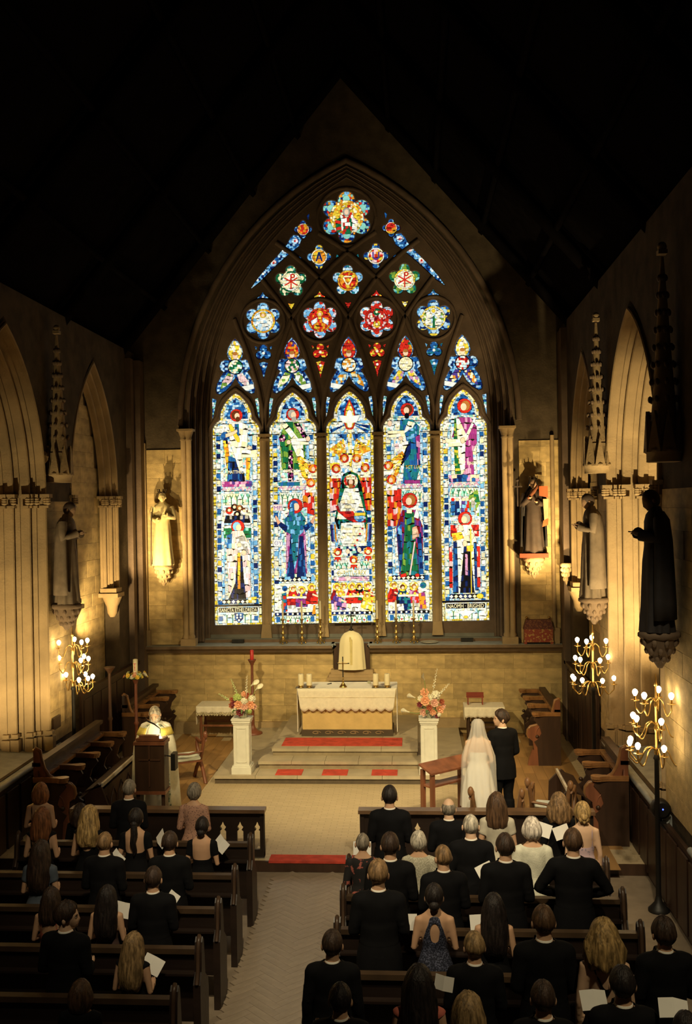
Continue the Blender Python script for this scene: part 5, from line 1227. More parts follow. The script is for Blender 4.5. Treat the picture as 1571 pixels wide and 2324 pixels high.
p = P(1279, 1285, 21.3); corbel(XR - .1, 20.75, p.z + .1, 0, 'small bare corbel on the dark corner right of the window', STONE, .12)
mb = MB(); q = WX(127, 1640, XL + .03); mb.box((XL + .04, q.y, q.z), (.03, .34, .20)); 
t = obj('wall_plaque', mb, mat('bronze_plaque', (.10, .065, .04), .5, .4)); tag(t, 'small dark plaque low on the left pier', 'plaque')
# ---- speaker on the right ledge
t = thing('round_floodlight', 'small black round floodlight with blue spot on the right panelling', 'lamp', (XR - .15, 12.8, 1.051))
mb = MB(); mb.box((0, 0, .02), (.12, .12, .03)); mb.box((0, 0, .1), (.03, .03, .14)); obj('bracket', mb, IRON, t)
mb = MB(); mb.lathe([(.10, 0), (.12, .04), (.12, .16), (.09, .18)], 16, M=Matrix.Translation((0, .09, .19)) @ Matrix.Rotation(pi / 2, 4, 'X')); obj('housing', mb, IRON, t)
mb = MB(); mb.ball((.01, -.095, .2), .010); obj('blue_light', mb, glow('blue_led', (.08, .15, 1), 3), t)
# ------------------------------------------------------------ choir stalls
def arcs(c, r, a0, a1, n=8): return [(c[0] + r * cos(a0 + (a1 - a0) * i / n), c[1] + r * sin(a0 + (a1 - a0) * i / n)) for i in range(n + 1)]
def stalls(xw, sg, y0, y1, label, wood, high=1.42, ends=(True, False)):
    """row of stalls backing onto the wall at xw, seats facing the middle (direction sg)"""
    t = thing('choir_stalls', label, 'choir stalls', (xw, y0, .15))
    L = y1 - y0; ns = max(1, round(L / .68)); sp = L / ns
    mb = MB(); mb.b2((0, .05, 0), (sg * .05, L, high - .22)); mb.b2((-sg * .02, .0, high - .24), (sg * .11, L, high - .18)); obj('back_panel', mb, DARKW, t)
    prof = [(0, 0), (0, high - .02), (.03, high + .01), (.09, high - .02), (.115, high - .14), (.15, high - .28), (.22, high - .39), (.33, high - .46), (.46, high - .495), (.56, high - .52), (.61, high - .58), (.62, high - .66), (.585, high - .73), (.52, high - .78), (.50, high - .95), (.53, .32), (.60, .12), (.62, 0)]
    for k, yy in ((0, 0), (1, L - .07)):
        if not ends[k]: continue
        m2 = MB(); m2.prism([(sg * x, yy, z) for x, z in prof], (0, .075, 0)); e = obj('end_panel', m2, wood, t)
        m2 = MB(); m2.tube([(sg * x, yy + .037, z + .012) for x, z in prof[1:13]], .030, 8); obj('end_moulding', m2, CAPW, e)
        m2 = MB(); m2.tube([(sg * x, yy - .002, z) for x, z in ([(.07, .2), (.07, high - .3)] + arcs((.30, .62), .16, 2.4, -1.2, 10) + [(.42, .2)])], .010, 5); obj('end_carving', m2, wood, e)
    for k in range(ns + 1):
        y = k * sp
        hh = .98
        cap = [(sg * .0, y - .035), (sg * .30, y - .04)] + [(sg * (.45 + .09 * cos(a)), y + .085 * sin(a)) for a in [-pi * .75 + 1.5 * pi * i / 10 for i in range(11)]] + [(sg * .30, y + .04), (sg * .0, y + .035)]
        m2 = MB(); m2.prism([(a, b, hh) for a, b in cap], (0, 0, .045)); m2.prism([(a * .97, y + (b - y) * .85, hh - .03) for a, b in cap], (0, 0, .03)); obj('arm_rest', m2, CAPW, t)
        m2 = MB(); pp = [(0, 0), (0, hh - .03), (.46, hh - .03), (.50, hh - .10), (.40, hh - .22), (.36, hh - .36), (.44, hh - .48), (.50, .46), (.44, .36), (.42, 0)]
        m2.prism([(sg * a, y - .02, b) for a, b in pp], (0, .04, 0)); m2.ball((sg * .44, y, hh - .42), .035, 8, 6); obj('partition', m2, DARKW, t)
        if k < ns:
            m2 = MB(); m2.b2((sg * .05, y + .03, .42), (sg * .42, y + sp - .03, .46)); m2.b2((sg * .30, y + .2, .34), (sg * .38, y + sp - .2, .42)); obj('seat', m2, DARKW, t)
    m2 = MB(); m2.b2((sg * .0, 0, hh - .01), (sg * .14, L, hh + .04)); obj('back_rail', m2, CAPW, t)
    return t
def desk(x, sg, y0, y1, h, label, t0=.12):
    t = thing('choir_desk', label, 'desk', (x, y0, .15)); L = y1 - y0
    mb = MB(); mb.b2((-.03, .05, .05), (.03, L - .05, h - .1)); obj('front', mb, DARKW, t)
    mb = MB(); mb.prism([(-sg * .20, 0, h - .10), (sg * .06, 0, h), (sg * .06, 0, h + .03), (-sg * .20, 0, h - .07)], (0, L, 0)); obj('book_rest', mb, DARKW, t)
    k = MB(); k.b2((sg * .05, 0, h - .01), (sg * .085, L, h + .045)); obj('top_rail', k, mat('worn_desk_edge_glint', (.60, .55, .45), .3, var=.3, scale=5), t)  # pale colour paints in the light glinting along the worn edge
    for y in (0, L - .06):
        m2 = MB(); m2.prism([(-.22, y, 0), (-.20, y, h - .15), (-.05, y, h), (.0, y, h + .04), (.05, y, h), (.16, y, h - .3), (.2, y, 0)], (0, .06, 0)); obj('desk_end', m2, DARKW, t)
    for q in range(int(L / .4)):
        m2 = MB(); y = .15 + q * .4; m2.tube([(sg * .035, y, .1), (sg * .035, y, h - .35), (sg * .035, y + .14, h - .2), (sg * .035, y + .28, h - .35), (sg * .035, y + .28, .1)], .012, 5); obj('blind_arch', m2, DARKW, t)
    return t
stalls(XR - .18, -1, 14.55, 16.06, 'choir stalls with sweeping end panel along the right wall', REDW)
stalls(XL + .46, 1, 14.35, 17.3, 'choir stalls with sweeping end panel along the left wall', REDW)
stalls(XR - .52, -1, 18.95, 21.3, 'rear choir stalls with tall red-brown end panel by the right credence table', REDW, 1.25)
stalls(XL + .42, 1, 18.95, 21.3, 'dark rear choir stalls in the left corner behind the paschal candle', DARKW, 1.35)
desk(-4.9, 1, 14.75, 16.65, .78, 'long dark choir desk with worn pale edge before the left stalls')  # the edge's pale colour is light glinting along it, painted in
desk(2.30, -1, 15.2, 16.3, .62, 'low dark carved choir desk before the right stalls')
# oak dado and raking rail along the far side walls
for X, sg, nm in ((XL, 1, 'left'), (XR, -1, 'right')):
    mb = MB(); mb.b2((X + sg * .02, 17.65, .15), (X + sg * .07, 21.3, 1.75)); mb.b2((X + sg * .02, 17.65, 1.75), (X + sg * .12, 21.3, 1.82)); dd = struct('baseboard_%s_far' % nm, mb, DARKW)
    for k in range(7): m2 = MB(); y = 17.75 + k * .5; m2.b2((X + sg * .07, y, .3), (X + sg * .085, y + .42, 1.65)); obj('panel', m2, DARKW, dd)

# ------------------------------------------------------------ lectern
lx = P(345, 1700, 15.35).x
t = thing('lectern', 'tall dark wooden lectern with carved cross in front of the priest', 'lectern', (lx, 15.35, .15))
mb = MB(); mb.b2((-.235, -.16, .55), (.235, .12, 1.33)); obj('front_panel', mb, DARKW, t)
mb = MB(); mb.box((0, -.165, .98), (.022, .014, .66)); mb.box((0, -.165, 1.07), (.34, .014, .022)); obj('carved_cross', mb, mat('dark_oak_raised', (.075, .035, .02), .4), t)
mb = MB(); mb.b2((-.25, -.175, 1.30), (.25, .14, 1.35)); mb.b2((-.25, -.175, .53), (.25, .14, .58)); obj('rail', mb, REDW, t)
mb = MB(); mb.b2((-.17, -.12, 1.35), (.13, -.03, 1.44)); mb.prism([(-.22, -.14, 1.36), (-.22, .16, 1.34), (-.22, .16, 1.37), (-.22, -.14, 1.40)], (.44, 0, 0)); obj('desk_top', mb, REDW, t)
for sx in (-1, 1): mb = MB(); mb.b2((sx * .2 - .03, -.12, .0), (sx * .2 + .03, .08, .55)); obj('leg', mb, DARKW, t)
mb = MB(); mb.b2((-.27, -.2, 0), (.27, .2, .06)); obj('foot', mb, DARKW, t)
mb = MB(); mb.tube([(.12, .05, 1.44), (.13, .02, 1.52), (.05, -.02, 1.60), (-.06, -.05, 1.66)], [.006, .006, .012, .012], 7); obj('microphone_stem', mb, IRON, t)
mb = MB(); mb.box((.36, -.02, 1.02), (.07, .18, .26), Matrix.Rotation(0, 4, 'X')); mb.tube([(.24, 0, 1.1), (.34, 0, 1.08)], .012, 6); obj('side_case', mb, IRON, t)
l = bpy.data.lights.new('reading_lamp', 'POINT'); l.energy = 6; l.color = (1, .80, .45); l.shadow_soft_size = .05
lo = bpy.data.objects.new('reading_lamp', l); COL.objects.link(lo); lo.location = (lx + .05, 15.56, 1.57)

# ------------------------------------------------------------ X-frame chairs, kneeler
def xchair(label, wood, cushion, W=.31):
    t = thing('x_frame_chair', label, 'chair', (0, 0, 0), 0, None)
    for sx in (-1, 1):
        m2 = MB(); m2.tube([(sx * W, -.28, 0), (sx * W, -.12, .22), (sx * W, .10, .40), (sx * W, .25, .62), (sx * W, .24, .74)], [.035, .035, .038, .034, .03], 8); obj('leg', m2, wood, t)
        m2 = MB(); m2.tube([(sx * (W - .05), .28, 0), (sx * (W - .05), .12, .22), (sx * (W - .05), -.10, .40), (sx * (W - .05), -.27, .62), (sx * (W - .02), -.30, .86)], [.035, .035, .038, .034, .03], 8); obj('leg', m2, wood, t)
        m2 = MB(); m2.tube([(sx * W, .26, .72), (sx * W, 0, .70), (sx * W, -.30, .80)], .032, 8); obj('arm', m2, wood, t)
        m2 = MB(); m2.ball((sx * W, -.30, .89), (.045, .05, .075), 10, 7); obj('finial', m2, wood, t)
    m2 = MB(); m2.box((0, 0, .41), (W * 1.8, .40, .03)); obj('seat', m2, wood, t)
    m2 = MB(); m2.box((0, 0, .465), (W * 1.65, .40, .08)); bm = None
    o = obj('cushion', m2, cushion, t); b = o.modifiers.new('round', 'BEVEL'); b.width = .025; b.segments = 3
    m2 = MB(); m2.tube([(-.26, -.28, .60), (0, -.30, .58), (.26, -.28, .60)], .02, 6); obj('back_rail', m2, wood, t)
    return t
WCH = mat('chair_oak', (.26, .13, .055), .4, var=.25, scale=6)
CUSH = mat('white_cushion', (.62, .66, .58), .9, bump=.1)
put(xchair('wooden X-frame chair with white cushion behind the bride', WCH, CUSH, .36), (P(1126, 1830, 14.6).x, 14.44, .15), -.1)
put(xchair('wooden X-frame chair with white cushion behind and right of the groom', WCH, CUSH), (P(1252, 1830, 14.9).x, 14.88, .15), -.25)
put(xchair('reddish X-frame chair with cushion to the right of the priest', mat('reddish_chair', (.17, .06, .03), .4), CUSH), (P(424, 1770, 17.9).x, 17.75, .15), .5)
t = thing('kneeling_desk', 'wooden kneeling desk with sloping top beside the bride', 'kneeler', (.42, 15.75, .15), .72)
mb = MB(); mb.prism([(-.46, -.17, .80), (-.46, .13, .90), (-.46, .13, .93), (-.46, -.17, .83)], (.92, 0, 0)); obj('desk_top', mb, REDW, t)
for sx in (-1, 1):
    for sy in (-.12, .10): m2 = MB(); m2.b2((sx * .40 - .03, sy - .03, 0), (sx * .40 + .03, sy + .03, .84)); obj('leg', m2, REDW, t)
    m2 = MB(); m2.b2((sx * .40 - .03, -.4, .0), (sx * .40 + .03, .10, .08)); obj('sledge_foot', m2, REDW, t)
m2 = MB(); m2.b2((-.42, -.11, .58), (.42, .10, .61)); obj('book_shelf', m2, REDW, t)
m2 = MB(); m2.b2((-.42, -.42, .16), (.42, -.2, .21)); obj('kneeling_board', m2, REDW, t)
m2 = MB(); m2.tube([(.40, -.09, .3), (.40, -.155, .5), (.40, -.155, .7)], .012, 5); obj('turned_knob', m2, DARKW, t)

# ------------------------------------------------------------ pierced pew fronts at the chancel edge
def pewfront(x0, x1, y, label, holes, z0, ztop):
    t = thing('chancel_screen', label, 'screen', (0, 0, 0))
    H = []
    for hx in holes:
        zc = z0 + .16
        H.append([(hx - .045, z0 + .10), (hx + .045, z0 + .10), (hx + .045, z0 + .36), (hx + .02, z0 + .38), (hx + .045, z0 + .42), (hx + .02, z0 + .45), (hx, z0 + .50), (hx - .02, z0 + .45), (hx - .045, z0 + .42), (hx - .02, z0 + .38), (hx - .045, z0 + .36)])
    me = fill2d([[(x0, z0), (x1, z0), (x1, ztop - .05), (x0, ztop - .05)]] + H, .05)
    me.transform(Matrix.Translation((0, y, 0)) @ Matrix.Rotation(pi / 2, 4, 'X')); link('pierced_panel', me, PEWW, t)
    mb = MB(); mb.b2((x0 - .02, y - .10, ztop - .05), (x1 + .02, y + .08, ztop)); obj('top_rail', mb, mat('worn_pew_rail', (.15, .085, .045), .28, var=.25, scale=5), t)
    mb = MB(); mb.b2((x0, y - .05, z0), (x1, y + .05, z0 + .08)); obj('plinth', mb, PEWW, t)
    n = max(2, int((x1 - x0) / .9))
    for k in range(n + 1):
        m2 = MB(); x = x0 + .03 + (x1 - x0 - .06) * k / n; m2.b2((x - .03, y - .045, z0), (x + .03, y + .045, ztop - .05)); obj('stile', m2, PEWW, t)
    return t
zt = .86
xa = P(600, 1850, 13.95).x; xb = P(817, 1850, 13.95).x
pewfront(-5.0, xa, 13.95, 'pierced dark oak pew front left of the aisle', [P(p, 1890, 13.95).x for p in (507, 546, 585)], .172, zt)
pewfront(xb, 2.4, 13.95, 'pierced dark oak pew front right of the aisle', [P(p, 1890, 13.95).x for p in (860, 905, 948, 990)], .172, zt)

# ------------------------------------------------------------ pews
PEWH = 1.0
def pew(x0, x1, label, aisle):
    """pew with its back plane at y=0 (people stand on the +y side)"""
    t = thing('pew', label, 'pew', (0, 0, 0), 0, 'oak pews'); w_ = x1 - x0
    mb = MB(); mb.b2((x0 + .03, -.02, .30), (x1 - .03, .02, PEWH - .04)); obj('back', mb, PEWW, t)
    mb = MB(); mb.b2((x0 + .02, -.05, PEWH - .05), (x1 - .02, .03, PEWH)); obj('top_rail', mb, mat('pew_rail_oak', (.06, .035, .018), .5, var=.2), t)
    mb = MB(); mb.b2((x0 + .03, .02, .42), (x1 - .03, .20, .46)); obj('seat', mb, PEWW, t)
    mb = MB(); mb.b2((x0 + .03, -.13, .78), (x1 - .03, -.05, .80)); obj('book_ledge', mb, PEWW, t)
    for sx, x in ((-1, x0), (1, x1)):
        prof = [(-.14, 0), (-.14, .70), (-.08, .80), (-.06, PEWH - .02), (-.035, PEWH + .06), (0, PEWH + .10), (.035, PEWH + .06), (.05, PEWH - .05), (.08, .72), (.20, .62), (.22, .52), (.20, 0)]
        m2 = MB(); m2.prism([(x - .035, a, b) for a, b in prof], (.07, 0, 0)); e = obj('pew_end', m2, PEWW, t)
        m2 = MB(); m2.tube([(x, a, b + .004) for a, b in prof[1:11]], .022, 6); obj('edge_moulding', m2, mat('worn_pew_edge', (.06, .034, .02), .4), e)
    return t
LX0, LX1, RX0, RX1 = -5.05, -2.10, -.83, 2.10
LROWS = (12.12, 11.06, 10.12, 9.2, 8.25, 7.3)
RROWS = (11.40, 10.50, 9.68, 8.76, 7.72, 6.9)
ordn = ('front', 'second', 'third', 'fourth', 'rearmost')
pl0, pr0 = pew(LX0, LX1, 'x', 1), pew(RX0, RX1, 'x', -1)
for i in range(5):
    put(pl0 if i == 0 else copy_tree(pl0), (0, LROWS[i], 0), 0, '%s dark oak pew left of the aisle, counting from the chancel' % ordn[i])
    put(pr0 if i == 0 else copy_tree(pr0), (0, RROWS[i], 0), 0, '%s dark oak pew right of the aisle, counting from the chancel' % ordn[i])
# ------------------------------------------------------------ people
def body(sex, pose, yaw=0.0, pitch=0.0, cache={}):
    """standing figure facing +y, feet on z=0; one mesh: remeshed trunk and limbs, head, fingers"""
    key = (sex, pose, yaw, pitch)
    if key in cache: return cache[key]
    m = sex == 'm'; H = 1.76 if m else 1.66; k = H / 1.76
    mb = MB(); N_ = 20
    tor = ([(.80, .13, .10, -.01), (.86, .168, .118, -.012), (.94, .172, .122, -.015), (1.06, .150, .108, 0), (1.18, .160, .115, .004), (1.30, .180, .124, .004), (1.39, .190, .112, -.004), (1.435, .160, .088, -.012), (1.47, .100, .072, -.014), (1.50, .062, .064, -.008), (1.60, .056, .060, .004)] if m else
           [(.80, .13, .10, -.01), (.86, .175, .125, -.015), (.94, .178, .125, -.02), (1.04, .140, .100, -.005), (1.12, .124, .092, 0), (1.24, .142, .112, .012), (1.33, .155, .115, .008), (1.41, .155, .095, -.006), (1.455, .130, .075, -.012), (1.49, .085, .06, -.014), (1.53, .05, .053, -.008), (1.61, .046, .05, .004)])
    mb.rings([[(a * cos(2 * pi * j / N_), yo + b * sin(2 * pi * j / N_), z) for j in range(N_)] for z, a, b, yo in tor])
    sx_ = .172 if m else .155; q = 1 if m else .82; arms = []
    for s in (-1, 1):
        mb.tube([(s * .09, -.01, .90), (s * .095, 0, .70), (s * .095, .012, .50), (s * .095, .0, .44), (s * .098, -.018, .30), (s * .10, -.02, .10), (s * .10, -.02, .03)], [.095, .085, .060, .058, .056, .040, .042], 12)
        mb.tube([(s * .10, -.05, .035), (s * .105, .06, .03), (s * .112, .15, .022)], [.04, .042, .028], 10)
        sh = Vector((s * sx_, -.005, 1.405))
        if pose == 'book': el, wr, hd = Vector((s * (sx_ + .062), -.03, 1.12)), Vector((s * .15, .20, 1.10)), Vector((s * .095, .30, 1.12))
        elif pose == 'clasp': el, wr, hd = Vector((s * (sx_ + .06), -.02, 1.11)), Vector((s * .10, .18, 1.0)), Vector((s * .03, .24, .98))
        elif pose == 'wide': el, wr, hd = Vector((s * (sx_ + .17), .02, 1.16)), Vector((s * .14, .16, 1.06)), Vector((s * .08, .24, 1.08))
        else: el, wr, hd = Vector((s * (sx_ + .055), -.025, 1.11)), Vector((s * (sx_ + .06), .03, .86)), Vector((s * (sx_ + .055), .055, .76))
        mb.tube([sh + Vector((-s * .05, 0, .005)), sh, (sh + el) / 2, el, (el + wr) / 2, wr], [.06 * q, .064 * q, .052 * q, .042 * q, .041 * q, .029 * q], 12)
        arms.append((sh, el, wr, hd, s))
    o = link('tmp', mb.mesh('tmp')); r = o.modifiers.new('r', 'REMESH'); r.mode = 'VOXEL'; r.voxel_size = .0165
    sm = o.modifiers.new('s', 'SMOOTH'); sm.factor = .5; sm.iterations = 3
    me = bpy.data.meshes.new_from_object(o.evaluated_get(bpy.context.evaluated_depsgraph_get())); bpy.data.objects.remove(o)
    V = [v.co.copy() for v in me.vertices]; Nn = [v.normal.copy() for v in me.vertices]; Fa = [tuple(p.vertices) for p in me.polygons]
    out = MB(); out.add(V, Fa, True)
    for sh, el, wr, hd, s in arms:     # palm, four fingers, thumb
        d = (hd - wr).normalized(); side = d.cross(Vector((0, 0, 1))); side = side.normalized() if side.length > .3 else Vector((0, 1, 0)); up = side.cross(d).normalized()
        if pose == 'down': side = Vector((0, 1, 0)); up = Vector((s, 0, 0))
        pm = wr + d * .055
        out.rings([[wr + d * t + side * (a * cos(2 * pi * j / 10)) + up * (b * sin(2 * pi * j / 10)) for j in range(10)] for t, a, b in ((-.02, .027, .024), (.02, .032, .02), (.06, .041, .017), (.09, .040, .014), (.098, .03, .008))])
        for f in range(4):
            b0 = wr + d * .088 + side * (-.030 + f * .020); L = (.060, .074, .078, .066)[f] * .95; curl = -up * .018
            out.tube([b0, b0 + d * L * .45 + curl * .25, b0 + d * L * .78 + curl * .9, b0 + d * L * .9 + curl * 1.7], [.0092, .0088, .008, .006], 6)
        t0 = wr + d * .03 - side * (.028 * (1 if pose != 'down' else -1)); tv = -side * (1 if pose != 'down' else -1)
        out.tube([t0, t0 + tv * .022 + d * .025, t0 + tv * .028 + d * .058], [.012, .010, .008], 6)
    Hm = Matrix.Translation((0, .012 + .07 * sin(pitch) * 1.0, H / k - .134 - .03 * (1 - cos(pitch)) - .03 * abs(pitch))) @ Matrix.Rotation(yaw, 4, 'Z') @ Matrix.Rotation(-pitch, 4, 'X') @ Matrix.Scale(1.08, 4)
    h = head_mb(); out.add(h.v, h.f, True, Hm)
    out.tube([(0, -.01, 1.48), tuple(Hm @ Vector((0, -.012, -.05)))], [.052 if m else .045] * 2, 12)
    D = dict(V=V, N=Nn, F=Fa, arms=arms, Hm=Hm, k=k, H=H, sex=sex, mesh=out.mesh('person'), g={})
    cache[key] = D; return D
def seg(p, a, b):
    d = b - a; t = max(0, min(1, (p - a).dot(d) / d.length_squared)); return (p - a - d * t).length, t
def armpos(D, v):
    """(is arm, how far from the shoulder 0..2)"""
    best = (9, 0)
    for sh, el, wr, hd, s in D['arms']:
        if v.x * s < 0: continue
        d1, t1 = seg(v, sh, el); d2, t2 = seg(v, el, wr)
        if d1 < best[0]: best = (d1, t1)
        if d2 < best[0]: best = (d2, 1 + t2)
    ok = best[0] < .078 and best[1] > .06 and abs(v.x) > (.165 if D['sex'] == 'm' else .136) * (1 if best[1] < 1 else .3)
    if best[1] >= 1 and v.y > .11 and best[0] < .07: ok = True
    return ok, best[1]
def garment(D, pred, off, name, extra=None, smooth=0):
    V, F_ = D['V'], D['F']; ok = [pred(v) for v in V]; idx = {}; vs = []; fs = []
    for f in F_:
        if all(ok[i] for i in f):
            for i in f:
                if i not in idx: idx[i] = len(vs); vs.append(V[i] + D['N'][i] * (off(V[i]) if callable(off) else off))
            fs.append(tuple(idx[i] for i in f))
    if smooth:
        adj = [set() for _ in vs]
        for f in fs:
            for i in range(len(f)): adj[f[i]].add(f[i - 1]); adj[f[i - 1]].add(f[i])
        for _ in range(smooth): vs = [v * .45 + sum((vs[j] for j in a), Vector()) * (.55 / len(a)) for v, a in zip(vs, adj)]
    ec = {}
    for f in fs:
        for i in range(len(f)): e = tuple(sorted((f[i - 1], f[i]))); ec[e] = ec.get(e, 0) + 1
    nb = {}
    for (a, b), c in ec.items():
        if c == 1: nb.setdefault(a, []).append(b); nb.setdefault(b, []).append(a)
    for _ in range(6):
        new = {i: vs[i] * .4 + sum((vs[j] for j in js), Vector()) * (.6 / len(js)) for i, js in nb.items()}
        for i, v in new.items(): vs[i] = v
    mb = MB(); mb.add(vs, fs, True)
    if extra: extra(mb)
    return mb.mesh(name)
def loft(mb, rows, n=36, fold=0, nf=9, sq=1):
    mb.rings([[((a + fold * f * sin(nf * 2 * pi * j / n)) * cos(2 * pi * j / n), yo + (b + fold * f * sin(nf * 2 * pi * j / n + .6)) * sin(2 * pi * j / n), z) for j in range(n)] for z, a, b, yo, f in rows], caps=False)
def neckrad(v): return hypot(v.x, v.y + .006)
def suit(D):
    if 'suit' in D['g']: return D['g']['suit']
    def pj(v): return v.z > .76 and not (v.z > 1.455 and neckrad(v) < .066) and v.z < 1.51 and (abs(v.x) > .02 or v.z > .80)
    def oj(v): return .018 + (.004 if v.z > 1.37 and abs(v.x) > .12 else 0) + (.012 if v.z < .95 else 0) + (.010 if 1.0 < v.z < 1.2 and abs(v.x) < .17 else 0)
    def ej(mb):
        loft(mb, [(1.02, .185, .142, -.005, 0), (.92, .205, .152, -.012, .3), (.82, .212, .158, -.014, .6), (.745, .214, .16, -.014, 1)], 36, .004, 5)
        mb.rings([[(r * cos(2 * pi * j / 20), -.008 + r * 1.06 * sin(2 * pi * j / 20) * (1 if sin(2 * pi * j / 20) < 0 else .9), z + .02 * (1 - sin(2 * pi * j / 20)) * 0 - .03 * max(0, sin(2 * pi * j / 20))) for j in range(20)] for r, z in ((.086, 1.455), (.075, 1.492), (.071, 1.495), (.069, 1.47))], caps=False)
        for s in (-1, 1): mb.add([(s * .02, .135, 1.15), (s * .09, .128, 1.34), (s * .065, .085, 1.49), (s * .05, .09, 1.49), (s * .035, .125, 1.35)], [(0, 1, 2, 3, 4)])
    jk = garment(D, pj, oj, 'jacket', ej, 5)
    tr = garment(D, lambda v: .045 < v.z < .99 and not armpos(D, v)[0], lambda v: .016 + .012 * (v.z < .4), 'trousers')
    mb = MB(); mb.rings([[(r * cos(2 * pi * j / 24), -.006 + r * 1.05 * sin(2 * pi * j / 24), z - .02 * max(0, sin(2 * pi * j / 24))) for j in range(24)] for r, z in ((.070, 1.47), (.0672, 1.507), (.064, 1.509), (.064, 1.47))], caps=False)
    mb.add([(-.05, .10, 1.49), (.05, .10, 1.49), (.03, .148, 1.2), (-.03, .148, 1.2)], [(0, 1, 2, 3)])
    col = mb.mesh('shirt_collar')
    sh_ = garment(D, lambda v: v.z < .075, .008, 'shoes')
    D['g']['suit'] = (('jacket', jk), ('trousers', tr), ('shirt', col), ('shoes', sh_)); return D['g']['suit']
def dress(D, style, hem=.45):
    key = (style, hem)
    if key in D['g']: return D['g'][key]
    def pd(v):
        if v.z < .80 or v.z > 1.47: return False
        arm, t = armpos(D, v); x = abs(v.x)
        if arm:
            lim = dict(short=.55, jacket=1.75, lace=1.2, full=1.9, cap=.3, square=.6).get(style, -1)
            return t < lim
        if v.z > 1.43 and neckrad(v) < .075: return False
        if v.y > .02: return v.z < 1.36 - .08 * max(0, 1 - x / .09) or (style in ('short', 'jacket', 'full', 'lace') and v.z < 1.45) or (.07 < x < .10)
        if style == 'scoop': return v.z < 1.20 + (x / .125) ** 2 * .20 or (.105 < x < .15 and v.z < 1.46)
        if style == 'square': return v.z < 1.20 or (x > .112 and v.z < 1.46)
        if style == 'halter': return (hypot(v.x / .042, (v.z - 1.30) / .10) > 1) and x < .125 - max(0, v.z - 1.22) * .30
        if style == 'straps': return v.z < 1.16 or abs(x - (.105 - max(0, 1.44 - v.z) * .42)) < .019
        if style == 'thin': return v.z < 1.22 or (.085 < x < .108 and v.z < 1.46)
        if style == 'strapless': return v.z < 1.27
        return True
    o = dict(jacket=.026, lace=.014, full=.016, short=.016).get(style, .009)
    if style == 'jacket':
        def ex(mb): loft(mb, [(1.10, .165, .135, 0, 0), (1.0, .19, .15, -.012, .3), (.90, .20, .158, -.015, .5)], 36, .004, 5)
        top = garment(D, lambda v: pd(v) and v.z > .98, o, 'jacket', ex)
        mb = MB(); loft(mb, [(1.06, .150, .112, -.006, 0), (.94, .192, .142, -.018, .2), (.7, .205, .15, -.01, .6), (hem, .215, .16, -.01, 1)], 40, .008, 8); D['g'][key] = (('jacket', top), ('skirt', mb.mesh('skirt')))
    else:
        def ex(mb): loft(mb, [(1.10, .134, .103, -.002, 0), (1.02, .158, .118, -.01, 0), (.92, .192, .142, -.02, .2), (.75, .205, .155, -.012, .6), (hem, .235, .18, -.01, 1)], 44, .012, 9)
        D['g'][key] = (('dress', garment(D, pd, o, 'dress', ex)),)
    sh_ = garment(D, lambda v: v.z < .055, .008, 'shoes'); D['g'][key] += (('shoes', sh_),)
    return D['g'][key]
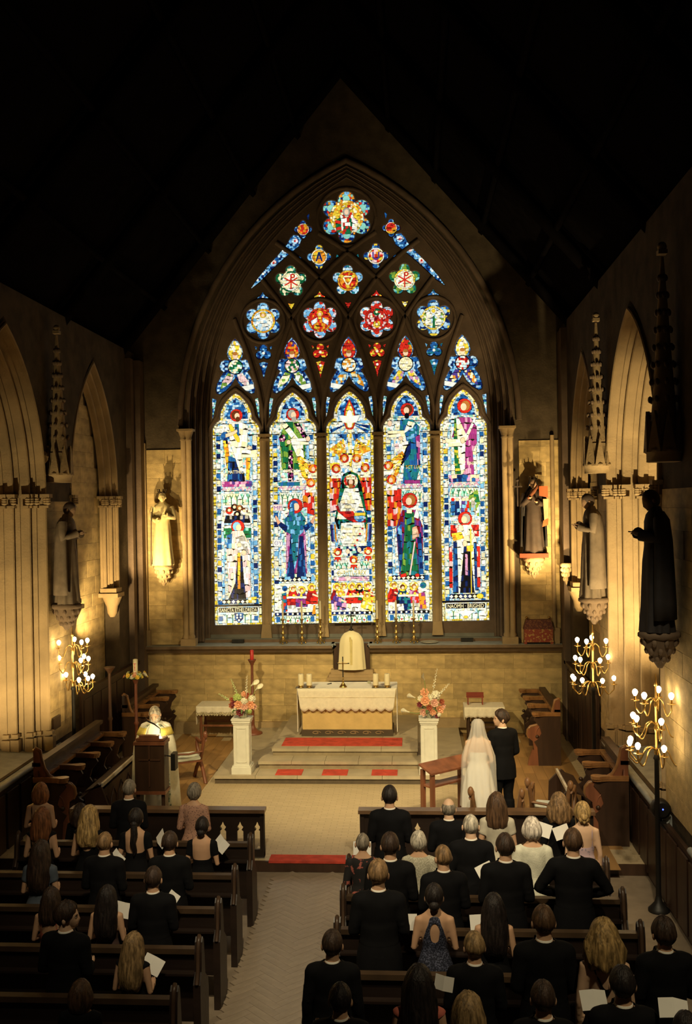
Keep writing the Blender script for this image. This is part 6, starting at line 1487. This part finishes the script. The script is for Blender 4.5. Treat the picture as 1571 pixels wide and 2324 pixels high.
# ---- hair
def hairmat(name, c, c2=None):
    c2 = c2 or tuple(min(1, x * 1.9) for x in c)
    return mat('hair_' + name, tuple(x * .55 for x in c), .5, var=.3, scale=42, stretch=(1, 1, .16), col2=c2, thresh=(.38, .68), bump=.5, bscale=90, spec=.35)
HAIR = {k: hairmat(k, c) for k, c in dict(black=(.014, .010, .009), dark=(.035, .020, .013), brown=(.075, .040, .020), auburn=(.17, .065, .025), blonde=(.34, .22, .085), fair=(.24, .155, .07), grey=(.20, .17, .13), silver=(.40, .36, .29), white=(.55, .47, .40), sandy=(.20, .12, .055), red=(.26, .10, .035)).items()}
HM = {}
def hair(kind):
    if kind in HM: return HM[kind]
    rng = random.Random(len(kind) * 7 + ord(kind[0])); ph = [rng.uniform(0, 6.28) for _ in range(9)]
    mb = MB(); n = 40
    def nz(th, z, a): return a * (sin(7 * th + ph[0] + 9 * z) * .5 + sin(13 * th + ph[1] - 14 * z) * .35 + sin(23 * th + ph[2] + 5 * z) * .25 + sin(31 * z + ph[3] + 3 * th) * .2)
    def cap(zb, zs, zf, o=.013, amp=.003):
        """skull cap: hairline zb behind, zs at the sides, zf in front"""
        rr = []
        for i in range(15):
            f = i / 14; ring = []
            for j in range(n):
                th = 2 * pi * j / n; c, s = cos(th), sin(th)
                low = zf + (zs - zf) * min(1, (1 - s) / .75) if s > .25 else zs + (zb - zs) * min(1, (.25 - s) / 1.0)
                low = max(-.105, low); ang0 = math.acos(max(-1, min(1, low / .118))); a = ang0 * (1 - f) + .04 * f
                z = .118 * cos(a); r = sin(a); x = .076 * r * c; y = .097 * r * s
                if z < 0: k = -z / .118; x *= 1 - .28 * k; y *= (1 - .10 * k) * (1 - .45 * k if s < 0 else 1)
                d = o * min(1, .35 + f * 3) + nz(th, z, amp)
                l = sqrt(x * x + y * y + z * z) or 1; ring.append((x * (1 + d / l), y * (1 + d / l) - .002, z * (1 + d / l)))
            rr.append(ring)
        mb.rings(rr)
    def mane(rows, amp=.006, wave=0, front=.35):
        """hair mass round the back: rows (z, rx, ry, yoff); open in front by angle"""
        rr = []; a_, b_ = rows[0][1], rows[0][2]; rows = [(.118, .036, .04, -.004), (.108, .062, .072, -.004), (.088, .080, .095, -.005)] + [(rows[0][0], .096, .116, -.006)] + rows[1:]
        for z, rx, ry, yo in rows:
            ring = []; rx *= 1.12 if z < .03 else 1
            for j in range(n):
                th = pi + (pi / 2 - front) * 1 - 0 ; th = (pi / 2 + front) + (2 * pi - 2 * front) * j / (n - 1)
                d = nz(th, z, amp) + wave * sin(34 * z + 5 * th + ph[4])
                ring.append(((rx + d) * cos(th), yo + (ry + d) * sin(th), z))
            for j in reversed(range(n)):
                th = (pi / 2 + front) + (2 * pi - 2 * front) * j / (n - 1); ring.append(((rx - .03) * cos(th), yo + (ry - .03) * sin(th), z - .004))
            rr.append(ring)
        mb.rings(rr)
    if kind == 'short': cap(-.058, -.012, .07, .014, .003)
    elif kind == 'crop': cap(-.055, -.003, .075, .007, .0015)
    elif kind == 'tousled': cap(-.066, -.02, .065, .022, .008)
    elif kind == 'balding':
        rr = []
        for z, o in ((-.075, .003), (-.05, .008), (-.02, .011), (.015, .011), (.045, .007), (.06, .002)):
            rr.append([((.076 * sqrt(max(.1, 1 - (z / .118) ** 2)) * (1 + .28 * min(0, z / .118)) + o) * cos(th), (.097 * sqrt(max(.1, 1 - (z / .118) ** 2)) * (1 - .45 * max(0, -z / .118)) + o) * sin(th), z + nz(th, z, .002)) for th in [pi * .93 + pi * 1.14 * j / 24 for j in range(25)]])
        mb.rings(rr, closed=False, caps=False)
    elif kind == 'pixie': cap(-.095, -.045, .055, .022, .006)
    elif kind == 'set': cap(-.09, -.05, .06, .032, .010)
    elif kind == 'bob':
        cap(-.09, -.04, .06, .022, .003); mane([(.05, .098, .118, -.006), (0, .104, .122, -.008), (-.06, .106, .118, -.012), (-.11, .098, .106, -.012), (-.145, .08, .09, -.01)], .004)
    elif kind == 'medium':
        cap(-.09, -.04, .06, .022, .004); mane([(.05, .096, .116, -.006), (-.02, .105, .124, -.01), (-.10, .112, .118, -.018), (-.17, .118, .108, -.03), (-.24, .112, .092, -.04), (-.275, .09, .06, -.045)], .007)
    elif kind == 'curly':
        cap(-.09, -.04, .06, .034, .010); mane([(.06, .104, .124, -.006), (-.01, .122, .136, -.01), (-.08, .136, .134, -.018), (-.15, .140, .122, -.028), (-.20, .125, .10, -.034), (-.225, .10, .07, -.034)], .013, .010)
    elif kind in ('long', 'wavy'):
        cap(-.09, -.04, .06, .022, .004); mane([(.05, .096, .116, -.006), (-.02, .106, .124, -.01), (-.10, .116, .122, -.02), (-.18, .122, .112, -.045), (-.28, .122, .098, -.065), (-.38, .112, .08, -.072), (-.45, .085, .05, -.075), (-.475, .05, .02, -.075)], .010 if kind == 'wavy' else .006, .008 if kind == 'wavy' else 0, .45)
    elif kind == 'halfup':
        cap(-.09, -.04, .06, .020, .004); mane([(.02, .092, .112, -.008), (-.06, .104, .118, -.014), (-.13, .118, .122, -.03), (-.21, .128, .112, -.05), (-.29, .122, .095, -.06), (-.345, .10, .06, -.06)], .012, .009, .5); mb.ball((0, -.105, -.02), (.05, .03, .05), 10, 7)
    elif kind == 'ponytail':
        cap(-.10, -.05, .06, .02, .004); mb.ball((0, -.10, -.05), (.045, .035, .05), 10, 7); mb.tube([(0, -.11, -.06), (.01, -.125, -.16), (-.01, -.115, -.27), (.015, -.11, -.36), (.0, -.105, -.43)], [.04, .045, .038, .028, .008], 10)
    elif kind == 'bun': cap(-.10, -.05, .06, .016, .003); mb.ball((0, -.095, -.055), (.052, .042, .048), 14, 9)
    elif kind == 'updo':
        cap(-.09, -.05, .06, .026, .006)
        for a, b, c, r in ((0, -.105, -.02, .05), (.03, -.1, -.055, .035), (-.03, -.1, -.055, .035), (0, -.1, -.075, .03)): mb.ball((a, b, c), (r, r * .8, r), 10, 7)
        for s in (-1, 1): mb.tube([(s * .075, .02, .0), (s * .085, .02, -.06), (s * .078, .015, -.12), (s * .085, .01, -.16)], [.008, .007, .006, .003], 5)
    HM[kind] = mb.mesh('hair'); return HM[kind]
def cloth(name, c, **k): return mat('cloth_' + name, c, k.pop('rough', .85), var=k.pop('var', .15), scale=k.pop('scale', 9), **k)
SUIT = cloth('black_suit', (.006, .006, .007), spec=.12); NAVY = cloth('navy_suit', (.014, .016, .024)); SHIRT = cloth('white_shirt', (.80, .78, .70), var=.03); SHOE = cloth('black_shoe', (.01, .01, .01), rough=.3)
CL = dict(black=cloth('black_dress', (.006, .006, .007), spec=.12), blue=cloth('slate_blue_dress', (.075, .095, .125)), redd=cloth('red_dress', (.46, .12, .08)), rose=cloth('rose_lace', (.45, .25, .17), scale=60, col2=(.12, .06, .05), thresh=(.56, .62)),
          cream=cloth('cream_dress', (.50, .46, .36)), sage=cloth('grey_green_dotted', (.36, .34, .25), scale=80, col2=(.62, .58, .46), thresh=(.52, .6)), white=cloth('ivory_jacket', (.66, .65, .52), bump=.2, bscale=60), lilac=cloth('lilac_print', (.52, .38, .42), scale=26, col2=(.22, .20, .26), thresh=(.6, .66)),
          floral=cloth('black_floral', (.012, .010, .010), scale=13, col2=(.40, .11, .08), thresh=(.58, .63)), sequin=cloth('dark_sequin', (.02, .022, .035), scale=70, col2=(.10, .11, .17), thresh=(.5, .6), rough=.4), brown=cloth('brown_dress', (.06, .03, .025)), plum=cloth('dark_red_dress', (.16, .035, .03)))
def zebra():
    m = bpy.data.materials.new('zebra_print'); m.use_nodes = True; N = m.node_tree.nodes; L = m.node_tree.links
    tc = N.new('ShaderNodeTexCoord'); wv = N.new('ShaderNodeTexWave'); wv.inputs['Scale'].default_value = 9; wv.inputs['Distortion'].default_value = 7; wv.inputs['Detail'].default_value = 1; wv.inputs['Detail Scale'].default_value = 1.6; wv.bands_direction = 'Z'
    rp = N.new('ShaderNodeValToRGB'); rp.color_ramp.elements[0].color = (.01, .01, .01, 1); rp.color_ramp.elements[1].color = (.68, .64, .5, 1); rp.color_ramp.elements[0].position = .47; rp.color_ramp.elements[1].position = .53
    L.new(tc.outputs['Object'], wv.inputs[0]); L.new(wv.outputs['Fac'], rp.inputs[0]); L.new(rp.outputs[0], N['Principled BSDF'].inputs['Base Color']); return m
CL['zebra'] = zebra()
PN = [0]
def clad(o, m):
    o.data.materials or o.data.materials.append(m)
    o.material_slots[0].link = 'OBJECT'; o.material_slots[0].material = m
def person(px, py, Y, label, sex='m', h='short', hc='dark', wear='suit', col=None, pose='book', rot=0, yaw=0.0, pitch=.06, floor_=0, skin=None, hem=.45, group=None, height=None, col2=None):
    D = body(sex, pose, yaw, pitch)
    top = P(px, py, Y); Ht = height or (top.z - floor_); s = Ht / (1.76 + .012)
    r = Euler((0, 0, rot)).to_matrix()
    hp = r @ (D['Hm'] @ Vector((0, 0, .1)) * s)
    o = link('person', D['mesh'], None, None, (top.x - hp.x, Y - hp.y, floor_), rot); o.scale = (s,) * 3
    tag(o, label, 'person', group); clad(o, skin or SKIN)
    parts = suit(D) if wear == 'suit' else dress(D, wear, hem)
    for nm, me in parts:
        c = link(nm, me, None, o)
        clad(c, {'jacket': col or SUIT, 'trousers': SUIT if col is None else (col2 or col), 'shirt': SHIRT, 'shoes': SHOE, 'dress': col or CL['black'], 'skirt': col2 or col or SUIT}[nm])
    if h:
        c = link('hair', hair(h), None, o); c.matrix_local = D['Hm']; clad(c, HAIR[hc])
    PN[0] += 1
    return o, D
# left of the aisle, from the front
person(92, 1775, 12.72, 'woman with auburn bob and dark halter top, front left of the pews', 'f', 'bob', 'red', 'thin', CL['black'])
person(181, 1824, 12.60, 'person with dark curly hair mostly hidden behind the long-haired blonde', 'f', 'curly', 'dark', 'full', CL['black'])
person(293, 1767, 12.62, 'grey-haired man in black suit below the lectern', 'm', 'short', 'grey')
person(441, 1776, 12.66, 'woman with short grey hair and rose lace dress near the aisle', 'f', 'pixie', 'grey', 'lace', CL['rose'], rot=-.1)
person(95, 1831, 11.62, 'woman with shoulder-length brown hair and open-backed black dress, far left', 'f', 'medium', 'auburn', 'scoop', CL['black'])
person(203, 1826, 11.60, 'woman with long wavy half-up blonde hair', 'f', 'halfup', 'blonde', 'scoop', CL['black'], rot=-.08)
person(308, 1833, 11.62, 'woman with dark curly ponytail and bare back in black dress', 'f', 'ponytail', 'black', 'square', CL['black'], rot=.05)
person(459, 1852, 11.55, 'woman with dark bun and low square-backed black dress by the aisle', 'f', 'bun', 'black', 'square', CL['black'], pose='book')
person(238, 1885, 10.58, 'man with close-cropped greying hair holding a booklet, left pews', 'm', 'crop', 'sandy', rot=-.1)
person(385, 1884, 10.58, 'dark-haired man with white collar between two bare-backed women', 'm', 'short', 'dark', rot=.05)
person(92, 1905, 10.60, 'woman with very long dark hair and slate blue dress, far left', 'f', 'long', 'dark', 'short', CL['blue'])
person(348, 1964, 9.62, 'dark-haired man with prominent ears alone by the left aisle pew end', 'm', 'short', 'dark')
person(116, 2012, 9.62, 'woman with dark hair and red dress behind the turned man', 'f', 'medium', 'dark', 'thin', CL['redd'])
person(243, 2008, 9.62, 'woman with long dark hair and bare shoulders, centre of the left pews', 'f', 'long', 'black', 'thin', CL['brown'])
yo_, yD = person(152, 2044, 8.62, 'young man in suit turning his face to the right', 'm', 'tousled', 'dark', yaw=-1.25, rot=-.15, skin=SKIN_PALE)
person(303, 2114, 8.64, 'woman with long straight light-brown hair holding a booklet, rear left', 'f', 'long', 'fair', 'scoop', CL['black'], rot=-.15)
person(183, 2222, 7.72, 'person with fair-streaked dark hair at the bottom left', 'f', 'bob', 'brown', 'full', CL['black'])
# right of the aisle
person(884, 1780, 11.92, 'tall dark-haired man in suit nearest the altar, right front', 'm', 'short', 'black')
person(1018, 1809, 11.85, 'grey balding man in suit behind the kneeling desk', 'm', 'balding', 'grey', skin=SKIN_PALE)
person(1127, 1797, 11.95, 'woman with long brown hair and cream short-sleeved dress below the bride', 'f', 'medium', 'brown', 'short', CL['cream'])
person(1268, 1800, 12.2, 'woman with fair wavy bob in a dark jacket, right front', 'f', 'curly', 'sandy', 'full', CL['black'])
person(1322, 1819, 11.81, 'blonde woman with pinned updo and lilac strappy dress', 'f', 'updo', 'blonde', 'thin', CL['lilac'], skin=SKIN_PALE, pose='down')
person(1068, 1845, 10.92, 'man with silver cropped hair in black suit, centre right', 'm', 'crop', 'silver', skin=SKIN_PALE)
person(1207, 1857, 10.98, 'elderly woman with pinkish white hair, ivory jacket and zebra print skirt', 'f', 'set', 'white', 'jacket', CL['white'], col2=CL['zebra'])
person(950, 1885, 10.95, 'woman with short fair hair and pale dotted dress', 'f', 'pixie', 'silver', 'short', CL['sage'], hem=.3)
person(823, 1888, 10.90, 'woman with cropped grey hair and black floral dress at the aisle', 'f', 'crop', 'grey', 'full', CL['floral'])
person(885, 1886, 10.14, 'dark-haired man with white collar between floral and dotted dresses', 'm', 'short', 'dark', rot=.05)
person(1005, 1914, 10.08, 'man with cropped fair hair tilting his head, raised hand at face', 'm', 'crop', 'sandy', rot=.15, yaw=.25)
person(1146, 1888, 10.12, 'dark-haired bearded man with white collar beside the ivory jacket', 'm', 'short', 'dark', rot=.08)
person(1300, 1877, 10.20, 'broad brown-haired man in suit at the right end, elbow out', 'm', 'short', 'brown', pose='wide', rot=-.06)
person(858, 1947, 9.30, 'fair-haired man in suit with ears showing near the aisle', 'm', 'short', 'sandy', rot=.05)
person(985, 2003, 9.28, 'woman with dark gathered hair and sequin keyhole-back dress', 'f', 'bun', 'black', 'halter', CL['sequin'])
person(1120, 2026, 9.22, 'woman with long black hair and thin shoulder straps', 'f', 'long', 'black', 'thin', CL['black'])
person(1233, 2051, 8.30, 'brown-haired man in suit beside the blonde with crossed straps', 'm', 'short', 'brown', rot=.05, pose='clasp')
person(1370, 2087, 8.15, 'blonde woman with wavy bob and crossed black back straps', 'f', 'curly', 'blonde', 'straps', CL['black'], skin=SKIN_PALE, rot=-.05, pose='down')
person(1506, 2079, 8.30, 'dark-haired man in suit at the far right edge of the pews', 'm', 'tousled', 'dark', rot=.1)
person(754, 2107, 8.17, 'dark-haired man in black suit standing at the aisle', 'm', 'short', 'dark', pose='down')
person(1076, 2111, 8.16, 'man with short sandy fair hair in suit, rear right', 'm', 'short', 'fair', yaw=.15)
person(950, 2188, 7.42, 'woman with long dark hair and red dress, rear right', 'f', 'long', 'black', 'scoop', CL['redd'], pose='down')
person(1412, 2188, 7.32, 'dark-haired man behind the wavy-haired blonde', 'm', 'short', 'black')
person(1232, 2222, 7.26, 'dark-haired person at the bottom between the sandy-haired man and the blonde', 'm', 'short', 'dark')
person(1062, 2250, 7.0, 'woman with fair streaked parted hair at the bottom edge', 'f', 'medium', 'fair', 'full', CL['black'], pose='clasp')
person(772, 2228, 7.3, 'dark-haired person at the bottom, behind the man at the aisle', 'm', 'short', 'black')

person(1556, 2292, 6.9, 'dark-haired person in the bottom right corner holding a booklet', 'm', 'short', 'black')
def face(o, D, brow):
    for s in (-1, 1):
        m = MB(); m.ball((s * .030, .086, .003), (.011, .006, .0055), 8, 5); e = obj('eye', m, mat('eye_white', (.55, .5, .45), .3), o); e.matrix_local = D['Hm']
        m = MB(); m.ball((s * .030, .0905, .003), (.0045, .003, .005), 7, 5); i = obj('iris', m, IRON, e)
        m = MB(); m.tube([(s * .014, .096, .020), (s * .030, .095, .026), (s * .048, .082, .020)], [.003, .004, .002], 6); b = obj('eyebrow', m, HAIR[brow], o); b.matrix_local = D['Hm']
    m = MB(); m.tube([(-.022, .094, -.060), (0, .1045, -.0585), (.022, .094, -.060)], [.002, .005, .002], 7); l = obj('lips', m, mat('lip_pink', (.42, .17, .13), .5), o); l.matrix_local = D['Hm']
# ---- groom
go_, gD = person(1137, 1609, 15.46, 'groom in dark suit turned towards the bride', 'm', 'tousled', 'dark', pose='clasp', rot=.42, yaw=1.2, floor_=.15, skin=SKIN_PALE)
face(go_, gD, 'dark')
# ---- bride
bo, D = person(1084, 1631, 15.22, 'bride in white strapless gown under a long translucent veil', 'f', 'bun', 'brown', 'strapless', cloth('bridal_satin', (.82, .80, .72), var=.03), pose='clasp', floor_=.15, skin=SKIN_PALE, hem=.03)
mb = MB(); loft(mb, [(1.08, .14, .11, 0, 0), (.95, .20, .155, -.02, .3), (.6, .26, .24, -.05, .8), (.25, .27, .28, -.07, 1), (.01, .29, .32, -.10, 1.2)], 56, .014, 12)
obj('gown_skirt', mb, MATS['cloth_bridal_satin'], bo)
vm = bpy.data.materials.new('veil_tulle'); vm.use_nodes = True
_b = vm.node_tree.nodes['Principled BSDF']; _b.inputs['Base Color'].default_value = (.88, .86, .80, 1); _b.inputs['Roughness'].default_value = .9; _b.inputs['Alpha'].default_value = .40; _b.inputs['Specular IOR Level'].default_value = .1
mb = MB(); rr = []; n = 60
for z, a, b, yo, f in ((1.785, .02, .02, -.03, 0), (1.77, .06, .07, -.03, .1), (1.72, .098, .115, -.02, .2), (1.62, .112, .13, -.03, .4), (1.5, .14, .15, -.04, .6), (1.36, .205, .165, -.05, .8), (1.2, .258, .18, -.06, 1), (1.05, .27, .20, -.06, 1), (.9, .268, .22, -.07, 1.2), (.6, .28, .26, -.09, 1.5), (.42, .29, .29, -.11, 1.8)):
    rr.append([((a + .010 * f * sin(11 * th + z)) * cos(th), yo + (b + .010 * f * sin(11 * th + z)) * sin(th), z + .02 * f * sin(3 * th) * (z < .3)) for th in [pi * .92 + 2 * pi * .58 * j / n for j in range(n + 1)]])
mb.rings(rr, closed=False, caps=False); obj('veil', mb, vm, bo)
# ---- priest
po, D = person(350, 1614, 15.86, 'grey-bearded priest in white and gold cope reading at the lectern', 'm', 'short', 'silver', 'suit', cloth('white_alb', (.80, .78, .68), var=.03), pose='book', rot=pi + .06, pitch=.45, floor_=.15, skin=SKIN_PALE, height=1.80)
mb = MB(); loft(mb, [(1.44, .12, .10, 0, 0), (1.3, .20, .15, 0, .2), (1.0, .22, .19, .01, .5), (.5, .25, .23, .01, 1), (.05, .29, .27, .01, 1)], 44, .012, 9); obj('alb', mb, MATS['cloth_white_alb'], po)
face(po, D, 'silver'); face(yo_, yD, 'dark')
COPE = cloth('cope_ivory', (.70, .68, .54), var=.08, scale=18); GOLD = cloth('cope_gold', (.62, .50, .10), var=.12, scale=30); GRN = cloth('cope_green_pattern', (.50, .52, .40), scale=30, col2=(.10, .16, .12), thresh=(.52, .58))
def copering(rows, t0, t1, n=40):
    m_ = MB(); rr = []
    for z, a, b, yo, f in rows: rr.append([((a + .012 * f * sin(9 * th)) * cos(th), yo + (b + .012 * f * sin(9 * th)) * sin(th), z) for th in [t0 + (t1 - t0) * j / n for j in range(n + 1)]])
    m_.rings(rr, closed=False, caps=False); return m_
CR = ((1.50, .085, .085, 0, 0), (1.46, .15, .115, 0, 0), (1.41, .235, .15, .01, .2), (1.30, .285, .20, .03, .4), (1.12, .335, .27, .05, .6), (.9, .355, .29, .04, 1), (.5, .375, .29, .02, 1.3), (.12, .395, .30, 0, 1.5))
g = .45
o = obj('cope', copering(CR, pi / 2 + g, pi / 2 + 2 * pi - g), COPE, po); o.modifiers.new('thick', 'SOLIDIFY').thickness = .012
out = tuple((z, a + .010, b + .010, yo, f) for z, a, b, yo, f in CR)
for s, nm in ((1, 'cope_band'), (-1, 'cope_band')):
    o = obj(nm, copering(out[1:], pi / 2 + s * g, pi / 2 + s * (g + .30), 6), GRN, po); o.modifiers.new('thick', 'SOLIDIFY').thickness = .006
    o = obj('stole', copering(tuple((z, a * .72, b * .86, yo, 0) for z, a, b, yo, f in CR[3:7]), pi / 2 + s * .16, pi / 2 + s * .34, 4), GOLD, po); o.modifiers.new('thick', 'SOLIDIFY').thickness = .006
o = obj('gold_yoke', copering(tuple((z, a + .014, b + .014, yo, f) for z, a, b, yo, f in CR[2:4]), pi / 2 + .46, pi / 2 + 2 * pi - .46), GOLD, po); o.modifiers.new('thick', 'SOLIDIFY').thickness = .006
mb = MB(); rr = []
for z, r in ((-.035, 1.0), (-.055, 1.2), (-.095, 1.30), (-.135, 1.0), (-.165, .4)): rr.append([(.066 * r * cos(th), .005 + .088 * r * sin(th), z + .03 * abs(cos(th))) for th in [-.1 + (pi + .2) * j / 16 for j in range(17)]])
mb.rings(rr, closed=False, caps=False); b_ = obj('beard', mb, HAIR['silver'], po); b_.matrix_local = D['Hm']; b_.modifiers.new('thick', 'SOLIDIFY').thickness = .018
# ---- service booklets in hands
def booklet(px, py, Y, label, rot=0, tilt=.9, roll=0, open_=True, s=1.0):
    p = P(px, py, Y); mb = MB(); w_, h_ = .105 * s, .15 * s
    for k in ((-1, 1) if open_ else (1,)):
        mb.b2((0, -.0012, 0), (w_, .0012, h_), Matrix.Translation((0, 0, -h_ / 2)) @ Matrix.Rotation(.25 if k > 0 else pi - .25, 4, 'Z'))
    o = obj('service_booklet', mb, cloth('booklet_paper', (.80, .78, .72), var=.02)); tag(o, label, 'booklet', 'service booklets')
    o.location = p; o.rotation_euler = Euler((-tilt, roll, rot), 'XYZ'); return o
for a in ((262, 1948, 10.92, 'booklet held by the cropped-haired man in the left pews', -.7, .6, .4), (365, 1903, 11.95, 'booklet beside the dark-haired man left of the bun', -.9, .4, .5), (500, 1915, 11.9, 'booklet held by the woman with the dark bun', -.7, .5, .5),
          (391, 2036, 9.95, 'booklet tip right of the man with prominent ears', -.6, .6, .3, True, .7), (281, 2066, 9.8, 'booklet corner in front of the woman with bare shoulders', 0, .3, .2), (344, 2188, 8.98, 'booklet held by the long-haired woman at rear left', -.3, .7, .3),
          (822, 1925, 11.25, 'open booklet held up by the woman in black floral dress', 0, .35, 0), (926, 2093, 9.56, 'booklet left of the sequin dress', .3, .4, .1), (1104, 1975, 10.5, 'booklet left of the bearded man', .6, .6, -.2), (1092, 2094, 9.56, 'booklet left of the woman with thin straps', .2, .35, 0),
          (1230, 1882, 11.3, 'booklet held by the elderly woman in ivory jacket', -.4, .4, .2), (1277, 1888, 11.9, 'booklet left of the blonde updo', .4, .4, -.2), (1350, 2268, 7.62, 'open booklet at the bottom held by the man behind the wavy-haired blonde', .15, .8, .05), (1530, 2286, 7.14, 'open booklet at the bottom right corner', -.1, 1.0, .05), (1007, 2232, 7.85, 'booklet right of the woman in red at the rear', -.3, .25, .1, True, .75)):
    booklet(*a)
